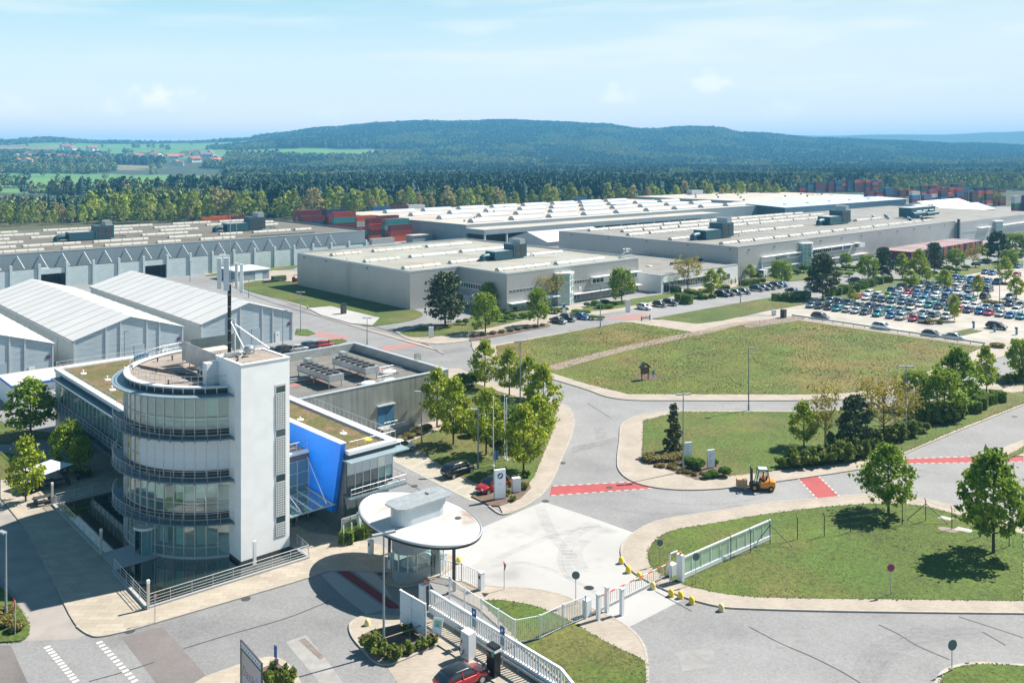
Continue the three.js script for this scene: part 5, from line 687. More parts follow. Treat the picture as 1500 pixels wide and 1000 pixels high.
// three storage tents in front of it
{
  const fabric = new THREE.MeshStandardMaterial({ map: scaled(tex('tent', 512, (u, v) => { const f = 0.95 + (fbm(u * 4, v * 4, 4, 131, 4) - 0.5) * 0.16; return [0.50 * f, 0.50 * f, 0.50 * f]; }), 20), roughness: 0.6 });
  const sheetTex = tex('tentwall', 256, (u, v) => { const f = 0.9 + (fbm(u * 4, v * 20, 4, 132, 4) - 0.5) * 0.35, j = (v * 6) % 1 < 0.07 ? 0.78 : 1; return [0.42 * f * j, 0.50 * f * j, 0.55 * f * j]; });
  const wallM = new THREE.MeshStandardMaterial({ map: scaled(sheetTex, 6), roughness: 0.55, metalness: 0.2 }), sideM = mottle('tentSide', [0.42, 0.46, 0.47], 0.2, 4, 0.6);
  const labels = ['white gabled storage tent cut off beside the low blue edged building', 'white gabled storage tent standing between the two other tents', 'white gabled storage tent with its door opposite the middle silver hall'];
  [26.3, 50.1, 74.2].forEach((s0, i) => {
    const w = 20.4, d = 70, e = 6, rg = 9.15, T = siteThing('storage_tent', labels[i], 'tent', s0, -176.2, 'storage tents');
    part(T, 'gable_wall', new Geo().add(new THREE.ShapeGeometry(new THREE.Shape([[0, 0], [w, 0], [w, e], [w / 2, rg], [0, e]].map((p) => new THREE.Vector2(...p))))), wallM);
    part(T, 'back_wall', new Geo().add(new THREE.ShapeGeometry(new THREE.Shape([[0, 0], [w, 0], [w, e], [w / 2, rg], [0, e]].map((p) => new THREE.Vector2(...p)))), new THREE.Matrix4().setPosition(0, 0, -d)), wallM);
    for (const x of [0, w - 0.1]) part(T, 'side_wall', new Geo().bb(x, x + 0.1, 0, e - 0.05, -d, -0.02), sideM);
    for (const sd of [0, 1]) { const q = sd ? [w + 0.25, w / 2] : [-0.25, w / 2]; const rf = part(T, 'roof', new Geo().quads([[[q[0], e - 0.05, 0.3], [q[1], rg + 0.08, 0.3], [q[1], rg + 0.08, -d - 0.3], [q[0], e - 0.05, -d - 0.3]], [[q[0], e - 0.13, 0.3], [q[0], e - 0.13, -d - 0.3], [q[1], rg, -d - 0.3], [q[1], rg, 0.3]], [[q[0], e - 0.13, 0.3], [q[1], rg, 0.3], [q[1], rg + 0.08, 0.3], [q[0], e - 0.05, 0.3]]]), fabric);
      for (let k = 1; k < 14; k++) part(rf, 'seam_rib', new Geo().bar([q[0], e - 0.0, -d * k / 14], [q[1], rg + 0.12, -d * k / 14], 0.16, 0.1), mat('tentRib', [0.36, 0.365, 0.37], 0.6)); }
    for (const x of [0.12, w * 0.28, w * 0.41, w * 0.65, w * 0.77, w - 0.12]) { const top = e + (rg - e) * (1 - Math.abs(x - w / 2) / (w / 2)); part(T, 'post', new Geo().bb(x - 0.14, x + 0.14, 0, top - 0.06, 0, 0.14), alu); }
    for (let k = 1; k < 7; k++) part(T, 'side_post', new Geo().bb(-0.1, 0, 0, e - 0.1, -d * k / 7 - 0.12, -d * k / 7 + 0.12), alu);
    part(T, 'gutter', new Geo().bb(-0.4, -0.05, e - 0.45, e - 0.15, -d, 0), galv);
    const g = part(T, 'roller_gate', new Geo().bb(w * 0.42, w * 0.645, 0.02, 3.6, 0.01, 0.07), mat('tentGate', [0.30, 0.37, 0.42], 0.5)); part(g, 'gate_split', new Geo().bb(w * 0.53, w * 0.533, 0.02, 3.6, 0.07, 0.09), charcoal);
    const dr = part(T, 'door', new Geo().bb(w * 0.80, w * 0.85, 0.02, 2.2, 0.01, 0.1), whitePaint); part(dr, 'notice', new Geo().bb(w * 0.815, w * 0.83, 1.4, 1.7, 0.1, 0.11), mat('noticeGreen', [0.1, 0.35, 0.15], 0.6));
    part(T, 'round_sign', new Geo().cyl(0.38, 0.38, 0.04, w - 0.9, 3.6, 0.06, 20, Math.PI / 2), mat('signPurple', [0.12, 0.02, 0.10], 0.5));
  });
}
// white roofed warehouse, its neighbour and the blue shed behind
{
  const s0 = 254, t1 = -312.5, w = 240, d = 112, h = 8.9; const Wh = siteThing('white_roof_warehouse', 'wide warehouse with white roof, long white domed rooflights and an open loading canopy', 'warehouse', s0, t1);
  part(Wh, 'wall', new Geo().bb(0, w, 0, h - 0.2, -d, 0), hallWallA); part(Wh, 'roof', new Geo().bb(0.3, w - 0.3, h - 0.2, h, -d + 0.3, -0.3), roofWhite); coping(Wh, w, d, h - 0.1);
  for (let row = 0; row < 4; row++) for (let k = 0; k < 9; k++) { const L = 19, x = 10 + k * 25.5 + row * 3; if (x + L < w) skylight(Wh, x + L / 2, h - 0.1, -9 - row * 28, L, 2.3, 0, skyWhite); }
  for (let k = 0; k < 22; k++) part(Wh, 'roof_fan', new Geo().cyl(0.5, 0.5, 0.9, 12 + (k * 23.7) % (w - 20), h + 0.4, -16 - (k * 19.3) % (d - 22), 8), mat('fanBrown', [0.3, 0.26, 0.23], 0.8));
  part(Wh, 'roof_box', new Geo().box(10, 2.4, 4, 150, h + 1.2, -40), skyWhite);
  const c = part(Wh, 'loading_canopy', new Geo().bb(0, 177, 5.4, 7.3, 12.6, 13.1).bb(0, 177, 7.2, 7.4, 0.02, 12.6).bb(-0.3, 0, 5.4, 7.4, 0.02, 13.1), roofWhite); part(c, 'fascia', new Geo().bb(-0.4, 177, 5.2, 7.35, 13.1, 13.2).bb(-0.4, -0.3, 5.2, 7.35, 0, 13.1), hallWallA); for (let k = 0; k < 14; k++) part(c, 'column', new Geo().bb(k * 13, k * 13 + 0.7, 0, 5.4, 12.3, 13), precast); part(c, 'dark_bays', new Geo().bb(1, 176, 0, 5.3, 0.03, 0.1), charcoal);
  const B2 = siteThing('flat_white_hall', 'far flat hall with plain white roof behind the long silver hall', 'hall', 505, -330); part(B2, 'wall', new Geo().bb(0, 150, 0, 10, -96, 0), hallWallA); part(B2, 'roof', new Geo().bb(0.3, 149.7, 10, 10.2, -95.7, -0.3), roofWhite); for (let k = 0; k < 12; k++) part(B2, 'roof_fan', new Geo().cyl(0.7, 0.7, 1, 8 + (k * 31) % 134, 10.6, -8 - (k * 23) % 80, 8), charcoal); part(B2, 'roof_box', new Geo().box(14, 3.4, 5, 60, 11.8, -86), skyWhite);
  const BS = siteThing('blue_shed', 'blue grey shed with shallow roof and a dark end wall', 'shed', 489, -293); part(BS, 'wall', new Geo().bb(0, 166, 0, 8.3, -37, 0), mottle('shedBlue', [0.17, 0.28, 0.36], 0.15, 8, 0.6)); part(BS, 'end_wall', new Geo().bb(-0.1, 0, 0, 8.2, -37, 0), mat('shedDark', [0.05, 0.09, 0.11], 0.6)); part(BS, 'roof', new Geo().quads([[[-1, 8.4, 1], [167, 8.4, 1], [167, 10.2, -38], [-1, 10.2, -38]], [[-1, 8.2, 1], [-1, 10.0, -38], [167, 10.0, -38], [167, 8.2, 1]], [[-1, 8.2, 1], [167, 8.2, 1], [167, 8.4, 1], [-1, 8.4, 1]], [[-1, 8.2, 1], [-1, 8.4, 1], [-1, 10.2, -38], [-1, 10, -38]]]), mottle('shedRoof', [0.36, 0.43, 0.50], 0.12, 12, 0.5, 0.2)); for (let k = 0; k < 5; k++) part(BS, 'rooflight', new Geo().box(3, 0.4, 1.2, 20 + k * 28, 9.4, -12), skyWhite);
}
// small sheds and kiosks
function gableShed(name, label, s, t, w, d, e, rg, wm, rm) { const o = siteThing(name, label, 'shed', s, t); part(o, 'wall', new Geo().bb(0, w, 0, e, -d, 0), wm); part(o, 'gable', new Geo().quads([[[0, e, 0], [0, rg, -d / 2], [0, e, -d]], [[w, e, 0], [w, e, -d], [w, rg, -d / 2]]]), wm); part(o, 'roof', new Geo().quads([[[-0.3, e - 0.05, 0.4], [w + 0.3, e - 0.05, 0.4], [w + 0.3, rg + 0.1, -d / 2], [-0.3, rg + 0.1, -d / 2]], [[-0.3, e - 0.05, -d - 0.4], [-0.3, rg + 0.1, -d / 2], [w + 0.3, rg + 0.1, -d / 2], [w + 0.3, e - 0.05, -d - 0.4]]]), rm); return o; }
const tentWhite = mottle('tentWhite', [0.45, 0.45, 0.45], 0.08, 8, 0.6);
gableShed('white_tent', 'white gabled tent in the gap between the loading canopy and the silver hall', 256, -262, 40, 24, 4.6, 8.0, tentWhite, tentWhite);
gableShed('white_tent', 'white roofed twin tent in front of the far container stacks', 560, -222, 66, 22, 5.5, 9, mottle('tentGrey', [0.55, 0.6, 0.63], 0.1, 8), tentWhite);
gableShed('white_tent', 'rear one of the twin white tents by the far containers', 590, -246, 66, 22, 6.5, 10, mottle('tentGrey', [0.55, 0.6, 0.63], 0.1, 8), tentWhite);
{ const K = siteThing('grey_kiosk', 'small grey flat roofed cabin between the tents and the long wall', 'cabin', 124.8, -268.5); part(K, 'wall', new Geo().bb(0, 11, 0, 3.1, -13, 0), mottle('kioskGrey', [0.22, 0.28, 0.32], 0.15, 4)); part(K, 'roof', new Geo().bb(-0.3, 11.3, 3.1, 3.4, -13.3, 0.3), mat('kioskRoof', [0.6, 0.64, 0.68], 0.6)); part(K, 'door', new Geo().bb(6, 8.6, 0.05, 2.5, 0, 0.05), mat('kioskDoor', [0.45, 0.55, 0.62], 0.5)); }
{ const K = siteThing('white_cabin', 'small white cabin beside the container stacks', 'cabin', 240, -334); part(K, 'wall', new Geo().bb(0, 11, 0, 3.2, -5, 0), hallWallA); part(K, 'roof', new Geo().bb(-0.3, 11.3, 3.2, 3.5, -5.3, 0.3), roofWhite); }
{ const [x, z] = [-78.83,-140.86]; const K = thing('blue_edged_cabin', 'low white building with blue roof edge behind the big plaza tree', 'building', [x, 0, z], TURN); part(K, 'wall', new Geo().bb(0, 22, 0, 3.4, -9, 0), white); part(K, 'roof', new Geo().bb(-0.2, 22.2, 3.4, 3.75, -9.2, 0.2), mottle('cabinRoof', [0.42, 0.4, 0.37], 0.2, 5)); part(K, 'roof_edge', new Geo().bb(-0.3, 22.3, 3.45, 3.8, 0.2, 0.35).bb(-0.3, -0.2, 3.45, 3.8, -9.2, 0.2), mat('edgeBlue', [0.02, 0.14, 0.5], 0.5)); for (let k = 0; k < 4; k++) part(K, 'garage_door', new Geo().bb(2 + k * 5, 6 + k * 5, 0.1, 2.6, 0, 0.05), mat('garageWhite', [0.6, 0.63, 0.66], 0.5)); }
// ---------- shipping containers ----------
{
  const cols = { red: [0.30, 0.035, 0.025], maroon: [0.12, 0.022, 0.03], orange: [0.48, 0.10, 0.03], green: [0.02, 0.11, 0.06], blue: [0.03, 0.12, 0.24], navy: [0.02, 0.045, 0.10], grey: [0.38, 0.40, 0.40], teal: [0.03, 0.20, 0.20], white: [0.62, 0.62, 0.6] };
  const body = new Geo().bb(0.05, 12.14, 0.12, 2.52, 0.06, 2.38); for (let k = 0; k < 26; k++) { const x = 0.35 + k * 0.45; body.bb(x, x + 0.2, 0.15, 2.5, 0.02, 2.42); body.bb(x, x + 0.2, 2.52, 2.555, 0.1, 2.34); } const bodyG = body.build();
  const frameG = new Geo().bb(0, 0.12, 0, 2.59, 0, 0.12).bb(0, 0.12, 0, 2.59, 2.32, 2.44).bb(12.07, 12.19, 0, 2.59, 0, 0.12).bb(12.07, 12.19, 0, 2.59, 2.32, 2.44).bb(0.12, 12.07, 0, 0.12, 0, 0.1).bb(0.12, 12.07, 0, 0.12, 2.34, 2.44).bb(0.12, 12.07, 2.48, 2.59, 0, 0.1).bb(0.12, 12.07, 2.48, 2.59, 2.34, 2.44).build();
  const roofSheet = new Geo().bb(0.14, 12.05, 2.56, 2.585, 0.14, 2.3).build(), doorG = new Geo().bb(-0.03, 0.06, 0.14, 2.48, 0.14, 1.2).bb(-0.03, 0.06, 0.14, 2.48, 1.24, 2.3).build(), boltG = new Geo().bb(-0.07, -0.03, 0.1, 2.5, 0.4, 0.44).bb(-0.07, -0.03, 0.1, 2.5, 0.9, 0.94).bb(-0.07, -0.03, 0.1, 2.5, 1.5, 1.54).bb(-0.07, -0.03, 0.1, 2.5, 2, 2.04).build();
  const where = { yard: 'in the stacks beside the white warehouse', rear: 'behind the long blue grey hall', far: 'in the far yard before the forest', row: 'in the row before the right hall', edge: 'behind the white warehouse roof' };
  const add = (s, t, y, col, spot, alongT = false, z3) => { const m = mottle('box_' + col, cols[col], 0.3, 3, 0.6), [x, z] = z3 || W(s, t); const o = thing('shipping_container', `${col} corrugated shipping container ${y < 1 ? 'lowest of its stack' : y < 4 ? 'second up' : y < 6 ? 'third up' : 'high up in its stack'} ${where[spot]}`, 'container', [x, y, z], TURN + (alongT ? Math.PI / 2 : 0), `${col} containers ${y < 1 ? 'at the foot' : y < 4 ? 'second up' : y < 6 ? 'third up' : 'high up'} ${where[spot]}`); part(o, 'body', bodyG, m); part(o, 'frame', frameG, m); if (spot === 'row') part(o, 'glare_pale_roof_sheet', roofSheet, mottle('boxTopGlare_' + col, cols[col].map((v) => v * 0.5 + 0.16), 0.3, 3, 0.45)); part(o, 'door', doorG, m); if (spot === 'row' || spot === 'yard') part(o, 'lock_rod', boltG, galv); };  // row containers: roof sheets coloured paler than the body, sun glare painted in
  const r = rng(17), pick = (a) => a[Math.floor(r() * a.length)];
  // stacks by the warehouse
  for (const [s, t, n] of [[216, -402, 5], [216, -399.4, 5], [216, -396.8, 5], [216, -394.2, 4], [230, -396, 5], [230, -393.4, 4], [222, -378, 4], [222, -375.4, 5], [236, -380, 4], [236, -377.4, 4], [231, -360, 4], [231, -357.4, 3], [222, -342.5, 1], [235, -352, 4], [235, -349.4, 4], [235, -346.8, 3], [245, -372, 4]]) for (let k = 0; k < n; k++) add(s, t, k * 2.6, pick(['red', 'maroon', 'orange', 'red', 'navy', 'red', 'maroon', 'grey', 'maroon', 'teal']), 'yard');
  for (const [s, t] of [[70, -408], [176, -418], [190, -416], [183, -424]]) for (let k = 0; k < 4; k++) add(s, t, k * 2.6, k > 2 ? pick(['maroon', 'orange', 'green']) : pick(['red', 'maroon', 'green']), 'rear');
  for (const [s, t, n, c] of [[300, -442, 4, 'maroon'], [313, -442, 4, 'white'], [287, -441, 4, 'blue'], [455, -440, 4, 'blue'], [520, -444, 5, 'green'], [533, -444, 5, 'maroon']]) for (let k = 0; k < n; k++) add(s, t, k * 2.6, c, 'edge');
  // far yard: long walls of stacks
  for (let i = 0; i < 13; i++) for (let k = 2; k < 6; k++) add(742 + i * 12.5, -432 + (i % 3), k * 2.6, pick(['maroon', 'red', 'maroon', 'navy', 'maroon', 'orange', 'green', 'blue']), 'far');
  for (let i = 0; i < 13; i++) { const n = 5 + Math.floor(r() * 2); for (let k = 3; k < n; k++) add(640 + i * 13, -318 + (i % 3), k * 2.6, pick(['maroon', 'red', 'navy', 'maroon', 'orange', 'teal', 'green', 'blue']), 'far'); }
  for (let i = 0; i < 12; i++) { const n = 5 + Math.floor(r() * 2); for (let k = 0; k < n; k++) add(612 + i * 14, -272 + 2 * (i % 2), k * 2.6, pick(['maroon', 'red', 'navy', 'maroon', 'orange', 'green', 'blue', 'grey']), 'far'); }
  for (let i = 0; i < 5; i++) for (let k = 0; k < 5; k++) add(655 + i * 13, -222 + i * 2, k * 2.6, pick(['maroon', 'green', 'orange', 'grey', 'navy']), 'far');
  // row in front of the right hall, ends to the car park
  const seq = ['maroon', 'orange', 'orange', 'maroon', 'green', 'maroon', 'red', 'navy', 'orange', 'orange', 'blue', 'orange', 'navy', 'maroon', 'orange', 'red', 'maroon', 'orange', 'navy', 'maroon', 'red', 'maroon', 'orange', 'blue', 'maroon', 'red'];
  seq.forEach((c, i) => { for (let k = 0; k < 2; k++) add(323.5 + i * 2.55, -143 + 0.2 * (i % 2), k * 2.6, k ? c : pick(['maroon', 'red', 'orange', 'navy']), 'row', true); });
}
// ---------- plants ----------
const leafMat = (key) => M[key] || (M[key] = new THREE.MeshPhysicalMaterial({ vertexColors: true, roughness: 0.75, transmission: 0.42, thickness: 0, side: THREE.DoubleSide, specularIntensity: 0.3 }));
const needleMat = new THREE.MeshStandardMaterial({ vertexColors: true, roughness: 0.9, side: THREE.DoubleSide });
const bark = mottle('bark', [0.075, 0.058, 0.045], 0.6, 0.8, 0.95), barkPale = mottle('barkPale', [0.34, 0.32, 0.28], 0.6, 1.5, 0.9), barkPine = mottle('barkPine', [0.11, 0.07, 0.05], 0.5, 0.8, 0.95);
function leafCloud(pts, size, cols, r, flat = 0, stretch = 1.5, gain = 1.95) {     // pts: [x, y, z, tone]; one bent quad each
  const n = pts.length, pos = new Float32Array(n * 18), col = new Float32Array(n * 18); let o = 0;
  const N = new THREE.Vector3(), U = new THREE.Vector3(), V = new THREE.Vector3();
  for (const [x, y, z, tone] of pts) {
    N.set(r() * 2 - 1, r() * 1.6 - 0.5 + flat, r() * 2 - 1).normalize(); U.set(r() - 0.5, r() - 0.5, r() - 0.5).cross(N).normalize(); V.crossVectors(N, U);
    const s = size * (0.4 + 1.25 * r() ** 1.4), a = s * 0.5, b = s * 0.5 * stretch, k = s * 0.22;
    const q = [[-a, -b * 0.3], [0, -b], [a, -b * 0.1], [0, b]].map(([u, v], i) => [x + U.x * u + V.x * v + N.x * (i % 2 ? -k : k), y + U.y * u + V.y * v + N.y * (i % 2 ? -k : k), z + U.z * u + V.z * v + N.z * (i % 2 ? -k : k)]);
    const c = lerp3(cols[0], cols[1], clamp(tone + (r() - 0.5) * 0.5)), f = (0.8 + 0.4 * r()) * gain;
    for (const i of [0, 1, 2, 0, 2, 3]) { pos.set(q[i], o); col[o] = c[0] * f * 1.22; col[o + 1] = c[1] * f * 1.08; col[o + 2] = c[2] * f * 0.85; o += 3; }
  }
  const g = new THREE.BufferGeometry(); g.setAttribute('position', new THREE.BufferAttribute(pos, 3)); g.setAttribute('color', new THREE.BufferAttribute(col, 3)); g.computeVertexNormals(); return g;
}
const gauss = (r) => (r() + r() + r() - 1.5) / 0.87;
// A tree of height 1 (scaled later to metres): profile(v) is the crown's radius at height v
function makeTree(name, seed, o) {
  const r = rng(seed), H = o.h, G = new THREE.Group(); G.name = name; G.userData = { category: 'tree', base: name };
  const tg = new Geo(), tips = [], c0 = o.crown0 * H;
  const lean = [(r() - 0.5) * 0.5, (r() - 0.5) * 0.5], tr = o.trunk;
  const spine = (v) => [lean[0] * v * v, v * H * (o.top || 0.92), lean[1] * v * v];
  for (let i = 0; i < 6; i++) { const a = spine(i / 6), b = spine((i + 1) / 6); tg.bar(a, b, tr * (1 - (i + 1) / 6.6), tr * (1 - i / 6.6), true); }
  for (let i = 0; i < o.limbs; i++) {
    const v = mix(o.crown0 * 0.85, 0.9, (i + r() * 0.8) / o.limbs), a = spine(v), ang = i * 2.4 + r() * 0.8, R = o.profile(clamp((v * H - c0) / (H - c0) + 0.18)) * o.w / 2 * (0.6 + 0.45 * r());
    const up = o.up * R * (0.6 + 0.6 * r()), e = [a[0] + Math.cos(ang) * R, a[1] + up, a[2] + Math.sin(ang) * R], m = [mix(a[0], e[0], 0.5), a[1] + up * 0.35, mix(a[2], e[2], 0.5)], t = tr * 0.42 * (1 - v * 0.6);
    tg.bar(a, m, t * 0.7, t, true); tg.bar(m, e, t * 0.3, t * 0.7, true); tips.push(e, [mix(m[0], e[0], 0.5), mix(m[1], e[1], 0.5), mix(m[2], e[2], 0.5)]);
    for (let k = 0; k < (o.twigs || 0); k++) { const q = [m, e][k % 2], d = [q[0] + gauss(r) * R * 0.35, q[1] + R * 0.2 + r() * R * 0.35, q[2] + gauss(r) * R * 0.35]; tg.bar(q, d, t * 0.12, t * 0.3, true); tips.push(d); }
  }
  part(G, 'trunk', tg, o.bark || bark);
  const pts = [];
  for (let i = 0; i < o.clumps; i++) {
    let p; if (i < tips.length && o.onTips) p = tips[i];
    else { const v = r() ** (o.bias || 0.85), y = c0 + v * (H - c0), R = o.profile(v) * o.w / 2, q = Math.sqrt(0.25 + 0.75 * r()), a = r() * 6.283; p = [Math.cos(a) * R * q + lean[0] * v, y, Math.sin(a) * R * q + lean[1] * v]; }
    const cr = o.clumpR * (0.6 + 0.8 * r()), tone = clamp(0.5 + gauss(r) * 0.35);
    for (let k = 0; k < o.leaves; k++) pts.push([p[0] + gauss(r) * cr, Math.max(c0 * 0.75, p[1] + gauss(r) * cr * (o.flatClump || 0.75)), p[2] + gauss(r) * cr, tone]);
  }
  part(G, 'crown', leafCloud(pts, o.leaf, o.cols, r, o.flatLeaf || 0, o.stretch || 1.5), o.needle ? needleMat : leafMat('leaf'));
  G.userData.dims = [H, o.w]; return G;
}
const round = (v) => Math.sqrt(clamp(1 - (v * 1.9 - 0.8) ** 2 / 1.35)), egg = (v) => Math.sin(Math.PI * clamp(v * 0.93 + 0.05) ** 0.75), cone = (v) => clamp(1.02 - v) ** 0.85 * (v < 0.06 ? 0.6 : 1), dome = (v) => Math.sqrt(clamp(1 - v * v * 0.98)) * (0.75 + 0.25 * smooth(0, 0.3, v));
const GREEN = [[0.055, 0.105, 0.010], [0.145, 0.205, 0.022]], DEEP = [[0.025, 0.062, 0.014], [0.07, 0.125, 0.026]], LIME = [[0.075, 0.125, 0.010], [0.19, 0.235, 0.022]], OLIVE = [[0.09, 0.10, 0.020], [0.20, 0.185, 0.04]], PINE = [[0.018, 0.032, 0.016], [0.052, 0.068, 0.034]];
const protos = {
  maple: [1, 2].map((s) => makeTree('maple_tree', s * 31, { h: 8, w: 6.4, crown0: 0.22, trunk: 0.16, limbs: 16, up: 0.8, profile: egg, clumps: 105, clumpR: 0.62, leaves: 34, leaf: 0.30, cols: [[0.045, 0.09, 0.010], [0.13, 0.20, 0.02]], twigs: 1 })),
  lime: [1, 2, 3].map((s) => makeTree('linden_tree', s * 17 + 3, { h: 9, w: 5.6, crown0: 0.20, trunk: 0.15, limbs: 16, up: 1.1, profile: egg, clumps: 84, clumpR: 0.55, leaves: 30, leaf: 0.32, cols: LIME, twigs: 1 })),
  broad: [1, 2].map((s) => makeTree('leafy_tree', s * 23 + 7, { h: 9, w: 7, crown0: 0.18, trunk: 0.18, limbs: 18, up: 0.7, profile: round, clumps: 110, clumpR: 0.75, leaves: 30, leaf: 0.34, cols: GREEN, twigs: 1 })),
  olive: [1, 2].map((s) => makeTree('spring_tree', s * 29 + 1, { h: 9, w: 7.6, crown0: 0.25, trunk: 0.17, limbs: 26, up: 0.75, profile: round, clumps: 120, clumpR: 0.55, leaves: 12, leaf: 0.26, cols: OLIVE, twigs: 4, onTips: true })),
  pine: [1, 2].map((s) => makeTree('pine_tree', s * 41 + 5, { h: 11, w: 7, crown0: 0.16, trunk: 0.2, limbs: 22, up: 0.25, profile: dome, clumps: 105, clumpR: 0.72, leaves: 34, leaf: 0.36, cols: PINE, needle: true, flatClump: 0.5, bark: barkPine, stretch: 2.2 })),
  spruce: [1].map((s) => makeTree('spruce_tree', s * 47, { h: 8, w: 4, crown0: 0.06, trunk: 0.14, limbs: 30, up: -0.15, profile: cone, clumps: 110, clumpR: 0.34, leaves: 26, leaf: 0.26, cols: [[0.018, 0.032, 0.014], [0.055, 0.065, 0.03]], needle: true, flatClump: 0.4, top: 1.04, bias: 1.25, stretch: 2 })),
};
function tree(kind, x, z, h, w, label, group, y = 0.1) { const set = protos[kind], p = set[Math.abs(Math.round(x * 7 + z * 3)) % set.length], [H, Wd] = p.userData.dims; const o = place(p, [x, y, z], (x * 1.7 + z) % 6.28, label, group, [w / Wd, h / H, w / Wd]); delete o.userData.dims; return o; }
const row1 = 'lime trees on the tree island by the annex';
tree('maple', 42.14,-99.85,7.4,6.11, 'leafy green maple on the right lawn beside the red crossing');
tree('maple', 48.44,-89.74,9.95,6.86, 'large leafy green maple on the right lawn by the wire fence posts');
tree('maple', -68.54,-126.99,7.77,7.38, 'dark leafy tree before the low blue edged building');
tree('lime', -56.14,-102.99,7.24,4.09, 'yellow green young tree standing in the sunny plaza');
tree('broad', -56.45,-113.25,6.06,3.81, 'young tree beside the terrace tables under the wing');
tree('broad', -53.9,-111.56,4.52,3.07, 'smaller young tree in the shade close to the side wing');
tree('lime', -11.03,-131.13,8.42,5.01, 'young lime tree at the metal corner of the annex');
tree('lime', -8.11,-123.4,8.87,5.47, 'young lime tree behind the empty bay beside the annex', row1);
tree('lime', -3.46,-119.18,8.56,5.28, 'young lime tree behind the dark parked car', row1);
tree('lime', 1.47,-112.76,8.1,5.34, 'young lime tree beside the three flag poles');
tree('lime', -4.66,-152.54,8.16,4.9, 'slim lime tree next to the round clipped bushes');
tree('lime', -0.45,-148.64,7.5,4.77, 'lime tree between the round bushes and the street lamp', row1);
tree('lime', 2.7,-146.97,6.63,4.49, 'slim lime tree behind the street lamp', row1);
tree('lime', 4.58,-130.15,9.15,5.37, 'lime tree where the pavement bends round the tree island');
tree('lime', 3.65,-122.53,6.84,5.25, 'lime tree by the bend of the light pavement', row1);
tree('pine', -15.74,-210.12,12.05,9, 'dark pine in front of the delivery bay of the middle hall');
tree('broad', -5.16,-232.53,6.58,7.11, 'dark green round tree at the corner of the delivery bay');
tree('broad', -6,-201.23,8.46,6.46, 'fresh green tree in the planted strip before the middle hall');
tree('broad', 6.1,-210.12,8.19,5.46, 'slim green tree next to the parked dark cars');
tree('olive', 9.09,-237.82,9.09,9.45, 'yellowish spring tree before the glazed stair of the middle hall');
tree('broad', 29.95,-243.35,8.74,7.07, 'green tree at the right end of the middle hall');
tree('olive', 52.12,-264.24,10.3,8.08, 'almost bare spring tree before the dark glazed pavilion');
tree('lime', 56.43,-252.75,7.54,5.41, 'yellow green tree in front of the pavilion');
tree('lime', 63.75,-272.5,5.42,4.17, 'small tree behind the yellow green pavilion tree');
tree('lime', 77.78,-290.67,4.44,4, 'little tree by the white truck');
tree('broad', 84.04,-278.3,7.23,6.81, 'round green tree beside the end of the parked cars');
tree('pine', 86.86,-249.14,12.38,8.76, 'big dark pine standing before the long right hall');
tree('broad', 114.1,-285.9,8.09,6.56, 'green tree left of the container row');
tree('pine', 120.89,-290.67,9.78,6.67, 'dark pine before the maroon container');
tree('lime', 126.41,-289.06,7.96,5.3, 'yellow green tree beside the maroon container');
tree('lime', 131.93,-289.06,9.28,6.19, 'tall yellow green tree before the container row');
tree('pine', 144.8,-305.96,9.82,6.55, 'dark pine in the middle of the container row');
const park = 'trees in and around the car park';
tree('lime', 120.82,-269.69,5.15,4.95, 'small tree at the edge of the car park');
tree('broad', 157.82,-317.09,6.79,6.79, 'green tree before the orange and blue containers');
tree('olive', 166.91,-322.96,7.65,5.93, 'brownish spring tree before the container row');
tree('lime', 183.42,-344.21,6.05,5.79, 'tree at the far end of the container row');
tree('pine', 184,-337.55,11.1,8.26, 'tall dark pine beyond the containers');
tree('broad', 201.09,-355.92,8.71,9.8, 'big green tree by the far end of the right hall');
tree('lime', 154.65,-279.79,7.91,4.71, 'young tree standing among the parked cars', park);
tree('lime', 128.73,-265.58,5.89,5.28, 'young tree standing among the parked cars', park);
tree('lime', 133.27,-255.22,5.66,3.51, 'young tree standing among the parked cars', park);
tree('lime', 107.27,-216.2,6.12,3.31, 'young tree on the planted strip of the car park');
tree('lime', 141.63,-250.33,5.93,4.59, 'young tree standing among the parked cars', park);
tree('lime', 93.02,-243.35,3.35,2.98, 'tiny tree beside the clipped hedges', park);
tree('lime', 40.09,-122.53,6,4.12, 'light green tree at the sign end of the long hedge');
tree('olive', 43.1,-122.82,7.89,4.32, 'bare branched spring tree in the long hedge');
tree('pine', 47.23,-122.82,6.76,4.51, 'dark pine in the long hedge');
tree('olive', 51.66,-123.98,9.19,7.01, 'wide olive coloured spring tree in the long hedge');
tree('olive', 58.24,-131.79,5.54,4.43, 'yellowish spring tree beside the double street lamp');
tree('broad', 63.66,-140.65,5.81,4.95, 'green tree behind the double street lamp');
tree('broad', 66.04,-136.25,6.88,6.46, 'dense green tree in the long hedge');
tree('maple', 71.58,-142.95,8.74,6.78, 'tall fresh green tree behind the dense green one');
tree('lime', 80.23,-150.78,7.61,3.92, 'slim pointed tree near the path');
tree('broad', 91.34,-159.51,7.07,5.12, 'green tree beside the road to the car park');
tree('spruce', 21.65,-120,6.42,2.94, 'slim dark spruce in the planted bed with signs');
for (const [X, Z, h, w, k] of [[119.51,-319.02,4.88,4.88, 'broad'], [178.05,-319.02,6.34,5.85, 'broad'], [132.17,-284.35,4.35,3.91, 'lime']]) tree(k, X, Z, h, w, 'small green tree in the hedges before the long hall', 'small trees in the hedges before the long hall');
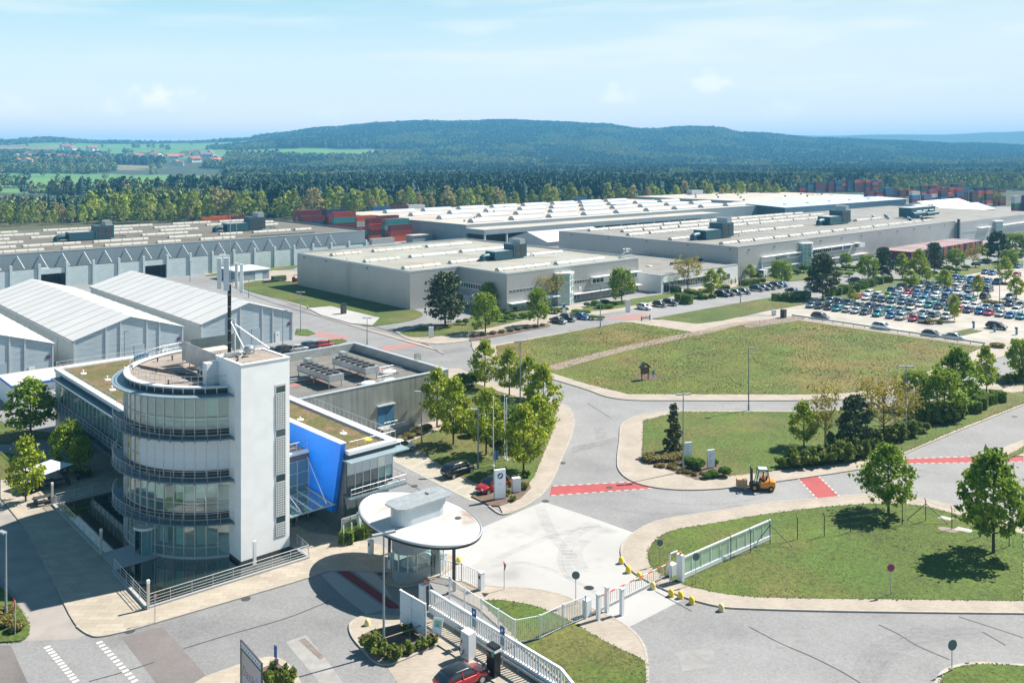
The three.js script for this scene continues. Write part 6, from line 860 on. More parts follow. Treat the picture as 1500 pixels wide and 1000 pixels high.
for (const a of [[84.44,-581.33,5.33,7.11], [32.97,-574.95,3.08,4.4], [226.67,-670.77,8.21,12.31], [240,-679.48,6.75,9.35], [311.11,-726.67,7.78,8.89], [333.33,-758.26,9.28,11.59], [378.38,-707.03,7.57,9.73], [384.86,-707.03,9.19,9.73], [-111.48,-428.85,3.93,5.9]]) tree('olive', a[0], a[1], a[2] + 3, a[3], 'small spring tree showing over the hall roofs', 'spring trees over the hall roofs');
// shrubs: one clipped ball, one loose, one box hedge, one low cushion
function makeShrub(name, seed, cols, n, shape, leaf) { const r = rng(seed), G = new THREE.Group(); G.name = name; G.userData = { category: 'shrub', base: name }; const pts = []; for (let i = 0; i < n; i++) { const p = shape(r); pts.push([...p, clamp(0.5 + gauss(r) * 0.3)]); } part(G, 'foliage', leafCloud(pts, leaf, cols, r), leafMat('leaf')); part(G, 'stem', new Geo().pole(0.05, 0.03, 0.5, 0, 0, 0, 6).pole(0.04, 0.02, 0.45, 0.1, 0, 0.1, 6), bark); return G; }
const shell = (r, k) => { const a = r() * 6.283, v = r() * 1.5 - 0.5, q = Math.sqrt(1 - Math.min(1, v * v)), R = k * (0.72 + 0.3 * r()); return [Math.cos(a) * q * R, Math.max(0.02, 0.45 + v * 0.52 * R * 1.05), Math.sin(a) * q * R]; };
const shrubs = {
  ball: makeShrub('clipped_bush', 3, [[0.028, 0.07, 0.010], [0.075, 0.14, 0.02]], 1500, (r) => shell(r, 0.5), 0.10),
  loose: makeShrub('leafy_shrub', 5, [[0.035, 0.06, 0.012], [0.11, 0.145, 0.03]], 1200, (r) => { const p = shell(r, 0.5), b = 0.8 + 0.5 * Math.sin(p[0] * 9) * Math.sin(p[2] * 8 + 1); return [p[0] * b, p[1] * b, p[2] * b]; }, 0.13),
  low: makeShrub('low_shrub', 7, [[0.06, 0.065, 0.02], [0.14, 0.13, 0.045]], 800, (r) => { const p = shell(r, 0.5); return [p[0], p[1] * (0.75 + 0.4 * r()), p[2]]; }, 0.12),
  box: makeShrub('box_hedge', 9, [[0.032, 0.07, 0.012], [0.09, 0.15, 0.022]], 1800, (r) => { const f = Math.floor(r() * 5), u = r() - 0.5, v = r(), q = 0.5 - 0.05 * r(); return f === 0 ? [u, 0.96 + 0.06 * r(), v - 0.5] : f === 1 ? [q, v, u] : f === 2 ? [-q, v, u] : f === 3 ? [u, v, q] : [u, v, -q]; }, 0.09),
};
function shrub(kind, x, z, h, w, label, group, turn = 0, d = w) { const o = place(shrubs[kind], [x, 0.1, z], turn || (x * 2.3) % 6.28, label, group, [w, h, d]); return o; }
const S1 = (kind, label, group, list) => list.forEach(([x, z, h, w]) => shrub(kind, x, z, h, w, label, group));
S1('ball', 'big round clipped bush at the corner of the tree island', 'round bushes at the corner of the tree island', [[-8.54,-152.98,3.39,3.27], [-6.75,-154.79,3.08,2.6], [-10.06,-154.79,1.54,1.89]]);
S1('ball', 'dark rounded bush under the lime trees of the tree island', 'bushes under the lime trees', [[-0.82,-134.15,2.87,3.49], [1.04,-136.25,2.5,3.12], [-1.59,-138.41,2.12,2.54], [0.19,-126.99,2.72,3.3], [-0.94,-123.4,2.26,2.45], [-2,-124.57,1.52,1.9], [-5.83,-126.99,1.94,2.33], [-4.51,-128.24,1.76,2.16], [-7.13,-129.5,1.58,2.18], [1.99,-130.15,2.99,2.59], [0.65,-121.67,1.67,2.23]]);
S1('low', 'dry brownish shrub beside the annex wall', 'dry shrubs beside the annex', [[-14.49,-126.38,0.97,1.74], [-13.5,-127.92,1.08,1.76], [-12.41,-129.83,1.09,1.59], [-15.43,-124.57,0.95,1.52]]);
S1('loose', 'small shrub in the bed around the sign tower', 'small shrubs by the sign tower', [[-0.41,-107.65,0.99,1.15], [0.59,-109.46,1,1.17], [1.69,-110.85,1.02,1.19], [-0.8,-104.64,0.96,1.12], [1.47,-106.78,0.98,0.98], [0.16,-103.2,0.71,0.79]]);
S1('ball', 'clipped bush in the planted bed with the two direction signs', 'bushes in the bed with direction signs', [[24.05,-110.38,1.01,1.1], [26.5,-111.08,1.61,1.53], [25,-110.85,1.19,1.36], [23.65,-113.74,1.74,1.91], [22.91,-115.24,1.41,1.76], [26.2,-114.99,1.05,0.88]]);
S1('low', 'low hedge cushion along the bed with direction signs', 'hedge cushions along the sign bed', [[18.3,-116.79,1.07,2.5], [20.45,-117.31,0.9,2.51], [21.8,-117.84,0.9,1.98]]);
{ const r = rng(77); for (let i = 0; i < 26; i++) { const x = mix(962, 1030, r()), y = 677 + (x - 962) * 0.34 + (r() - 0.35) * 13; const Z = 52320 / (y - 228); shrub('low', (x - 750) * Z / 1308, -Z, 0.35 + 0.25 * r(), 0.5 + 0.35 * r(), 'little ground shrub planted in the bark of the sign bed', 'little ground shrubs in the sign bed'); } }
S1('loose', 'big dark shrub of the long mixed hedge', 'shrubs of the long mixed hedge', [[36.49,-114.74,2.63,2.98], [34.76,-114.24,1.57,1.75], [38.85,-115.5,2.38,2.83], [41.15,-116.01,2.57,2.84], [43.47,-116.53,2.94,3.03], [46.33,-118.37,2.71,2.9], [44.06,-120.55,3.13,2.58], [48.48,-120.55,2.03,2.4], [52.57,-124.57,2.29,2.48], [54.35,-125.17,2.87,2.68], [56.89,-126.99,2.72,2.72], [59.11,-128.87,1.77,2.17], [62.24,-133.47,2.45,2.86], [63.67,-133.47,2.24,3.06], [65.85,-134.15,2.26,2.67], [68.33,-136.25,2.29,2.71], [50.43,-123.98,2.27,2.27], [46.3,-121.11,2.41,2.41]]);
S1('box', 'clipped hedge block at the path end of the long hedge', 'clipped hedge blocks by the path', [[71.7,-139.15,1.7,2.13], [74.16,-141.41,1.73,2.16], [76.7,-143.74,1.54,1.98], [79.11,-145.33,1.56,2], [76.2,-146.15,1.56,2.23]]);
S1('loose', 'shrub by the little lawn right of the path', 'shrubs right of the path', [[87.07,-156.65,1.92,1.44], [89.16,-157.59,1.69,1.69], [91.46,-159.51,2.2,1.95]]);
S1('loose', 'bush in the planted island with the pale board', 'bushes around the pale board', [[-11.28,-71.97,1.65,1.65], [-10.57,-71.28,1.42,1.53], [-9.35,-70.7,1.3,1.3], [-8.33,-71.67,0.99,1.21], [-7.31,-72.47,0.89,1.22], [-6.58,-72.97,0.84,1], [-8.66,-74.53,0.91,1.14], [-7.82,-75.17,0.69,1.03]]);
S1('loose', 'bush beside the advertising banner', 'bushes beside the banner', [[-18.04,-67.42,1.65,1.75], [-16.92,-67.08,1.54,1.33], [-18.52,-66.91,1.33,1.23]]);
S1('low', 'shrub at the left corner lawn by the give way sign', 'shrubs at the give way sign', [[-43.13,-75.83,1.04,1.51], [-41.66,-75.06,0.98,1.26], [-44.61,-77.28,1,1.54], [-43.93,-77.86,0.83,1.19]]);
S1('box', 'clipped hedge behind white posts beside the entrance', 'clipped hedge behind the white posts', [[-17.07,-92.28,1.2,1.41], [-16.26,-93.26,1.21,1.43], [-15.32,-94.1,1.22,1.44], [-14.49,-94.78,1.16,1.3]]);
S1('ball', 'clipped bush in front of the middle hall', 'clipped bushes before the middle hall', [[-14.65,-215.31,1.48,1.32], [-12.58,-210.97,1.61,1.45], [-10.97,-210.97,1.94,1.45], [-2.26,-227.48,1.04,1.57], [-1.19,-222.64,1.7,1.7], [-3.97,-216.2,1.65,1.98], [-1.65,-215.31,2.14,2.14], [0.33,-218,1.83,2], [2.86,-219.83,1.68,2.35], [4.75,-221.69,1.53,2.03], [0.7,-229.47,1.4,1.4], [10.74,-226.49,1.9,3.12], [13.28,-228.47,1.57,2.45], [16.45,-226.49,1.21,2.77], [18.54,-224.55,1.37,2.4], [19.82,-235.68,1.62,1.8], [22.18,-237.82,1.82,2.18], [24.95,-240,1.65,2.57], [27.4,-238.9,1.28,2.19], [23.21,-233.57,1.61,2.86], [25.54,-233.57,1.43,2.5], [19.67,-218,1.33,2.33], [21.67,-218,1,2], [15.25,-221.69,1.36,2.37]]);
S1('low', 'low shrub in the soil strip before the middle hall', 'low shrubs in the soil strip', [[-8.42,-196.69,0.9,1.5], [-6.36,-198.18,0.91,1.52], [-4.27,-199.69,0.92,1.53], [-2.31,-201.23,0.92,1.54], [-0.31,-202.79,0.93,1.55], [1.56,-204.38,0.94,1.41], [3.46,-205.98,0.94,1.42], [5.56,-207.62,0.79,1.43], [7.2,-209.28,0.8,1.28]]);
S1('box', 'clipped box hedge near the pavilion', 'clipped hedges near the pavilion', [[45.93,-242.22,2.41,2.59], [47.56,-241.11,2.21,2.21], [51.49,-259.01,1.19,2.38], [52.94,-256.47,1.18,2.75], [56.12,-260.3,1,2.39], [63.59,-268.31,1.03,2.87], [72,-275.37,1.68,2.95], [75.32,-278.3,1.49,2.55], [79.14,-282.81,1.08,2.16], [80,-293.93,1.35,1.8], [48,-261.6,1.4,2.4], [53.33,-249.14,0.95,2.29], [56.54,-251.54,0.77,1.92]]);
S1('box', 'clipped hedge block on the island before the car park', 'clipped hedges before the car park', [[73.96,-246.79,1.7,3.02], [76.24,-245.63,2.07,3], [79.62,-249.14,1.9,2.67], [82.69,-251.54,1.73,2.31], [93.33,-256.47,2.16,2.75], [96.63,-259.01,2.38,2.77], [100.9,-262.91,2.41,2.81], [105.44,-268.31,2.26,2.46], [109.58,-272.5,2.08,2.5], [114.47,-278.3,2.13,2.55], [118.28,-281.29,1.94,2.58], [90.49,-253.98,1.94,2.33]]);
S1('ball', 'round bush before the long right hall', 'round bushes before the long right hall', [[99.53,-304.19,3.72,3.02], [103.53,-307.76,2.82,2.82], [96.09,-300.69,2.3,2.76], [112,-307.76,2.35,2.82], [116.67,-311.43,2.38,3.33], [118.82,-309.59,2.37,2.84], [109.09,-297.27,1.82,2.73], [111.64,-295.59,1.81,2.71], [150.59,-307.76,2.82,3.29], [151.63,-304.19,2.33,2.79], [158.57,-311.43,2.38,2.86], [165.85,-319.02,2.44,2.93], [176.2,-331.14,2.53,3.04], [140.45,-297.27,2.27,2.73], [192.11,-344.21,2.63,3.68], [198.4,-348.8,2.67,3.2], [178,-327,2,2.5]]);
S1('low', 'low planted strip in the car park', 'low planted strips in the car park', [[99.51,-212.68,1.3,2.6], [101.79,-212.68,1.14,2.28], [129.67,-243.35,0.93,2.98], [130.88,-241.11,0.92,2.95], [132.48,-240,0.92,2.57], [101.35,-186.19,1.14,2.85], [97.63,-221.69,0.85,2.37], [153.44,-276.83,0.85,2.96]]);

// ---------- grass blades ----------
{
  const r = rng(101), tg = new Geo(), q = []; for (let k = 0; k < 5; k++) { const a = k * 1.26, c = Math.cos(a), s = Math.sin(a), l = 0.5 + 0.5 * (k % 3) / 2; q.push([[-0.35 * c + s * 0.1 * k, 0, -0.35 * s], [0.35 * c + s * 0.1 * k, 0, 0.35 * s], [s * 0.5, l, -c * 0.5]]); } tg.quads(q);
  const g = tg.build(), list = [];
  const boxOf = (p) => [Math.min(...p.map((v) => v[0])), Math.max(...p.map((v) => v[0])), Math.min(...p.map((v) => v[1])), Math.max(...p.map((v) => v[1]))];
  for (const [poly, y] of grassAreas) {
    const [x0, x1, z0, z1] = boxOf(poly); if (z1 < -215) continue; const big = poly === meadow, n = Math.min(90000, (x1 - x0) * (z1 - z0) * (big ? 13 : 18));
    for (let i = 0; i < n; i++) { const x = mix(x0, x1, r()), z = mix(z0, z1, r()); if (!inside([x, z], poly)) continue; const cl = fbm(x / 5, z / 5, 3, 141);  list.push([x, y, z, (big ? 0.06 : 0.032) * (0.5 + r()) * (0.6 + cl), r()]); }
  }
  for (const [poly, y] of grassAreas) for (let i = 0; i < poly.length; i++) { const a = poly[i], b = poly[(i + 1) % poly.length]; if (a[1] < -200) continue; const n = Math.hypot(b[0] - a[0], b[1] - a[1]) * 7; for (let k = 0; k < n; k++) { const t = r(), w = vnoise(a[0] * 3 + t * n, 0.5, 171); list.push([mix(a[0], b[0], t) + (r() - 0.5) * 0.5 * w, y - 0.02, mix(a[1], b[1], t) + (r() - 0.5) * 0.5 * w, 0.05 + 0.1 * r() * w, r()]); } }
  const im = new THREE.InstancedMesh(g, new THREE.MeshStandardMaterial({ color: rgb(1, 1, 1), roughness: 0.9, side: THREE.DoubleSide }), list.length), m = new THREE.Matrix4(), c = new THREE.Color();
  list.forEach(([x, y, z, s, k], i) => { m.makeRotationY(k * 6.28).scale(new THREE.Vector3(s * 1.6, s, s * 1.6)).setPosition(x, y, z); im.setMatrixAt(i, m); const dry = smooth(0.45, 0.65, fbm(x / 9, z / 9, 4, 143)), f = 0.8 + 0.5 * k; const cc = lerp3([0.09, 0.125, 0.018], [0.17, 0.15, 0.055], Math.min(1, dry * 0.9 + (y > 0.134 ? 0.45 : 0))); im.setColorAt(i, c.setRGB(cc[0] * f, cc[1] * f, cc[2] * f)); });
  im.name = 'grass_blades'; im.userData = { kind: 'stuff', label: 'short grass and dry tufts on the lawns', category: 'grass' }; scene.add(im);
}

// ---------- forest ----------
{
  const r = rng(202);
  // front row of birches and poplars, each its own tree
  const birch = [0, 1, 2, 3].map((s) => makeTree('birch_tree', 300 + s, { h: 18, w: 10, crown0: 0.10, trunk: 0.2, limbs: 12, up: 1.2, profile: egg, clumps: 60, clumpR: 1.0, leaves: 15, leaf: 0.85, cols: [[[0.12, 0.16, 0.035], [0.20, 0.24, 0.065]], [[0.14, 0.14, 0.075], [0.21, 0.20, 0.11]], [[0.11, 0.17, 0.03], [0.22, 0.27, 0.055]], [[0.07, 0.11, 0.03], [0.14, 0.18, 0.05]]][s], bark: barkPale }));
  const kinds = ['yellow green birch', 'pale brownish birch', 'fresh green birch', 'mid green leafy tree'], spot = (p) => p < 110 ? 'near the lake' : p < 290 ? 'behind the hall with white piers' : p < 460 ? 'between lake and container stacks' : p < 620 ? 'behind the container stacks' : p < 800 ? 'behind the white domed roof' : p < 980 ? 'beyond the loading canopy' : p < 1170 ? 'behind the flat white hall' : p < 1370 ? 'behind the far container walls' : 'beyond the twin white tents';
  const edge = (px) => px < 450 ? mix(505, 560, px / 450) : mix(560, 800, (px - 450) / 1050);
  for (let px = -30; px < 1540; px += 3.4 + 7 * vnoise(px / 22, 0.5, 161)) {
    const p = px + r() * 9, Z = edge(p) + r() * 26 + (p > 1160 ? 220 : 0), X = (p - 750) * Z / 1308, k = Math.floor(r() * 4), h = (p < 130 ? 12 : p > 1180 ? 16 : 17.5) * (0.5 + 0.62 * r() ** 0.8);
    const q = h / 18, lab = `${q > 1.0 ? 'tall' : q > 0.8 ? 'middling' : 'low'} ${kinds[k]} at the forest edge ${spot(p)}`, o = place(birch[k], [X, 0, -Z], r() * 6, lab, lab + ', its look-alikes', [h / 18 * (0.75 + 0.3 * r()), h / 18, h / 18 * (0.75 + 0.3 * r())]); delete o.userData.dims;
  }
  // the wood behind: conifers and broadleaf trees that read as one mass
  const con = new Geo(), rc = rng(9);
  { const q = []; for (let t = 0; t < 7; t++) { const y0 = 0.14 + t * 0.115, R = 0.19 * Math.sqrt(1 - (t / 7.2) ** 1.6), y1 = y0 + 0.2; for (let k = 0; k < 9; k++) { const a = k / 9 * 6.283 + t, b = a + 0.7, j = 0.75 + 0.5 * rc(); q.push([[0, y1, 0], [Math.cos(a) * R * j, y0 + 0.03 * rc(), Math.sin(a) * R * j], [Math.cos(b) * R * 0.75, y0 + 0.04, Math.sin(b) * R * 0.75]]); } } con.quads(q); con.pole(0.018, 0.01, 0.25, 0, 0, 0, 5); }
  const dec = (() => { const rr = rng(12), q = []; for (let i = 0; i < 150; i++) { const v = 0.22 + 0.78 * rr(), R = 0.24 * egg((v - 0.2) / 0.8), a = rr() * 6.283, k = 0.55 + 0.45 * rr(), p = [Math.cos(a) * R * k, v, Math.sin(a) * R * k], s = 0.06 + 0.05 * rr(), d = () => (rr() - 0.5) * 2 * s; q.push([[p[0] + d(), p[1] + d(), p[2] + d()], [p[0] + d(), p[1] + d(), p[2] + d()], [p[0] + d(), p[1] + d(), p[2] + d()], [p[0] + d(), p[1] + d(), p[2] + d()]]); } return new Geo().quads(q).pole(0.02, 0.012, 0.4, 0, 0, 0, 5).build(); })();
  const C = [], D = [], Pn = [];
  const openLeft = (x, z) => { const Z = -z, px = 750 + x / Z * 1308; return px < 345 && Z > 660 && Z < 1200; };
  const tryAt = (x, z, sc) => {
    const Z = -z, px = 750 + x / Z * 1308; if (px < -60 || px > 1560) return; if (Z < edge(clamp(px, 0, 1500)) + 24 + (px > 1160 ? 220 : 0)) return; if (fieldAt(x, z)) { if (r() > 0.004) return; }
    if (lakeShape(x, z)) return; if (openLeft(x, z)) { if (fbm(x / 60, z / 22, 3, 151) < 0.63) return; }
    if (Z > 1150 && Z < 3300 && px < 330 && fbm(x / 150, z / 130, 3, 158) < 0.5) return;
    const y = landHeight(x, z), n = fbm(x / 170, z / 260, 4, 155), n2 = fbm(x / 40, z / 40, 2, 156), leafy = n * 0.75 + n2 * 0.25 > (Z > 2400 ? 0.53 : Z > 1000 ? 0.44 : 0.56) || (px < 330 && n2 > 0.42);
    const low = px < 140 && Z < 760 ? 0.68 : 1;
    (leafy ? D : r() < 0.62 ? Pn : C).push([x, y - 0.3, z, (leafy ? 15 : 18) * (0.7 + 0.5 * r()) * low, sc * (0.85 + 0.4 * r()), r(), n2]);
  };
  const sample = (z0, z1, count, sc) => { for (let i = 0; i < count; i++) { const Z = Math.sqrt(mix(z0 * z0, z1 * z1, r())), px = mix(-60, 1560, r()); tryAt((px - 750) / 1308 * Z, -Z, sc); } };
  sample(520, 1000, 13000, 1); sample(1000, 2000, 30000, 1.25); sample(2000, 3400, 34000, 1.8); sample(3400, 4900, 46000, 1.9);
  const put = (name, list, g, m, colf, label) => { const im = new THREE.InstancedMesh(g, m, list.length), M4 = new THREE.Matrix4(), c = new THREE.Color(); list.forEach(([x, y, z, h, w, k, n], i) => { M4.makeRotationY(k * 6.28).scale(new THREE.Vector3(h * w, h, h * w)).setPosition(x, y, z); im.setMatrixAt(i, M4); const q = colf(k, n, -z); im.setColorAt(i, c.setRGB(...q)); }); im.name = name; im.userData = { kind: 'stuff', label, category: 'forest' }; scene.add(im); };
  put('conifer_forest', C, con.build(), new THREE.MeshStandardMaterial({ roughness: 0.9, side: THREE.DoubleSide }), (k, n) => lerp3([0.018, 0.060, 0.052], [0.042, 0.10, 0.075], k), 'dark conifer forest covering the plain and hills');
  put('pine_forest', Pn, dec, new THREE.MeshStandardMaterial({ roughness: 0.9, side: THREE.DoubleSide }), (k) => lerp3([0.022, 0.060, 0.048], [0.050, 0.105, 0.070], k), 'dark round crowned pine woods among the conifers');
  put('broadleaf_forest', D, dec, new THREE.MeshStandardMaterial({ roughness: 0.9, side: THREE.DoubleSide }), (k, n) => k > 0.88 ? [0.24, 0.19, 0.10] : lerp3([0.10, 0.16, 0.045], [0.24, 0.28, 0.085], k * 0.8 + (n - 0.4) * 0.6), 'fresh green broadleaf woods among the conifers');
}
// ---------- village ----------
{
  const r = rng(303), roofs = [[0.32, 0.09, 0.05], [0.24, 0.10, 0.07], [0.16, 0.13, 0.13], [0.38, 0.13, 0.08]], names = ['orange red', 'brown red', 'dark grey', 'bright red'];
  const roofG = new Geo().quads([[[-0.55, 0.6, 0.55], [0.55, 0.6, 0.55], [0.55, 1, 0], [-0.55, 1, 0]], [[-0.55, 0.6, -0.55], [-0.55, 1, 0], [0.55, 1, 0], [0.55, 0.6, -0.55]]]).build(), wallG = new Geo().bb(-0.5, 0.5, -0.15, 0.62, -0.48, 0.48).quads([[[-0.5, 0.6, 0.5], [-0.5, 0.98, 0], [-0.5, 0.6, -0.5]], [[0.5, 0.6, 0.5], [0.5, 0.6, -0.5], [0.5, 0.98, 0]]]).build(), winG = new Geo().box(0.14, 0.14, 0.02, -0.25, 0.35, 0.49).box(0.14, 0.14, 0.02, 0.25, 0.35, 0.49).box(0.14, 0.14, 0.02, 0, 0.35, 0.49).build();
  const spots = []; for (let i = 0; i < 24; i++) spots.push([mix(20, 150, r()), mix(1900, 2350, r())]); for (let i = 0; i < 20; i++) spots.push([mix(180, 320, r()), mix(2000, 2500, r())]); for (let i = 0; i < 6; i++) spots.push([mix(95, 135, r()), mix(2900, 3050, r())]);
  for (const [px, Z] of spots) { const X = (px - 750) * Z / 1308, k = Math.floor(r() * 4), o = thing('village_house', `far village house with ${names[k]} gabled roof among fields`, 'house', [X, landHeight(X, -Z), -Z], r() * 3, `village houses with ${names[k]} roofs`); const s = 14 + 9 * r(); o.scale.set(s * 1.3, s * 0.75, s); part(o, 'wall', wallG, mat('houseWall', [0.62, 0.60, 0.55], 0.9)); part(o, 'roof', roofG, mat('houseRoof' + k, roofs[k], 0.9)); part(o, 'window_row', winG, charcoal); }
  const T = thing('wind_turbine', 'tiny white wind turbine on the far right horizon', 'wind turbine', [3640, 128, -7000], -0.4); part(T, 'tower', new Geo().pole(2.4, 1.4, 72, 0, 0, 0, 10), whitePaint); part(T, 'nacelle', new Geo().box(3, 3, 8, 0, 73, 0), whitePaint); for (let k = 0; k < 3; k++) { const a = k * 2.094 + 0.3; part(T, 'blade', new Geo().bar([0, 73, 5], [Math.sin(a) * 34, 73 + Math.cos(a) * 34, 5], 2, 0.6), whitePaint); }
}
// ---------- vehicles ----------
function loft(sections, close = true) {            // sections: arrays of [x, y, z] rings
  const n = sections[0].length, pos = [], idx = []; sections.forEach((s) => s.forEach((p) => pos.push(...p)));
  for (let i = 0; i < sections.length - 1; i++) for (let k = 0; k < n; k++) { const a = i * n + k, b = i * n + (k + 1) % n, c = a + n, d = b + n; idx.push(a, c, b, b, c, d); }
  if (close) for (const [i, flip] of [[0, false], [sections.length - 1, true]]) for (let k = 1; k < n - 1; k++) { const o = i * n; flip ? idx.push(o, o + k + 1, o + k) : idx.push(o, o + k, o + k + 1); }
  const g = new THREE.BufferGeometry(); g.setAttribute('position', new THREE.Float32BufferAttribute(pos, 3)); g.setIndex(idx); g.computeVertexNormals(); return g;
}
const ringS = (x, yb, yt, w, e = 0.42, n = 20) => Array.from({ length: n }, (_, k) => { const a = k / n * 6.283, c = Math.cos(a), s = Math.sin(a), p = (v) => Math.sign(v) * Math.abs(v) ** e; return [x, (yb + yt) / 2 + (yt - yb) / 2 * p(s), w * p(c)]; });
const ringT = (x, yb, yt, wb, wt) => { const h = yt - yb; return [[x, yb, -wb], [x, yb, wb], [x, yb + h * 0.55, mix(wb, wt, 0.5)], [x, yt - h * 0.1, wt], [x, yt, wt * 0.86], [x, yt + 0.02, 0], [x, yt, -wt * 0.86], [x, yt - h * 0.1, -wt], [x, yb + h * 0.55, -mix(wb, wt, 0.5)]]; };
const carGlass = pmat('carGlass', [0.02, 0.028, 0.032], { roughness: 0.05, clearcoat: 1, clearcoatRoughness: 0.03, metalness: 0.2 }), tyreM = mat('tyre', [0.018, 0.018, 0.019], 0.85), rimM = mat('rim', [0.45, 0.46, 0.47], 0.3, 0.8), lampM = pmat('lampGlass', [0.75, 0.78, 0.8], { roughness: 0.08, clearcoat: 1 }), tailM = pmat('tailGlass', [0.35, 0.01, 0.01], { roughness: 0.15, clearcoat: 1 }), plateM = mat('plate', [0.7, 0.7, 0.68], 0.5), trimM = mat('trim', [0.02, 0.02, 0.022], 0.6);
const paints = { black: [0.012, 0.012, 0.014], navy: [0.012, 0.03, 0.075], grey: [0.07, 0.085, 0.095], steel: [0.09, 0.17, 0.22], silver: [0.40, 0.42, 0.43], white: [0.75, 0.76, 0.77], blue: [0.012, 0.11, 0.32], red: [0.38, 0.012, 0.015], teal: [0.015, 0.22, 0.27], crimson: [0.36, 0.008, 0.05], bronze: [0.12, 0.08, 0.05], green: [0.16, 0.34, 0.03] };
const paint = (k) => pmat('paint_' + k, paints[k], { roughness: 0.35, metalness: 0.35, clearcoat: 1, clearcoatRoughness: 0.04 });
const CARS = { suv: { L: 4.6, W: 0.93, H: 1.66, belt: 1.08, back: -0.95, hood: 0.98, g: [[-2.12, 0.04], [-1.72, 0.86], [-1.0, 1], [0.25, 0.97], [0.72, 0.78], [1.22, 0.02]] }, hatch: { L: 4.3, W: 0.89, H: 1.47, belt: 0.95, hood: 0.86, g: [[-2.0, 0.04], [-1.5, 0.84], [-0.8, 1], [0.15, 0.97], [0.6, 0.75], [1.15, 0.02]] }, sedan: { L: 4.8, W: 0.91, H: 1.45, belt: 0.95, hood: 0.86, g: [[-1.75, 0.02], [-1.15, 0.7], [-0.55, 0.98], [0.2, 0.98], [0.65, 0.75], [1.25, 0.02]] }, wagon: { L: 4.75, W: 0.91, H: 1.48, belt: 0.96, hood: 0.86, g: [[-2.25, 0.05], [-1.9, 0.8], [-1.2, 0.98], [0.2, 0.98], [0.65, 0.75], [1.2, 0.02]] } };
const carGeo = {};
function carParts(type) {
  if (carGeo[type]) return carGeo[type]; const c = CARS[type], l = c.L / 2, w = c.W, b = c.belt, h = c.hood;
  const body = boxUV(loft([ringS(-l, 0.5, b - 0.22, w * 0.7), ringS(-l + 0.1, 0.36, b - 0.06, w * 0.9), ringS(-l + 0.5, 0.27, b + 0.02, w * 0.97), ringS(-0.6, 0.24, b, w), ringS(0.6, 0.24, b - 0.01, w), ringS(1.1, 0.25, h + 0.06, w * 0.985), ringS(l - 0.5, 0.28, h - 0.04, w * 0.94), ringS(l - 0.14, 0.34, h - 0.16, w * 0.82), ringS(l, 0.45, h - 0.3, w * 0.62)]).toNonIndexed());
  const roofY = (t) => mix(b - 0.06, c.H, t), cabin = boxUV(loft(c.g.map(([x, t]) => ringT(x, b - 0.14, Math.max(b - 0.1, roofY(t)), w * 0.93, w * mix(0.86, 0.70, t)))).toNonIndexed());
  const rg = c.g.filter(([, t]) => t > 0.7 && t <= 1), x0 = rg[0][0], x1 = rg[rg.length - 1][0] - 0.1;
  const rs = [[x0 + 0.02, rg[0][1]], ...rg.slice(1, -1), [x1, mix(rg[rg.length - 1][1], rg[rg.length - 2][1], 0.25)]].map(([x, t]) => { const y = roofY(t), wt = w * mix(0.86, 0.70, t); return [[x, y - 0.1, -wt * 1.02], [x, y - 0.02, -wt * 0.99], [x, y + 0.03, -wt * 0.8], [x, y + 0.045, 0], [x, y + 0.03, wt * 0.8], [x, y - 0.02, wt * 0.99], [x, y - 0.1, wt * 1.02], [x, y - 0.06, 0]]; });
  const roof = boxUV(loft(rs).toNonIndexed()); const pil = new Geo(); for (const s of [-1, 1]) { const y1 = roofY(0.97) - 0.06; pil.bar([c.g[5][0] - 0.05, b - 0.05, s * w * 0.9], [x1 + 0.05, roofY(0.82), s * w * 0.74], 0.06, 0.09).bar([-0.35, b - 0.05, s * w * 0.945], [-0.4, y1, s * w * 0.725], 0.06, 0.05).bar([c.g[0][0] + 0.35, b - 0.05, s * w * 0.94], [x0 + 0.15, y1 - 0.08, s * w * 0.75], 0.2, 0.05); }
  const wheel = new Geo().cyl(0.33, 0.33, 0.22, 0, 0, 0, 18, Math.PI / 2).build(), rim = new Geo().cyl(0.21, 0.21, 0.23, 0, 0, 0, 10, Math.PI / 2).build();
  return (carGeo[type] = { c, l, w, body, cabin, roof, pillars: pil.build(), wheel, rim, head: new Geo().box(0.18, 0.12, 0.32, 0, 0, 0).build(), tail: new Geo().box(0.1, 0.16, 0.34, 0, 0, 0).build(), plate: new Geo().box(0.03, 0.11, 0.5, 0, 0, 0).build(), mirror: new Geo().box(0.12, 0.11, 0.18, 0, 0, 0).build(), grille: new Geo().box(0.06, 0.16, 0.7, 0, 0, 0).build() });
}
const carProto = {};
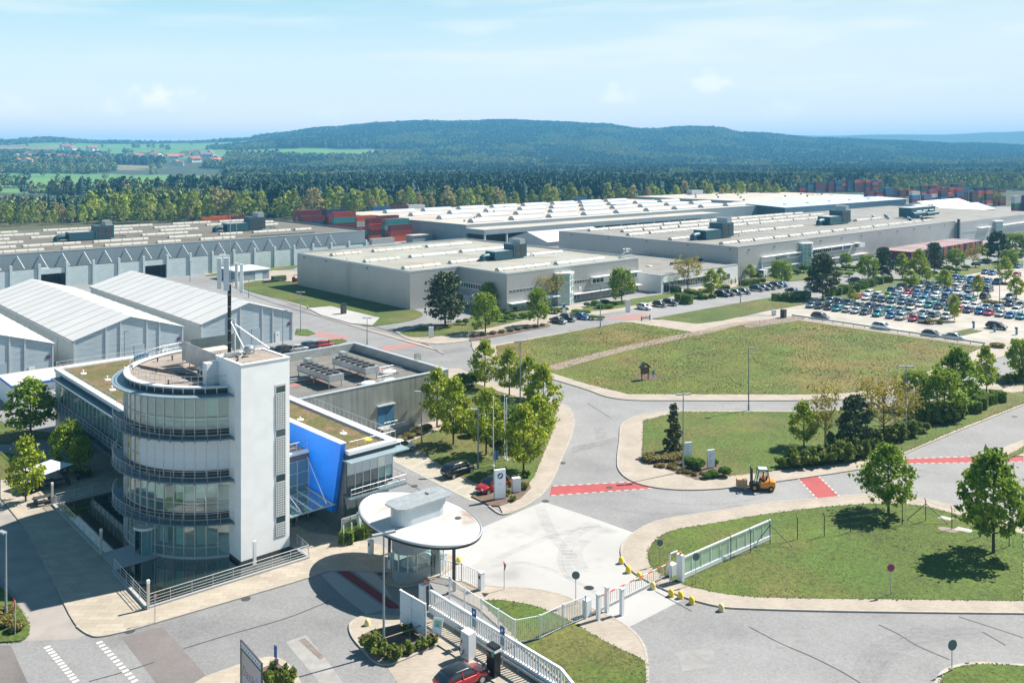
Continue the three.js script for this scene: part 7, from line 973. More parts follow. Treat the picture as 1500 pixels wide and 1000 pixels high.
function carModel(type, col, roofCol) {
  const key = type + col + (roofCol || ''); if (carProto[key]) return carProto[key]; const g = carParts(type), P = paint(col), G = new THREE.Group(); G.name = 'parked_car'; G.userData = { category: 'car', base: 'parked_car' };
  part(G, 'body', g.body, P); part(G, 'windows', g.cabin, carGlass); part(G, 'roof', g.roof, roofCol ? paint(roofCol) : P); part(G, 'pillars', g.pillars, P);
  for (const [x, z] of [[-g.l + 0.85, -1], [-g.l + 0.85, 1], [g.l - 0.85, -1], [g.l - 0.85, 1]]) { const wh = part(G, 'wheel', g.wheel, tyreM); wh.position.set(x, 0.33, z * (g.w - 0.09)); part(wh, 'rim', g.rim, rimM); }
  for (const s of [-1, 1]) { part(G, 'headlight', g.head, lampM).position.set(g.l - 0.16, g.c.hood - 0.26, s * g.w * 0.62); part(G, 'tail_light', g.tail, tailM).position.set(-g.l + 0.07, g.c.belt - 0.22, s * g.w * 0.66); part(G, 'mirror', g.mirror, P).position.set(0.85, g.c.belt + 0.02, s * (g.w + 0.06)); }
  part(G, 'number_plate', g.plate, plateM).position.set(g.l - 0.0, 0.5, 0); part(G, 'number_plate', g.plate, plateM).position.set(-g.l - 0.01, 0.72, 0); part(G, 'grille', g.grille, trimM).position.set(g.l - 0.03, 0.52, 0);
  return (carProto[key] = G);
}
function car(type, col, x, z, turn, label, group, y = 0.02, roofCol) { return place(carModel(type, col, roofCol), [x, y, z], turn, label, group); }
{
  const r = rng(404), types = ['suv', 'hatch', 'sedan', 'wagon', 'hatch', 'suv'], tn = { suv: 'sport utility car', hatch: 'hatchback', sedan: 'saloon car', wagon: 'estate car' };
  const cols = ['navy', 'steel', 'white', 'blue', 'black', 'silver', 'white', 'blue', 'blue', 'white', 'teal', 'steel', 'steel', 'navy', 'red'];
  const rows = [[217, 'front row of the car park by the guard rail', [-97.4, -95.6, -93.7, -91.7, -89.8, -87.8, -85.9, -83.2, -80.5, -78.5, -76.2, -74.2], { 10: 'crimson' }], [226.5, 'second row of the car park', [-97.4, -95.4, -93.4, -90.7, -88.6, -86.5, -84.4, -82.4, -80, -77.6, -75.5, -73], {}], [239.6, 'middle row of the car park', [-96.5, -94.5, -92.6, -90.7, -88.7, -86.6, -84.7, -82.6, -80.7, -78.7, -76.7, -74.8, -72.8, -70.6, -68.8, -66.8, -64.9, -63, -61], { 0: 'red', 10: 'teal', 11: 'crimson', 14: 'crimson' }], [247.5, 'row behind the middle row', [-97, -94.8, -92.7, -90.8, -88.6, -86.6, -84.5, -82.4, -80.2, -78.2, -76, -74, -71.8, -69.6, -66, -63.6], { 2: 'green' }], [258.5, 'row beside the young trees', [-95.7, -93.8, -91.8, -89.8, -87.7, -85.6, -83.4, -80.4, -78.3], { 2: 'crimson' }], [267, 'row in the centre of the car park', [-96.6, -94.4, -92.3, -90.2, -88, -85.8, -83.6, -81.4], {}], [280, 'rear row of the car park', [-96.4, -94.4, -92.4, -90.2, -87.8, -85.5, -83.2, -81], {}], [287, 'row before the last one', [-93.6, -91.4, -89.2, -86.8, -83], {}], [300, 'last full row before the hedges', [-94.5, -92.6, -90.6, -88.6, -86.8, -84.4], { 3: 'crimson' }], [321.5, 'lone pair by the far hedge', [-93.5, -91.6], {}]];
  for (const [s, name, ts, special] of rows) ts.forEach((t, i) => { const type = types[Math.floor(r() * types.length)], col = special[i] || cols[Math.floor(r() * 14)], [x, z] = W(s + (r() - 0.5) * 0.8, t * 1.25 + (r() - 0.5) * 0.25), back = r() < 0.2; car(type, col, x, z, TURN + (back ? 0 : Math.PI) + (r() - 0.5) * 0.05, `${col} ${tn[type]} in the ${name}`, `${col} ${type} cars in the ${name}`); });
  const lone = [[266.5, -97, 'black', 'suv', 1, 'alone before the low planted strip'], [269.8, -91.6, 'silver', 'suv', 0, 'at the right edge of the car park'], [258, -87.6, 'navy', 'suv', 0, 'at the right edge of the car park'], [258, -85, 'grey', 'wagon', 0, 'at the right edge of the car park'], [348, -115.6, 'blue', 'wagon', 0, 'far back beside the road to the hall'], [322.5, -107.6, 'crimson', 'hatch', 0, 'on its own near the last row'], [202.6, -111.7, 'grey', 'suv', 0.5, 'standing along the guard rail at the bin'], [201.3, -95.6, 'white', 'suv', 0.5, 'standing along the guard rail'], [201.5, -84.4, 'grey', 'hatch', 0.5, 'standing along the guard rail near its end'], [202, -79.8, 'silver', 'sedan', 0.5, 'last one along the guard rail'], [221.4, -78.1, 'black', 'suv', 0.5, 'waiting at the car park barrier']];
  for (const [s, t, col, type, q, txt] of lone) { const [x, z] = W(s, t); car(type, col, x, z, TURN + Math.PI * (1 + q), `${col} ${tn[type]} ${txt}`); }
  // cars along the road of the halls
  const road = [[818, 473, 'grey', 'sedan'], [832, 470, 'black', 'suv'], [852, 467, 'blue', 'sedan'], [944, 453, 'white', 'hatch'], [967, 449, 'black', 'hatch'], [982, 447, 'black', 'suv'], [1058, 434, 'navy', 'suv'], [1067, 433, 'black', 'suv'], [1079, 431.5, 'grey', 'hatch'], [1090, 430, 'navy', 'wagon'], [1109, 426, 'navy', 'suv'], [1119, 424.5, 'grey', 'hatch'], [1128, 423.5, 'black', 'hatch'], [1137, 421.5, 'grey', 'suv'], [1145, 420, 'blue', 'wagon'], [1162, 429, 'navy', 'sedan'], [1189, 427, 'white', 'suv'], [1254, 413, 'black', 'sedan']];
  const beside = (x) => x < 900 ? 'before the middle hall' : x < 1000 ? 'between the white board and the box hedge' : x < 1100 ? 'before the glazed pavilion' : x < 1150 ? 'beside the round green tree' : 'near the big dark pine';
  for (const [px, py, col, type] of road) { const Z = 52320 / (py - 228), x = (px - 750) * Z / 1308; car(type, col, x, -Z, TURN - Math.PI / 2 + 0.05, `${col} ${tn[type]} parked ${beside(px)}`, `${col} ${type} cars ${beside(px)}`, 0.1); }
  for (const [p, col, type, t] of [[[-48.38,-179.79], 'grey', 'sedan', 'partly hidden behind the annex roof'], [[-46.09,-181.04], 'black', 'suv', 'behind the annex next to the silver car'], [[-43.84,-182.62], 'silver', 'hatch', 'behind the annex'], [[-41.7,-184.88], 'navy', 'suv', 'behind the annex beside the red car'], [[-39.36,-186.52], 'red', 'hatch', 'behind the annex at the end of its row']]) car(type, col, p[0], p[1], TURN - 0.05, `${col} ${tn[type]} parked ${t}`);
  car('suv', 'black', ...[-6.77,-112.03], TURN + 0.02, 'black sport utility car parked below the lime trees', null, 0.03); car('suv', 'red', ...[-2.29,-106.78], TURN + Math.PI, 'dark red car with black roof parked behind the sign tower', null, 0.03, 'black'); car('suv', 'white', ...[-15.21,-120.55], TURN, 'white sport utility car half hidden by the entrance wing', null, 0.03);
  car('hatch', 'red', ...[-3.82,-67.51], TURN - 0.1, 'red electric hatchback with black roof at the charging posts', null, 0.03, 'black');
  { const [x, z] = [84.07,-295.59]; const V = thing('white_truck', 'small white truck standing at the hall gate', 'truck', [x, 0.02, z], TURN + Math.PI); part(V, 'cab', new Geo().box(2, 2.1, 2.1, 1.8, 1.35, 0), whitePaint); part(V, 'load_bed', new Geo().box(3.6, 0.5, 2.1, -1.2, 0.9, 0).box(3.2, 1.0, 1.9, -1.2, 1.6, 0), galv); part(V, 'windscreen', new Geo().box(0.05, 0.8, 1.8, 2.82, 1.85, 0), carGlass); for (const [a, b] of [[1.7, 0.95], [1.7, -0.95], [-1.8, 0.95], [-1.8, -0.95]]) part(V, 'wheel', new Geo().cyl(0.42, 0.42, 0.26, a, 0.42, b, 16, Math.PI / 2), tyreM); }
}
// forklift with a carton
{
  const [x, z] = [29.94,-106.99], F = thing('forklift_truck', 'orange forklift driving along the kerb with a carton on its forks', 'forklift', [x, 0.005, z], Math.PI - 0.1), O = pmat('forkOrange', [0.60, 0.22, 0.01], { roughness: 0.35, clearcoat: 0.6 });
  part(F, 'counterweight', boxUV(loft([ringS(-1.55, 0.35, 1.15, 0.5), ringS(-1.45, 0.3, 1.25, 0.66), ringS(-0.7, 0.3, 1.25, 0.7), ringS(0.1, 0.3, 1.0, 0.68), ringS(0.35, 0.32, 0.85, 0.66)]).toNonIndexed()), O);
  part(F, 'chassis', new Geo().box(2.0, 0.5, 1.25, 0.1, 0.55, 0), trimM); const cab = part(F, 'overhead_guard', new Geo().bar([-0.85, 1.1, 0.6], [-0.65, 2.45, 0.55], 0.09).bar([-0.85, 1.1, -0.6], [-0.65, 2.45, -0.55], 0.09).bar([0.75, 0.8, 0.6], [0.4, 2.45, 0.55], 0.09).bar([0.75, 0.8, -0.6], [0.4, 2.45, -0.55], 0.09).box(1.3, 0.1, 1.3, -0.12, 2.5, 0), trimM); part(cab, 'roof_pane', new Geo().box(1.0, 0.03, 1.0, -0.12, 2.57, 0), mat('roofPane', [0.45, 0.6, 0.65], 0.2)); part(F, 'cab_glass', new Geo().box(0.02, 1.1, 1.1, 0.62, 1.6, 0, 0, 0, 0.22).box(1.2, 0.9, 0.02, -0.1, 1.75, 0.6), glass);
  part(F, 'mast', new Geo().box(0.16, 2.6, 0.14, 1.2, 1.4, 0.42).box(0.16, 2.6, 0.14, 1.2, 1.4, -0.42).box(0.1, 0.12, 0.9, 1.2, 2.6, 0).box(0.1, 0.12, 0.9, 1.2, 0.9, 0).box(0.12, 2.2, 0.2, 1.1, 1.3, 0), charcoal); for (const s of [-1, 1]) part(F, 'fork', new Geo().box(1.3, 0.06, 0.13, 1.95, 0.22, s * 0.3).box(0.07, 0.6, 0.13, 1.32, 0.5, s * 0.3), charcoal);
  for (const [a, b, rr] of [[0.95, 0.62, 0.42], [0.95, -0.62, 0.42], [-1.0, 0.58, 0.34], [-1.0, -0.58, 0.34]]) { const w = part(F, 'wheel', new Geo().cyl(rr, rr, 0.28, 0, 0, 0, 18, Math.PI / 2), tyreM); w.position.set(a, rr, b); part(w, 'hub', new Geo().cyl(rr * 0.5, rr * 0.5, 0.3, 0, 0, 0, 12, Math.PI / 2), O); }
  part(F, 'seat', new Geo().box(0.5, 0.15, 0.5, -0.25, 1.05, 0).box(0.14, 0.6, 0.5, -0.55, 1.35, 0, 0, 0, 0.15), black); part(F, 'steering_wheel', new Geo().add(new THREE.TorusGeometry(0.17, 0.02, 6, 14), new THREE.Matrix4().makeRotationX(1.2).setPosition(0.3, 1.35, 0)), black);
  const c = thing('cardboard_carton', 'brown cardboard carton on a pallet carried by the forklift', 'carton', [x - 2.35 * Math.cos(0.1), 0.26, z - 2.35 * Math.sin(0.1)], -0.1); part(c, 'box', new Geo().box(1.2, 0.85, 1.0, 0, 0.58, 0), mottle('cardboard', [0.40, 0.24, 0.14], 0.25, 1.2)); part(c, 'pallet', new Geo().box(1.25, 0.03, 1.05, 0, 0.13, 0).box(1.25, 0.1, 0.12, 0, 0.06, 0.45).box(1.25, 0.1, 0.12, 0, 0.06, -0.45).box(1.25, 0.1, 0.12, 0, 0.06, 0), mat('palletWood', [0.35, 0.24, 0.14], 0.9)); part(c, 'tape', new Geo().box(1.21, 0.02, 0.1, 0, 1.0, 0), mat('tape', [0.5, 0.38, 0.24], 0.5));
  const D2 = thing('red_forklift', 'small red forklift at the far corner of the middle hall', 'forklift', [...[-68.54,-282.81]].flatMap((v, i) => i ? [0, v] : [v]), 0.4); part(D2, 'body', new Geo().box(2.2, 0.9, 1.2, 0, 0.7, 0).box(0.9, 0.5, 1.1, -0.7, 1.3, 0), mat('forkRed', [0.35, 0.02, 0.02], 0.5)); part(D2, 'mast', new Geo().box(0.15, 2.4, 0.9, 1.2, 1.3, 0), charcoal); part(D2, 'overhead_guard', new Geo().box(1.3, 0.08, 1.1, 0, 2.2, 0).bar([-0.6, 1.1, 0.5], [-0.6, 2.2, 0.5], 0.08).bar([0.6, 1.1, 0.5], [0.6, 2.2, 0.5], 0.08).bar([-0.6, 1.1, -0.5], [-0.6, 2.2, -0.5], 0.08).bar([0.6, 1.1, -0.5], [0.6, 2.2, -0.5], 0.08), charcoal); for (const [a, b] of [[0.8, 0.55], [0.8, -0.55], [-0.8, 0.55], [-0.8, -0.55]]) part(D2, 'wheel', new Geo().cyl(0.35, 0.35, 0.25, a, 0.35, b, 14, Math.PI / 2), tyreM);
  for (const [q, l] of [[[-74.35,-284.35], 'flat cart with a green load beside the middle hall'], [[-76.33,-282.05], 'empty flat cart beside the grey cabin']]) { const o = thing('flat_cart', l, 'cart', [q[0], 0, q[1]], TURN); part(o, 'deck', new Geo().box(5, 0.2, 2, 0, 0.6, 0), charcoal); for (const [a, b] of [[1.8, 0.7], [1.8, -0.7], [-1.8, 0.7], [-1.8, -0.7]]) part(o, 'wheel', new Geo().cyl(0.28, 0.28, 0.2, a, 0.28, b, 12, Math.PI / 2), tyreM); if (l.includes('green')) part(o, 'load', new Geo().box(4.4, 1.1, 1.8, 0, 1.25, 0), mat('loadGreen', [0.05, 0.09, 0.03], 0.9)); }
}
// ---------- people ----------
function figure(seated, cols) {                   // one continuous body from a smooth union of tapered capsules
  const res = 72, mc = new MarchingCubes(res, new THREE.MeshStandardMaterial(), false, false, 60000), S = 1.05;
  const B = seated ? [[[0, 0.0, 0], [0, 0.5, -0.05], 0.15, 0.17], [[-0.17, 0.45, -0.05], [0.17, 0.45, -0.05], 0.09, 0.09], [[0, 0.5, -0.05], [0, 0.68, -0.02], 0.07, 0.06], [[-0.09, 0, 0], [-0.12, 0.02, 0.42], 0.1, 0.075], [[0.09, 0, 0], [0.12, 0.02, 0.42], 0.1, 0.075], [[-0.12, 0.02, 0.42], [-0.12, -0.4, 0.46], 0.075, 0.05], [[0.12, 0.02, 0.42], [0.12, -0.4, 0.46], 0.075, 0.05], [[-0.12, -0.42, 0.46], [-0.12, -0.43, 0.6], 0.055, 0.045], [[0.12, -0.42, 0.46], [0.12, -0.43, 0.6], 0.055, 0.045], [[-0.2, 0.44, -0.05], [-0.27, 0.2, 0.08], 0.06, 0.048], [[0.2, 0.44, -0.05], [0.27, 0.2, 0.08], 0.06, 0.048], [[-0.27, 0.2, 0.08], [-0.14, 0.25, 0.34], 0.048, 0.038], [[0.27, 0.2, 0.08], [0.14, 0.25, 0.34], 0.048, 0.038]]
    : [[[0, 0.05, 0], [0, 0.5, 0], 0.14, 0.165], [[-0.17, 0.48, 0], [0.17, 0.48, 0], 0.085, 0.085], [[0, 0.52, 0], [0, 0.68, 0.01], 0.065, 0.055], [[-0.09, 0.02, 0], [-0.11, -0.42, 0.03], 0.1, 0.068], [[0.09, 0.02, 0], [0.12, -0.42, -0.02], 0.1, 0.068], [[-0.11, -0.42, 0.03], [-0.12, -0.84, -0.02], 0.066, 0.045], [[0.12, -0.42, -0.02], [0.14, -0.84, -0.08], 0.066, 0.045], [[-0.12, -0.87, -0.02], [-0.13, -0.88, 0.14], 0.052, 0.042], [[0.14, -0.87, -0.08], [0.16, -0.88, 0.08], 0.052, 0.042], [[-0.21, 0.47, 0], [-0.27, 0.18, -0.03], 0.058, 0.047], [[0.21, 0.47, 0], [0.27, 0.18, -0.03], 0.058, 0.047], [[-0.27, 0.18, -0.03], [-0.25, -0.06, 0.08], 0.045, 0.034], [[0.27, 0.18, -0.03], [0.24, -0.04, 0.1], 0.045, 0.034]];
  const hd = seated ? [0, 0.82, 0.0] : [0, 0.82, 0.02]; B.push([[hd[0], hd[1] - 0.03, hd[2] + 0.02], [hd[0], hd[1] + 0.05, hd[2] - 0.01], 0.085, 0.1], [[0, hd[1] - 0.01, hd[2] + 0.1], [0, hd[1] - 0.03, hd[2] + 0.115], 0.018, 0.022], [[-0.1, hd[1], hd[2]], [-0.1, hd[1] - 0.03, hd[2]], 0.02, 0.018], [[0.1, hd[1], hd[2]], [0.1, hd[1] - 0.03, hd[2]], 0.02, 0.018]);
  const hands = seated ? [[-0.13, 0.26, 0.37], [0.13, 0.26, 0.37]] : [[-0.25, -0.1, 0.1], [0.24, -0.08, 0.12]];
  for (const [k, q] of hands.entries()) { B.push([q, [q[0], q[1] - 0.05, q[2] + 0.02], 0.036, 0.034]); for (let f = 0; f < 4; f++) B.push([[q[0], q[1] - 0.05, q[2] - 0.02 + f * 0.017], [q[0], q[1] - 0.11 - 0.01 * (f % 3), q[2] - 0.01 + f * 0.017], 0.01, 0.008]); B.push([[q[0], q[1] - 0.02, q[2] + 0.03], [q[0] + (k ? -0.02 : 0.02), q[1] - 0.06, q[2] + 0.06], 0.011, 0.009]); }
  const d1 = (p, [a, b, ra, rb]) => { const ab = [b[0] - a[0], b[1] - a[1], b[2] - a[2]], ap = [p[0] - a[0], p[1] - a[1], p[2] - a[2]], t = clamp((ap[0] * ab[0] + ap[1] * ab[1] + ap[2] * ab[2]) / (ab[0] ** 2 + ab[1] ** 2 + ab[2] ** 2 + 1e-9)); return Math.hypot(ap[0] - ab[0] * t, ap[1] - ab[1] * t, ap[2] - ab[2] * t) - mix(ra, rb, t); };
  const f = mc.field; for (let k = 0; k < res; k++) for (let j = 0; j < res; j++) for (let i = 0; i < res; i++) { const p = [(i / res * 2 - 1) * S, (j / res * 2 - 1) * S, (k / res * 2 - 1) * S]; if (Math.abs(p[0]) > 0.5 || Math.abs(p[2]) > 0.75) { f[i + j * res + k * res * res] = -1; continue; } let d = 9; for (const b of B) { const e = d1(p, b), q = 0.035, h = clamp(0.5 + 0.5 * (d - e) / q); d = mix(d, e, h) - q * h * (1 - h); } f[i + j * res + k * res * res] = -d; }
  mc.isolation = 0; mc.update(); const n = mc.count, pos = new Float32Array(mc.positionArray.slice(0, n * 3)).map((v) => v * S), g = new THREE.BufferGeometry(); g.setAttribute('position', new THREE.BufferAttribute(pos, 3)); g.setAttribute('normal', new THREE.BufferAttribute(new Float32Array(mc.normalArray.slice(0, n * 3)), 3));
  const col = new Float32Array(n * 3); for (let i = 0; i < n; i++) { const [x, y, z] = [pos[i * 3], pos[i * 3 + 1], pos[i * 3 + 2]]; const hand = hands.some((q) => Math.hypot(x - q[0], y - q[1] + 0.05, z - q[2]) < 0.1); let c = hand || y > 0.62 ? [0.45, 0.27, 0.2] : y > 0.02 && !(seated && z > 0.16 && y < 0.12) ? (Math.abs(x) > 0.24 ? cols[1] : cols[0]) : y < (seated ? -0.38 : -0.82) ? [0.03, 0.03, 0.03] : cols[2]; if (y > 0.62 && y > 0.8 && z < 0.075 - (y - 0.8) * 0.2 || y > 0.885) c = cols[3]; col.set(c, i * 3); }
  g.setAttribute('color', new THREE.BufferAttribute(col, 3)); return g;
}
const clothM = new THREE.MeshStandardMaterial({ vertexColors: true, roughness: 0.85 });
function person(geo, pos, turn, label, hair) { const o = thing('person', label, 'person', pos, turn); part(o, 'body', geo, clothM); const y = 0.86; part(o, 'hair', new Geo().ball(0.108, 0, y, -0.012, 0.95, 14), mat('hair' + hair, hair ? [0.05, 0.035, 0.025] : [0.02, 0.018, 0.016], 0.8)); for (const s of [-1, 1]) part(o, 'eye', new Geo().ball(0.011, s * 0.034, 0.83, 0.118, 1, 8), black); part(o, 'mouth', new Geo().box(0.045, 0.008, 0.01, 0, 0.765, 0.112), mat('lip', [0.3, 0.1, 0.09], 0.6)); return o; }
{
  const VIS = [0.42, 0.72, 0.02], stand = figure(false, [VIS, [0.05, 0.06, 0.09], [0.03, 0.035, 0.05], [0.04, 0.03, 0.02]]), sit = figure(true, [[0.75, 0.12, 0.02], [0.75, 0.12, 0.02], [0.03, 0.03, 0.04], [0.04, 0.03, 0.02]]);
  const L = (x, z) => W(38.6 + x, -82.2 + z); let p = L(8.3, -5.0); person(stand, [p[0], 1.0, p[1]], TURN, 'person in a neon yellow vest standing at the entrance door', 1);
  p = L(10, -5.4); person(stand, [p[0], 1.0, p[1]], TURN - 0.8, 'person in a neon yellow vest beside the glass screen of the entrance', 0);
  { const [x, z] = [29.94,-106.99]; person(sit, [x + 0.2, 1.2, z], -Math.PI / 2 - 0.1, 'seated driver in orange clothing inside the forklift', 1); }
  p = W(239, -160.5); person(stand, [p[0], 1.02, p[1]], 0.4, 'person in a neon vest by the bicycles at the pavilion', 0); p = W(236, -160); person(stand, [p[0], 1.02, p[1]], 2.4, 'second person in a neon vest near the pavilion corner', 1);
}
// ---------- gatehouse ----------
{
  const [gx, gz] = [-8.96,-85.55]; const G = thing('gatehouse', 'gatehouse booth under a big tilted oval white roof disc', 'gatehouse', [gx, 0, gz], TURN);
  const oval = (a, b, n = 64) => Array.from({ length: n }, (_, k) => [Math.cos(k / n * 6.2832) * a, Math.sin(k / n * 6.2832) * b]);
  const lt = tex('discRoof', 512, (u, v) => { const x = u - 0.5, y = v - 0.5, st = fbm(u * 9, v * 9, 5, 171), r1 = smooth(0.2, 0.02, Math.hypot(x - 0.16, y - 0.16) * (0.7 + st)), r2 = smooth(0.16, 0.02, Math.hypot(x + 0.05, y + 0.18) * (0.7 + st)), r3 = smooth(0.14, 0.0, Math.hypot(x + 0.02, y - 0.36) * (0.6 + st)), seam = (v * 14) % 1 < 0.05 ? 0.9 : 1; let c = [0.45, 0.448, 0.44].map((k) => k * (0.93 + (st - 0.5) * 0.25) * seam); c = lerp3(c, [0.21, 0.12, 0.07], clamp(r1 * 1.1 + r2 * 0.5 + r3 * 0.4) * smooth(0.35, 0.65, st)); return c; });
  lt.wrapS = lt.wrapT = THREE.RepeatWrapping; const lm = lt.clone(); lm.repeat.set(1 / 18, 1 / 18); lm.offset.set(0.5, 0.5); lm.needsUpdate = true;
  const roof = part(G, 'roof_disc', new Geo().prism(oval(4.45, 7.5), 5.2, 5.42), new THREE.MeshStandardMaterial({ map: lm, roughness: 0.5 }));
  { const ring = (a, b, y) => oval(a, b, 96).map(([x, z]) => new THREE.Vector3(x, y, z)); const tube = (a, b, y, r) => new THREE.TubeGeometry(new THREE.CatmullRomCurve3(ring(a, b, y), true), 120, r, 8, true); part(roof, 'rim', new Geo().add(tube(4.55, 7.62, 5.36, 0.11)), steel); part(roof, 'edge', new Geo().add(tube(4.5, 7.55, 5.2, 0.16)), trimM); part(roof, 'soffit', new Geo().add(loft([oval(4.4, 7.45).map(([x, z]) => [x, 5.18, z]), oval(2.0, 2.6).map(([x, z]) => [x, 4.75, z])], true)), mottle('soffit', [0.42, 0.45, 0.46], 0.15, 4, 0.6)); }
  const cap = (a, b, n = 12) => { const p = []; for (let k = 0; k <= n; k++) { const t = -Math.PI / 2 + k / n * Math.PI; p.push([a + Math.cos(t) * b, Math.sin(t) * b]); } for (let k = 0; k <= n; k++) { const t = Math.PI / 2 + k / n * Math.PI; p.push([-a + Math.cos(t) * b, Math.sin(t) * b]); } return p; };
  const pl = part(G, 'roof_plant', new Geo().prism(cap(1.7, 1.25), 5.42, 7.1), mottle('plantGrey', [0.46, 0.52, 0.55], 0.12, 3, 0.5, 0.2)); part(pl, 'lid', new Geo().prism([[-3.2, -1.0], [-2.6, -1.5], [2.6, -1.5], [3.2, -1.0], [3.2, 1.0], [2.6, 1.5], [-2.6, 1.5], [-3.2, 1.0]], 7.1, 7.22, true), galv); part(pl, 'hatch', new Geo().box(1.0, 0.14, 0.6, 1.7, 7.3, -0.3), galv);
  part(G, 'roof_drain', new Geo().cyl(0.35, 0.3, 0.06, 2.6, 5.44, 2.8, 14), charcoal);
  const booth = part(G, 'booth', new Geo().prism(cap(1.25, 1.5), 0.1, 1.15), mottle('boothGrey', [0.26, 0.30, 0.32], 0.15, 2, 0.5, 0.2)); part(booth, 'glazing', new Geo().prism(cap(1.25, 1.44), 1.15, 2.75), glass); part(booth, 'head_band', new Geo().prism(cap(1.25, 1.52), 2.75, 4.9), mottle('headBand', [0.28, 0.32, 0.33], 0.15, 2, 0.5, 0.2)); part(booth, 'desk', new Geo().prism(cap(0.8, 1.0), 1.15, 1.3), whitePaint);
  cap(1.25, 1.48, 5).forEach(([x, z]) => part(booth, 'mullion', new Geo().box(0.08, 1.65, 0.08, x, 1.95, z), alu)); part(booth, 'door', new Geo().bb(0.4, 1.35, 0.12, 2.7, 1.46, 1.56), glassDark);
  for (const [x, z] of [[0.2, -5.2], [0.2, 5.2]]) part(G, 'column', new Geo().pole(0.16, 0.16, 5.1, x, 0.05, z, 14), charcoal);
}
// ---------- fences, gates, barriers ----------
const fwhite = mottle('fenceWhite', [0.58, 0.61, 0.63], 0.06, 2, 0.5);
function palisade(label, pts, h, gap, name = 'palisade_fence') {     // posts, two rails and single pales
  const o0 = pts[0], F = thing(name, label, 'fence', [o0[0], 0.1, o0[1]]); const paleG = new Geo().box(0.045, h - 0.15, 0.045, 0, (h - 0.15) / 2 + 0.12, 0).build(), postG = new Geo().box(0.12, h + 0.1, 0.12, 0, (h + 0.1) / 2, 0).build();
  for (let i = 0; i < pts.length - 1; i++) {
    const a = [pts[i][0] - o0[0], pts[i][1] - o0[1]], b = [pts[i + 1][0] - o0[0], pts[i + 1][1] - o0[1]], L = Math.hypot(b[0] - a[0], b[1] - a[1]), n = Math.max(1, Math.round(L / gap));
    for (const y of [0.14, h]) part(F, 'rail', new Geo().bar([a[0], y, a[1]], [b[0], y, b[1]], 0.07, 0.05), fwhite); part(F, 'post', postG, fwhite).position.set(a[0], 0, a[1]); if (i === pts.length - 2) part(F, 'post', postG, fwhite).position.set(b[0], 0, b[1]);
    for (let k = 1; k < n; k++) part(F, 'pale', paleG, fwhite).position.set(mix(a[0], b[0], k / n), 0, mix(a[1], b[1], k / n));
  }
  return F;
}
palisade('white palisade fence bending round the lawn behind the sliding gate', [[-5.64,-80.25],[-4.16,-78.32],[-2.63,-76.49],[-1.14,-74.64],[0.28,-72.97],[2.29,-73.69],[4.3,-75.44],[6.36,-76.98]], 1.95, 0.18);
palisade('white barred barrier gate closed across the concrete lane', [[-6.81,-84.8],[-4.74,-83.85],[-3.02,-82.26]], 1.6, 0.3, 'barrier_gate');
{ // heavy white sliding gate beside the chargers
  const a = [46.94,-62.82], F = siteThing('sliding_gate', 'heavy white sliding gate with barred upper half beside the chargers', 'gate', a[0], a[1]), L = 16.2, L2 = 19;
  part(F, 'bottom_beam', new Geo().bb(-0.12, 0.12, 0.12, 0.72, 0, L2), fwhite); part(F, 'top_rail', new Geo().bb(-0.1, 0.1, 1.95, 2.12, 0, L), fwhite); part(F, 'end_rail', new Geo().bar([0, 2.03, L], [0, 0.75, L2], 0.2, 0.17), fwhite);
  for (let k = 0; k < 54; k++) { const z = 0.3 + k * 0.3; part(F, 'pale', new Geo().bb(-0.04, 0.04, 0.72, 1.96, z - (k % 9 ? 0.045 : 0.09), z + (k % 9 ? 0.045 : 0.09)), fwhite); } for (let k = 0; k < 5; k++) { const z = L + 0.3 + k * 0.5; part(F, 'pale', new Geo().bb(-0.04, 0.04, 0.72, 1.95 - (z - L) * 0.44, z - 0.045, z + 0.045), fwhite); }
  part(F, 'track', new Geo().bb(-0.35, -0.2, 0.3, 0.5, 4, L2 + 3), galv); for (let k = 0; k < 5; k++) part(F, 'track_post', new Geo().bb(-0.4, -0.15, 0, 0.3, 5 + k * 3.4, 5.2 + k * 3.4), galv);
  const p = part(F, 'gate_portal', new Geo().bb(-0.5, 0.3, 0, 2.4, -0.9, -0.3), fwhite); part(p, 'warning_lamp', new Geo().cyl(0.12, 0.12, 0.3, 0, 2.6, -0.6, 12), mat('lampOrange', [0.75, 0.15, 0.02], 0.4)); part(p, 'dark_slot', new Geo().bb(-0.15, 0.15, 0.1, 2.3, -0.3, -0.27), charcoal);
}
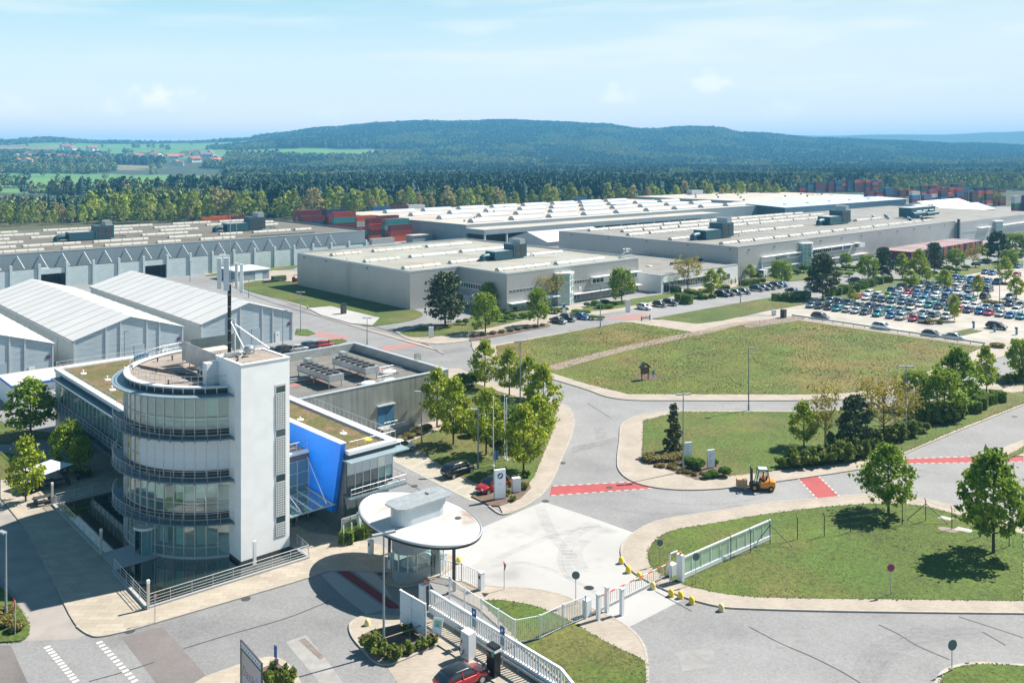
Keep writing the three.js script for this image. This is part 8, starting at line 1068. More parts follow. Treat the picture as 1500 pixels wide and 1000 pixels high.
{ // glazed sliding fence of the right gate
  const a = [16.05,-83.98], b = [26.88,-92.77], L = Math.hypot(b[0] - a[0], b[1] - a[1]), F = thing('glazed_fence', 'long white sliding fence with pale green glazed panels at the edge of the right lawn', 'fence', [a[0], 0.1, a[1]], Math.atan2(-(b[1] - a[1]), b[0] - a[0]));
  part(F, 'bottom_beam', new Geo().bb(0, L, 0.1, 0.5, -0.1, 0.1), fwhite); part(F, 'top_rail', new Geo().bb(0, L, 2.0, 2.14, -0.08, 0.08), fwhite); const n = 10, pane = pmat('fencePane', [0.75, 0.88, 0.82], { roughness: 0.15, transmission: 0.7, thickness: 0 });
  for (let k = 0; k <= n; k++) part(F, 'post', new Geo().bb(L * k / n - 0.05, L * k / n + 0.05, 0.5, 2.0, -0.05, 0.05), fwhite); for (let k = 0; k < n; k++) part(F, 'pane', new Geo().bb(L * k / n + 0.06, L * (k + 1) / n - 0.06, 0.52, 1.98, -0.012, 0.012), pane);
  part(F, 'portal', new Geo().bb(-0.45, -0.1, 0, 2.5, -0.35, 0.35), fwhite); part(F, 'portal_frame', new Geo().bb(-1.3, -1.2, 0, 2.7, -0.5, -0.4).bb(-1.3, -0.2, 2.6, 2.7, -0.5, -0.4).bb(-0.3, -0.2, 2.5, 2.6, -0.5, -0.4), fwhite); part(F, 'warning_lamp', new Geo().cyl(0.1, 0.1, 0.22, -0.3, 2.62, 0, 12), mat('lampOrange', [0.75, 0.15, 0.02], 0.4));
}
{ // red and white barrier
  const a = [6.87,-77.51], b = [14.89,-84.66], L = Math.hypot(b[0] - a[0], b[1] - a[1]), F = thing('red_white_barrier', 'red and white barrier with hanging bars closed across the truck lane', 'barrier', [a[0], 0.01, a[1]], Math.atan2(-(b[1] - a[1]), b[0] - a[0])), redM = mat('barrierRed', [0.55, 0.06, 0.04], 0.5);
  for (let k = 0; k < 16; k++) part(F, 'boom_section', new Geo().bb(0.5 + L * k / 16.5, 0.5 + L * (k + 1) / 16.5 - 0.01, 1.32, 1.41, -0.03, 0.03), k % 2 ? redM : fwhite);
  part(F, 'lower_rail', new Geo().bb(0.6, L, 0.35, 0.4, -0.02, 0.02), fwhite); for (let k = 0; k < 36; k++) part(F, 'hanging_bar', new Geo().bb(0.8 + k * L / 38, 0.83 + k * L / 38, 0.38, 1.32, -0.015, 0.015), k % 3 ? fwhite : redM);
  part(F, 'housing', new Geo().box(0.6, 1.5, 0.5, -0.3, 0.75, -0.2), fwhite); part(F, 'end_housing', new Geo().box(0.8, 1.15, 0.6, L + 0.5, 0.6, 0), fwhite);
  for (const [x, z, h] of [[-0.05, 0.9, 2.3], [1.6, 0.4, 2.2], [2.2, 1.6, 2.3]]) part(F, 'gate_post', new Geo().box(0.3, h, 0.3, x, h / 2, z).box(0.4, 0.1, 0.4, x, h, z), fwhite);
}
{ // dark wire fence on the right lawn
  const b = [[21.63,-88.16], [24.01,-89.74], [26.59,-91.87], [29.71,-92.85], [32.77,-93.6], [35.91,-94.61], [39.09,-95.65], [42.2,-96.44], [45.23,-97.52], [47.04,-95.39], [49.03,-93.35], [50.8,-91.15], [52.38,-88.98]], F = thing('wire_fence', 'dark posts of a thin wire fence crossing the right lawn', 'fence', [b[0][0], 0.12, b[0][1]]), dm = mat('postDark', [0.025, 0.04, 0.04], 0.6), q = b.map((p) => [p[0] - b[0][0], p[1] - b[0][1]]);
  q.forEach((p, i) => { part(F, 'post', new Geo().bar([p[0], 0, p[1]], [p[0], 2.2, p[1]], 0.045, 0.045, true).bar([p[0], 2.2, p[1]], [p[0] - 0.2, 2.5, p[1] + 0.12], 0.04, 0.045, true), dm); if ([2, 8].includes(i)) part(F, 'strut', new Geo().bar([p[0], 1.9, p[1]], [p[0] + 2.0, 0, p[1] + 0.9], 0.04, 0.04, true).bar([p[0], 1.9, p[1]], [p[0] - 2.0, 0, p[1] + (i === 2 ? 0.9 : -0.2)], 0.04, 0.04, true), dm); if (i) for (const y of [0.25, 0.9, 1.55, 2.15]) part(F, 'wire', new Geo().bar([q[i - 1][0], y, q[i - 1][1]], [p[0], y, p[1]], 0.008, 0.008, true), dm); });
}
{ const a = W(199.2, -117.5), F = thing('guard_rail', 'long low steel guard rail between meadow and car park', 'guard rail', [a[0], 0.05, a[1]], TURN); part(F, 'beam', new Geo().bb(-0.08, 0.08, 0.45, 0.78, 0, 45), mottle('railBlue', [0.33, 0.40, 0.44], 0.2, 4, 0.5, 0.4)); for (let k = 0; k < 18; k++) part(F, 'post', new Geo().bb(-0.06, 0.06, 0, 0.5, 0.4 + k * 2.6, 0.52 + k * 2.6), galv); }
for (const p of [[-17.3,-91.63], [-16.58,-92.28], [-15.81,-92.93], [-15.03,-93.6]]) { const o = thing('white_post', 'slim white post before the clipped hedge at the entrance', 'post', [p[0], 0.08, p[1]], TURN, 'slim white posts before the clipped hedge'); part(o, 'shaft', new Geo().box(0.09, 2.0, 0.09, 0, 1.0, 0), fwhite); part(o, 'foot_plate', new Geo().box(0.22, 0.03, 0.22, 0, 0.015, 0), galv); }
// ---------- lamps ----------
function lamp(p, h, label, heads = 2, turn = 0) { const G = thing('street_lamp', label, 'lamp', [p[0], 0.05, p[1]], turn); part(G, 'pole', new Geo().pole(0.11, 0.06, h, 0, 0, 0, 10), mat('lampPole', [0.22, 0.27, 0.30], 0.5, 0.4)); part(G, 'base_sleeve', new Geo().pole(0.15, 0.13, 0.9, 0, 0, 0, 10), mat('lampPole', [0.22, 0.27, 0.30], 0.5, 0.4)); for (let k = 0; k < heads; k++) { const s = k ? -1 : 1, hd = part(G, 'lamp_head', new Geo().box(0.85, 0.14, 0.34, s * 0.55, h, 0), mat('lampHead', [0.30, 0.33, 0.35], 0.5, 0.3)); part(hd, 'lens', new Geo().box(0.6, 0.03, 0.26, s * 0.55, h - 0.085, 0), mat('lampLens', [0.6, 0.62, 0.6], 0.2)); } part(G, 'arm', new Geo().box(heads > 1 ? 1.2 : 0.6, 0.06, 0.06, heads > 1 ? 0 : 0.2, h - 0.02, 0), mat('lampPole', [0.22, 0.27, 0.30], 0.5, 0.4)); return G; }
const LH = (y, t) => (y - t) / (y - 228) * 40;
lamp([-43.84,-77.28], LH(905, 782), 'street lamp at the corner lawn by the give way sign', 1, 2.6); lamp([37.11,-139.89], LH(602, 510), 'tall lamp beside the straight road below the meadow', 1, 0); lamp([21.64,-112.76], LH(692, 578), 'tall lamp between the two direction signs', 2, 0.2); lamp([55.58,-125.77], LH(644, 537), 'double headed lamp in the long hedge', 2, 0); lamp([-12.47,-123.11], LH(653, 574), 'lamp beside the annex wall at the parking bays', 1, Math.PI); lamp([-4.32,-113.81], LH(687.7, 600), 'lamp at the kerb above the dark parked car', 1, Math.PI); lamp([1.33,-144.53], LH(590, 500), 'tall lamp behind the slim lime trees', 2, 0.4);
lamp([20.6,-207.95], LH(479.6, 418), 'lamp beside the road before the middle hall', 1, 0.3); lamp([62.15,-242.67], LH(443.6, 390), 'lamp before the glazed pavilion', 1, 0.3); lamp([-47.88,-202.01], LH(487, 428), 'double lamp by the concrete pad of the middle hall', 2, 0); lamp([-30.73,-189.22], LH(504.5, 466), 'lamp behind the annex roof', 2, 0); lamp([-72.82,-167.69], LH(540, 485), 'lamp before the middle storage tent', 1, 0); lamp([-46.51,-181.04], LH(517, 455), 'thin lamp before the storage tent near the annex', 1, 0.2); lamp([133.64,-244.49], LH(442, 380), 'tall lamp in the car park', 2, 0.2); lamp([-102.61,-284.35], LH(412, 383), 'lamp before the long buttressed wall', 1, 0); lamp([-74.23,-251.54], LH(436, 410), 'lamp beside the round lawn end', 1, 0);
lamp([-10.32,-71.77], LH(957, 782), 'tall camera mast in the planted island with the pale board', 2, 0.5);
// flag poles
for (const [p, h] of [[[-2.41,-114.74], LH(684, 584)], [[-0.99,-117.84], LH(672, 581)], [[-0.72,-117.05], LH(675, 585)]]) { const o = thing('flag_pole', 'slim bare white flag pole on the tree island', 'flag pole', [p[0], 0.1, p[1]], 0, 'white flag poles on the tree island'); part(o, 'shaft', new Geo().pole(0.09, 0.05, h, 0, 0, 0, 10), whitePaint); part(o, 'finial', new Geo().ball(0.1, 0, h + 0.05, 0, 1, 8), whitePaint); part(o, 'base', new Geo().cyl(0.3, 0.25, 0.12, 0, 0.06, 0, 12), MAT.concrete); }
// ---------- bollards ----------
{ const yel = mottle('bollardYellow', [0.68, 0.50, 0.012], 0.25, 0.8, 0.6), pal = mottle('bollardPale', [0.62, 0.52, 0.22], 0.25, 0.8, 0.7);
  const prof = [[0, 0], [0.25, 0], [0.26, 0.08], [0.25, 0.32], [0.2, 0.5], [0.12, 0.61], [0, 0.65]];
  [[[10.72,-87.64], 0], [[11.17,-85.7], 0], [[12.03,-84.39], 0], [[13.03,-82.52], 1], [[14.48,-81.12], 0], [[15.25,-80.74], 0], [[16.07,-79.76], 0], [[18.42,-78.5], 1], [[-10.97,-84.12], 2], [[-5.26,-87.64], 2], [[-12.3,-75.88], 3]].forEach(([p, k]) => { const o = thing('bollard', ['round yellow bollard at the kerb of the truck lane', 'pale weathered yellow bollard at the kerb of the truck lane', 'round yellow bollard on the gatehouse island', 'pale cream bollard at the tip of the planted island'][k], 'bollard', [p[0], 0.02, p[1]], 0, ['yellow bollards at the truck lane', 'pale bollards at the truck lane', 'yellow bollards at the gatehouse', null][k]); part(o, 'dome', new Geo().lathe(prof, 0, 0, 0, 20), k % 2 ? pal : yel); part(o, 'foot', new Geo().cyl(0.3, 0.3, 0.05, 0, 0.025, 0, 20), MAT.concrete); if (k === 2) part(o, 'stripe', new Geo().cyl(0.265, 0.26, 0.1, 0, 0.25, 0, 20), mat('bollardGrey', [0.3, 0.3, 0.28], 0.7)); }); }
for (const [p, h, l] of [[[-11.74,-86.48], 1.35, 'pale card reader post beside the booth'], [[-14.18,-89.59], 1.3, 'pale card reader post at the entrance lane'], [[-6.63,-86.77], 1.3, 'pale post at the right side of the booth'], [[-2.83,-82.14], 1.6, 'square white post ending the barred barrier gate']]) { const o = thing('reader_post', l, 'post', [p[0], 0.1, p[1]], TURN); part(o, 'body', new Geo().box(0.45, h, 0.45, 0, h / 2, 0).box(0.5, 0.08, 0.5, 0, h, 0), fwhite); part(o, 'screen', new Geo().box(0.02, 0.3, 0.25, -0.235, h * 0.75, 0), charcoal); }
// ---------- signs ----------
function sheetSign(draw, w, h, px = 256) { const c = document.createElement('canvas'); c.width = px; c.height = Math.round(px * h / w); const x = c.getContext('2d'); draw(x, c.width, c.height); const t = new THREE.CanvasTexture(c); t.colorSpace = THREE.SRGBColorSpace; const g = new THREE.PlaneGeometry(w, h); return [g, new THREE.MeshStandardMaterial({ map: t, roughness: 0.5 })]; }
const backM = mat('signBack', [0.10, 0.15, 0.16], 0.6, 0.2);
function poleSign(p, h, label, shape, face, turn = 0, r = 0.34) {
  const o = thing('road_sign', label, 'sign', [p[0], 0.1, p[1]], turn); part(o, 'post', new Geo().pole(0.035, 0.035, h, 0, 0, 0, 8), mat('signPost', [0.36, 0.40, 0.42], 0.5, 0.5));
  if (shape === 'round') { part(o, 'plate', new Geo().cyl(r, r, 0.03, 0, h - r * 0.6, 0.06, 28, Math.PI / 2), backM); if (face) { const [g, m] = sheetSign(face, r * 2, r * 2); const g2 = new THREE.CircleGeometry(r * 0.98, 32); part(o, 'face', g2, m).position.set(0, h - r * 0.6, 0.08); } }
  else if (shape === 'tri') { const s = new THREE.Shape([new THREE.Vector2(-r, r * 0.6), new THREE.Vector2(r, r * 0.6), new THREE.Vector2(0, -r * 1.1)]); const g = new THREE.ExtrudeGeometry(s, { depth: 0.03, bevelEnabled: false }); part(o, 'plate', g, mat('signRed', [0.5, 0.02, 0.02], 0.5)).position.set(0, h - r * 0.6, 0.04); const f = part(o, 'face', new THREE.ShapeGeometry(s), whitePaint); f.scale.setScalar(0.68); f.position.set(0, h - r * 0.62, 0.078); }
  else part(o, 'plate', new Geo().box(r * 2, r * 2.2, 0.04, 0, h - r, 0.05), face || backM);
  return o;
}
const noStop = (x, w, h) => { x.fillStyle = '#1c2f7a'; x.fillRect(0, 0, w, h); x.strokeStyle = '#b3202c'; x.lineWidth = w * 0.13; x.beginPath(); x.arc(w / 2, h / 2, w * 0.42, 0, 7); x.stroke(); x.lineWidth = w * 0.09; x.beginPath(); x.moveTo(w * 0.22, h * 0.22); x.lineTo(w * 0.78, h * 0.78); x.moveTo(w * 0.78, h * 0.22); x.lineTo(w * 0.22, h * 0.78); x.stroke(); };
poleSign([34.45,-81.18], LH(872.5, 829), 'round blue and red no stopping sign on the right lawn', 'round', noStop, 0.1, 0.36); poleSign([34.13,-69.21], LH(984, 941), 'back of a round sign at the corner island', 'round', null, 0.3, 0.42); poleSign([14.41,-87.05], LH(829, 793), 'back of a round sign behind the barrier end', 'round', null, 0.2, 0.33); poleSign([17.14,-83.18], LH(857, 813), 'back of a round sign at the glazed fence', 'round', null, 0.2, 0.36); poleSign([5.68,-79.45], LH(886.5, 840), 'back of a round sign on the pavement at the barrier', 'round', null, 0, 0.36); poleSign([-0.72,-82.14], LH(865, 826), 'triangular sign with a small board on the curved pavement', 'tri', null, 1.9, 0.42); poleSign([-41.45,-74.42], LH(931, 881), 'red and white give way triangle at the corner lawn', 'tri', null, -1.0, 0.46); poleSign([-30.57,-76.38], LH(913, 872), 'thin sign post on the pavement before the pool', 'box', mat('signMauve', [0.3, 0.16, 0.2], 0.5), 0.9, 0.12);
for (const [p, h, l] of [[[-3.07,-72.97], LH(945, 893), 'blue parking sign beside the white charger'], [[-0.72,-69.76], LH(978, 919), 'blue parking sign beside the black charger']]) { const o = thing('parking_sign', l, 'sign', [p[0], 0.12, p[1]], TURN - Math.PI / 2); part(o, 'post', new Geo().pole(0.04, 0.04, h, 0, 0, 0, 8), steel); const [g, m] = sheetSign((x, w, q) => { x.fillStyle = '#0d4a8c'; x.fillRect(0, 0, w, q); x.fillStyle = '#f2f5f7'; x.font = `bold ${w * 0.8}px sans-serif`; x.textAlign = 'center'; x.textBaseline = 'middle'; x.fillText('P', w / 2, q * 0.52); }, 0.5, 0.62); part(o, 'plate', new Geo().box(0.54, 0.66, 0.03, 0, h - 0.33, 0.05), mat('signBlue', [0.01, 0.07, 0.25], 0.5)); part(o, 'face', g, m).position.set(0, h - 0.33, 0.068); part(o, 'extra_plate', new Geo().box(0.5, 0.7, 0.03, 0, h - 1.15, 0.05), mat('extraPlate', [0.2, 0.3, 0.36], 0.5)); }
// direction boards, sign tower and small white boards
const lines = (title, n) => (x, w, h) => { x.fillStyle = '#d9e2ea'; x.fillRect(0, 0, w, h); x.fillStyle = '#46566a'; for (let k = 0; k < n; k++) { const y = h * (0.1 + 0.11 * k + (k > 2 ? 0.05 : 0)); x.fillRect(w * 0.16, y, w * (0.25 + 0.4 * ((k * 37 % 10) / 10)), h * 0.018); } };
function totem(p, w, h, d, label, draw, turn, name = 'sign_board', px = 256) { const o = thing(name, label, 'sign board', [p[0], 0.12, p[1]], turn); part(o, 'slab', new Geo().box(w, h, d, 0, h / 2 + 0.1, 0), whitePaint); part(o, 'plinth', new Geo().box(w * 0.9, 0.12, d * 0.9, 0, 0.05, 0), charcoal); if (draw) { const [g, m] = sheetSign(draw, w * 0.96, h * 0.97, px); part(o, 'print', g, m).position.set(0, h / 2 + 0.1, d / 2 + 0.006); } return o; }
totem([23.13,-117.05], 1.05, LH(675, 650), 0.2, 'white direction board behind the lamp in the planted bed', lines('', 6), 0.35); totem([25.4,-113.99], 1.05, LH(687, 661), 0.2, 'white direction board between the clipped bushes', lines('', 6), 0.35);
totem([-1.43,-103.81], 1.35, LH(732, 690), 0.4, 'tall white sign tower with a round emblem beside the dark red car', (x, w, h) => { x.fillStyle = '#e6ecf1'; x.fillRect(0, 0, w, h); const cx = w / 2, cy = h * 0.2, r = w * 0.27; x.fillStyle = '#20262c'; x.beginPath(); x.arc(cx, cy, r, 0, 7); x.fill(); for (let k = 0; k < 4; k++) { x.fillStyle = k % 2 ? '#f4f6f8' : '#2f72b8'; x.beginPath(); x.moveTo(cx, cy); x.arc(cx, cy, r * 0.6, k * Math.PI / 2 - Math.PI, k * Math.PI / 2 - Math.PI / 2); x.fill(); } x.fillStyle = '#c99ca4'; x.fillRect(w * 0.3, h * 0.47, w * 0.34, h * 0.012); x.fillRect(w * 0.36, h * 0.5, w * 0.3, h * 0.012); x.fillStyle = '#9aa7b2'; x.fillRect(w * 0.3, h * 0.88, w * 0.2, h * 0.01); }, 0.35, 'sign_tower', 512);
totem([0.49,-105.91], 1.0, LH(722, 702), 0.6, 'squat white cabinet beside the sign tower', null, 0.35, 'white_cabinet'); totem([-17.75,-195.96], 1.1, LH(495, 480), 0.3, 'white board on the lawn corner before the middle hall', null, 0.5); totem([29.63,-227.97], 1.3, LH(457.5, 440), 0.3, 'white board between hedges at the end of the middle hall', null, 0.5); totem([13.1,-225.52], 0.8, LH(460, 446), 0.2, 'narrow blue and white board before the glazed stair', (x, w, h) => { x.fillStyle = '#e4ebf0'; x.fillRect(0, 0, w, h); x.fillStyle = '#2a6cb0'; x.fillRect(0, 0, w, h * 0.45); }, 0.5); totem([65.64,-223.59], 1.2, LH(462, 455), 0.4, 'low white cabinet beside the black bin', null, 0.5, 'white_cabinet');
{ const p = [-2.11,-112.76], o = thing('blue_flag_sign', 'blue flag sign on a post in front of the flag poles', 'sign', [p[0], 0.12, p[1]], 0.4); part(o, 'post', new Geo().pole(0.04, 0.04, 2.6, 0, 0, 0, 8), steel); part(o, 'panel', new Geo().box(0.5, 1.1, 0.05, 0.1, 2.0, 0), mat('flagBlue', [0.04, 0.2, 0.5], 0.6)); part(o, 'frame', new Geo().box(0.04, 1.2, 0.07, -0.18, 2.0, 0).box(0.04, 1.2, 0.07, 0.38, 2.0, 0), alu); }
// pale hoarding of panels
{ const a = [-9.53,-76.05], b = [-7.21,-73.69], L = Math.hypot(b[0] - a[0], b[1] - a[1]), o = thing('panel_board', 'pale blue panel board standing in the planted island', 'board', [a[0], 0.12, a[1]], Math.atan2(-(b[1] - a[1]), b[0] - a[0])); for (let i = 0; i < 2; i++) for (let j = 0; j < 3; j++) part(o, 'panel', new Geo().bb(L * i / 2 + 0.03, L * (i + 1) / 2 - 0.03, 0.25 + j * 0.86, 1.07 + j * 0.86, -0.05, 0.05), mottle('boardBlue', [0.52, 0.62, 0.70], 0.1, 2, 0.4)); for (const x of [0, L / 2, L]) part(o, 'post', new Geo().bb(x - 0.06, x + 0.06, 0, 2.95, -0.14, -0.06), fwhite); part(o, 'cap_rail', new Geo().bb(-0.06, L + 0.06, 2.84, 2.95, -0.07, 0.07), fwhite); }
{ const q = [[-11.2,-72.87], [-10.25,-72.07], [-8.4,-73.28], [-6.31,-75.06]], o = thing('planter_rail', 'rusty brown pipe rail round the planted island', 'railing', [q[0][0], 0.14, q[0][1]]); railing(o, q.map((p) => [p[0] - q[0][0], p[1] - q[0][1]]), 0, 0.95, 2, [1], mat('railBrown', [0.22, 0.17, 0.14], 0.6, 0.3), 0.04, 'pipe_rail'); }
{ const p = [-6.14,-73.69], o = thing('info_board', 'tilted information board at the end of the pipe rail', 'board', [p[0], 0.14, p[1]], TURN - Math.PI / 2 + 0.4); part(o, 'stand', new Geo().box(0.12, 1.2, 0.12, 0, 0.6, 0), mat('railBrown', [0.22, 0.17, 0.14], 0.6, 0.3)); const [g, m] = sheetSign((x, w, h) => { x.fillStyle = '#dfe8ec'; x.fillRect(0, 0, w, h); x.fillStyle = '#8fb7a8'; x.fillRect(w * 0.1, h * 0.12, w * 0.8, h * 0.5); }, 0.8, 1.1); part(o, 'panel', new Geo().box(0.9, 1.2, 0.05, 0, 1.1, 0.02, 0, -0.25, 0), fwhite); const f = part(o, 'print', g, m); f.position.set(0, 1.106, 0.05); f.rotation.x = -0.25; }
// banner at the lower edge
{ const a = [-19.41,-63.96], b = [-17.13,-61.05], L = Math.hypot(b[0] - a[0], b[1] - a[1]), o = thing('advertising_banner', 'pastel advertising banner with thank you lettering beside a bush', 'banner', [a[0], 0.1, a[1]], Math.atan2(-(b[1] - a[1]), b[0] - a[0])), h = LH(1046, 937) - 0.1; const [g, m] = sheetSign((x, w, q) => { const gr = x.createLinearGradient(0, 0, w, q); gr.addColorStop(0, '#b9ad98'); gr.addColorStop(0.45, '#c7b0b6'); gr.addColorStop(0.75, '#c9c48e'); gr.addColorStop(1, '#b7a3bd'); x.fillStyle = gr; x.fillRect(0, 0, w, q); x.fillStyle = '#8f9fce'; x.fillRect(w * 0.72, q * 0.16, w * 0.08, q * 0.32); x.fillStyle = '#4a4a58'; x.font = `italic ${q * 0.2}px serif`; x.fillText('Danke!', w * 0.03, q * 0.36); }, L, h * 0.86, 512); part(o, 'frame', new Geo().bb(-0.06, 0, 0, h, -0.06, 0.06).bb(L, L + 0.06, 0, h, -0.06, 0.06).bb(0, L, h - 0.06, h, -0.05, 0.05).bb(0, L, h * 0.88, h * 0.9, -0.05, 0.05), charcoal); part(o, 'head_strip', new Geo().bb(0, L, h * 0.9, h - 0.06, -0.03, 0.03), whitePaint); part(o, 'backing', new Geo().bb(0, L, 0.02, h * 0.88, -0.03, -0.005), mat('bannerBack', [0.5, 0.5, 0.48], 0.7)); part(o, 'print', g, m).position.set(L / 2, h * 0.44, 0.004); for (const x of [0.2, L - 0.2]) part(o, 'brace', new Geo().bar([x, h * 0.8, -0.05], [x, 0.05, -1.8], 0.05, 0.05).bar([x, 0.05, -1.8], [x, 0.05, 0], 0.05, 0.05), galv); for (let k = 0; k < 9; k++) part(o, 'eyelet_strap', new Geo().box(0.05, 0.12, 0.03, L * (k + 0.5) / 9, h * 0.94, 0.04), charcoal); }
{ const p = [-17.93,-67.77], o = thing('parking_sign', 'blue parking sign beside the banner bush', 'sign', [p[0], 0.1, p[1]], -0.6); part(o, 'post', new Geo().pole(0.05, 0.05, 2.6, 0, 0, 0, 8), steel); part(o, 'plate', new Geo().box(0.3, 0.9, 0.05, 0, 2.3, 0.05), mat('signBlue', [0.01, 0.07, 0.25], 0.5)); part(o, 'device', new Geo().box(0.25, 0.4, 0.2, 0.15, 1.6, 0.1), charcoal); }
// chargers
{ const p = [-3.47,-70.99], o = thing('charging_post', 'white electric charging post', 'charger', [p[0], 0.12, p[1]], TURN - Math.PI / 2); part(o, 'cabinet', new Geo().box(1.0, 2.1, 0.75, 0, 1.05, 0), whitePaint); part(o, 'side_panel', new Geo().box(0.7, 1.6, 0.04, 0, 1.1, 0.39), mat('chargerGrey', [0.45, 0.5, 0.54], 0.4)); part(o, 'blue_face', new Geo().box(0.04, 1.9, 0.7, -0.52, 1.05, 0), mat('chargerBlue', [0.05, 0.14, 0.24], 0.4)); part(o, 'cable', new Geo().tube([[-0.3, 1.5, 0.42], [-0.4, 0.7, 0.6], [-0.2, 0.3, 0.55], [0, 0.8, 0.45]], 0.03, 20), black);
  const q = [-1.42,-68.66], b = thing('charging_post', 'black electric charging post beside the red car', 'charger', [q[0], 0.12, q[1]], TURN - Math.PI / 2); part(b, 'cabinet', new Geo().box(0.95, 2.3, 0.6, 0, 1.15, 0), mat('chargerBlack', [0.012, 0.012, 0.013], 0.35)); part(b, 'top_strip', new Geo().box(0.96, 0.22, 0.61, 0, 1.98, 0), whitePaint); part(b, 'green_panel', new Geo().box(0.3, 0.4, 0.03, 0.25, 1.75, 0.31), mat('chargerGreen', [0.02, 0.35, 0.22], 0.4)); part(b, 'screen', new Geo().box(0.4, 0.3, 0.03, -0.2, 1.55, 0.31), carGlass); part(b, 'cable', new Geo().tube([[-0.2, 1.3, 0.33], [-0.6, 0.6, 0.7], [-1.4, 0.1, 1.0], [-2.4, 0.5, 1.2]], 0.03, 24), black); }
// bins, hydrant, car park posts, terrace
for (const [p, h, l] of [[[-42.59,-225.52], 2.4, 'tall black bin standing on the concrete pad'], [[66.89,-219.83], 1.9, 'tall black bin at the corner of the meadow']]) { const o = thing('black_bin', l, 'bin', [p[0], 0.15, p[1]], TURN); part(o, 'body', new Geo().box(1.1, h, 1.1, 0, h / 2, 0), charcoal); part(o, 'lid', new Geo().box(1.2, 0.12, 1.2, 0, h + 0.06, 0), trimM); }
{ const p = [-53.33,-232.53], o = thing('fire_hydrant', 'small red hydrant on the lawn beside the middle hall', 'hydrant', [p[0], 0.13, p[1]]); part(o, 'barrel', new Geo().pole(0.16, 0.14, 0.8, 0, 0, 0, 12).cyl(0.08, 0.08, 0.5, 0, 0.55, 0, 10, Math.PI / 2), mat('hydrantRed', [0.45, 0.03, 0.02], 0.5)); part(o, 'cap', new Geo().ball(0.17, 0, 0.82, 0, 0.8, 12), mat('hydrantWhite', [0.6, 0.55, 0.5], 0.6)); }
for (const p of [[107.04,-206.8], [109.77,-202.79], [112.98,-199.69]]) { const o = thing('ticket_post', 'blue grey ticket post at the car park barrier', 'post', [p[0], 0.02, p[1]], TURN, 'ticket posts at the car park barrier'); part(o, 'column', new Geo().box(0.4, 1.3, 0.4, 0, 0.65, 0), mat('ticketBlue', [0.14, 0.30, 0.40], 0.5)); part(o, 'head', new Geo().box(0.5, 0.35, 0.5, -0.25, 1.5, 0), charcoal); }
{ const p = [32.4,-216.2], o = thing('traffic_gate', 'small grey swing gate with a yellow lamp at the red crossing', 'gate', [p[0], 0.05, p[1]], 0.3); part(o, 'bar', new Geo().box(2.2, 0.5, 0.1, 0, 0.7, 0), galv); part(o, 'post', new Geo().box(0.2, 1.1, 0.2, -1.1, 0.5, 0).box(0.2, 1.4, 0.2, 1.1, 0.7, 0), charcoal); part(o, 'yellow_lamp', new Geo().cyl(0.16, 0.16, 0.3, 0.2, 1.1, 0, 10), mat('lampYellow', [0.7, 0.45, 0.02], 0.5)); }
{ // terrace under the wing
  const seat = mat('benchDark', [0.03, 0.035, 0.04], 0.7);
  for (const [px, py] of [[66, 715], [88, 712], [62, 738], [98, 694], [120, 700], [40, 722]]) { const Z = 52320 / (py - 228), o = thing('terrace_table', 'dark terrace table with benches in the shade of the wing', 'table', [(px - 750) * Z / 1308, 0.1, -Z], TURN, 'terrace tables in the shade'); part(o, 'table_top', new Geo().box(1.9, 0.06, 0.9, 0, 0.74, 0), seat); for (const s of [-1, 1]) { part(o, 'bench', new Geo().box(1.9, 0.06, 0.35, 0, 0.45, s * 0.8), seat); part(o, 'leg', new Geo().box(0.08, 0.74, 1.6, s * 0.75, 0.37, 0), seat); } }
  const p = [-56.2,-108.1], o = thing('white_parasol', 'white square parasol above the terrace tables', 'parasol', [p[0], 0.1, p[1]], TURN + 0.4); part(o, 'pole', new Geo().pole(0.05, 0.05, 2.9, 0, 0, 0, 8), steel); const c = [[-2, -2], [2, -2], [2, 2], [-2, 2]]; c.forEach((a, i) => { const b = c[(i + 1) % 4]; part(o, 'canopy_panel', new Geo().quads([[[a[0], 2.25, a[1]], [0, 3.0, 0], [b[0], 2.25, b[1]]]]), fwhite); });
  const w = [-64.64,-122.53], f = thing('green_screen', 'dark green fence screen behind the terrace', 'fence', [w[0] + 2, 0.1, w[1]], TURN); for (let k = 0; k < 5; k++) part(f, 'screen_panel', new Geo().bb(k * 2.4, k * 2.4 + 2.32, 0, 1.9, 0, 0.06), mat('screenGreen', [0.05, 0.10, 0.09], 0.7));
}
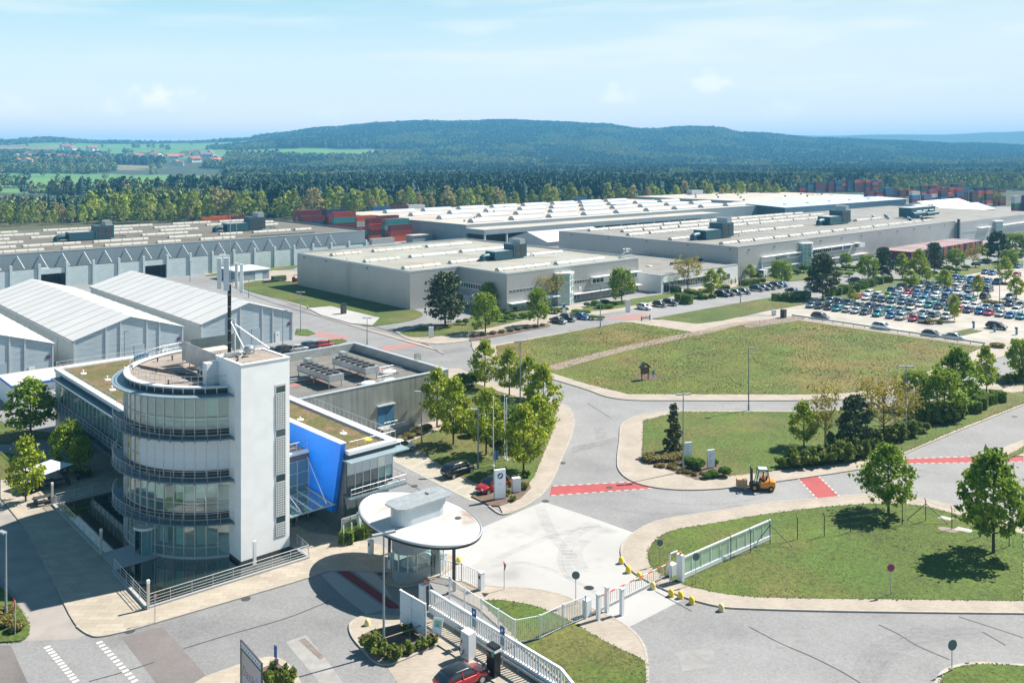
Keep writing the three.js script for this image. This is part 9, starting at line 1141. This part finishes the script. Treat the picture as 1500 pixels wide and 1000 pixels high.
// bicycles rack by the pavilion as simple hoops
for (let k = 0; k < 8; k++) { const [x, z] = W(233 + k * 1.1, -161.5), o = thing('bicycle', 'bicycle standing in the rack before the pavilion', 'bicycle', [x, 0.1, z], TURN + Math.PI / 2, 'bicycles in the rack'); for (const s of [-0.52, 0.52]) { const w = part(o, 'wheel', new Geo().add(new THREE.TorusGeometry(0.33, 0.025, 6, 18), new THREE.Matrix4().setPosition(s, 0.35, 0)), tyreM); } part(o, 'frame', new Geo().bar([-0.52, 0.35, 0], [-0.1, 0.4, 0], 0.03).bar([-0.1, 0.4, 0], [0.35, 0.8, 0], 0.035).bar([-0.1, 0.4, 0], [-0.22, 0.85, 0], 0.035).bar([-0.2, 0.8, 0], [0.35, 0.85, 0], 0.03).bar([0.35, 0.9, 0], [0.52, 0.35, 0], 0.03), mat('bike' + k % 3, [[0.3, 0.3, 0.32], [0.05, 0.1, 0.3], [0.3, 0.04, 0.04]][k % 3], 0.4)); part(o, 'saddle', new Geo().box(0.25, 0.06, 0.12, -0.24, 0.9, 0), black); part(o, 'handlebar', new Geo().box(0.05, 0.04, 0.5, 0.34, 0.98, 0), black); }
{ const p = [23.71,-159.03], o = thing('insect_house', 'little wooden insect house on posts in the bare patch of the meadow', 'hut', [p[0], 0.14, p[1]], 0.5), wd = mottle('hutWood', [0.16, 0.09, 0.05], 0.5, 0.8); for (const s of [-1, 1]) { part(o, 'post', new Geo().box(0.14, 1.5, 0.14, s * 0.7, 0.75, 0), wd); part(o, 'roof', new Geo().box(1.3, 0.08, 1.1, s * 0.5, 2.55, 0, 0, 0, -s * 0.7), charcoal); } part(o, 'nest_box', new Geo().box(1.5, 1.1, 0.6, 0, 1.6, 0), wd); part(o, 'info_panel', new Geo().box(0.6, 0.8, 0.05, 1.6, 1.1, 0.3), mat('panelTeal', [0.08, 0.3, 0.33], 0.5)); part(o, 'panel_post', new Geo().pole(0.04, 0.04, 0.8, 1.6, 0, 0.3, 6), steel); }
// ---------- done ----------
scene.traverse((o) => { if (o.isMesh) { o.castShadow = true; o.receiveShadow = true; } });
renderer.render(scene, camera);
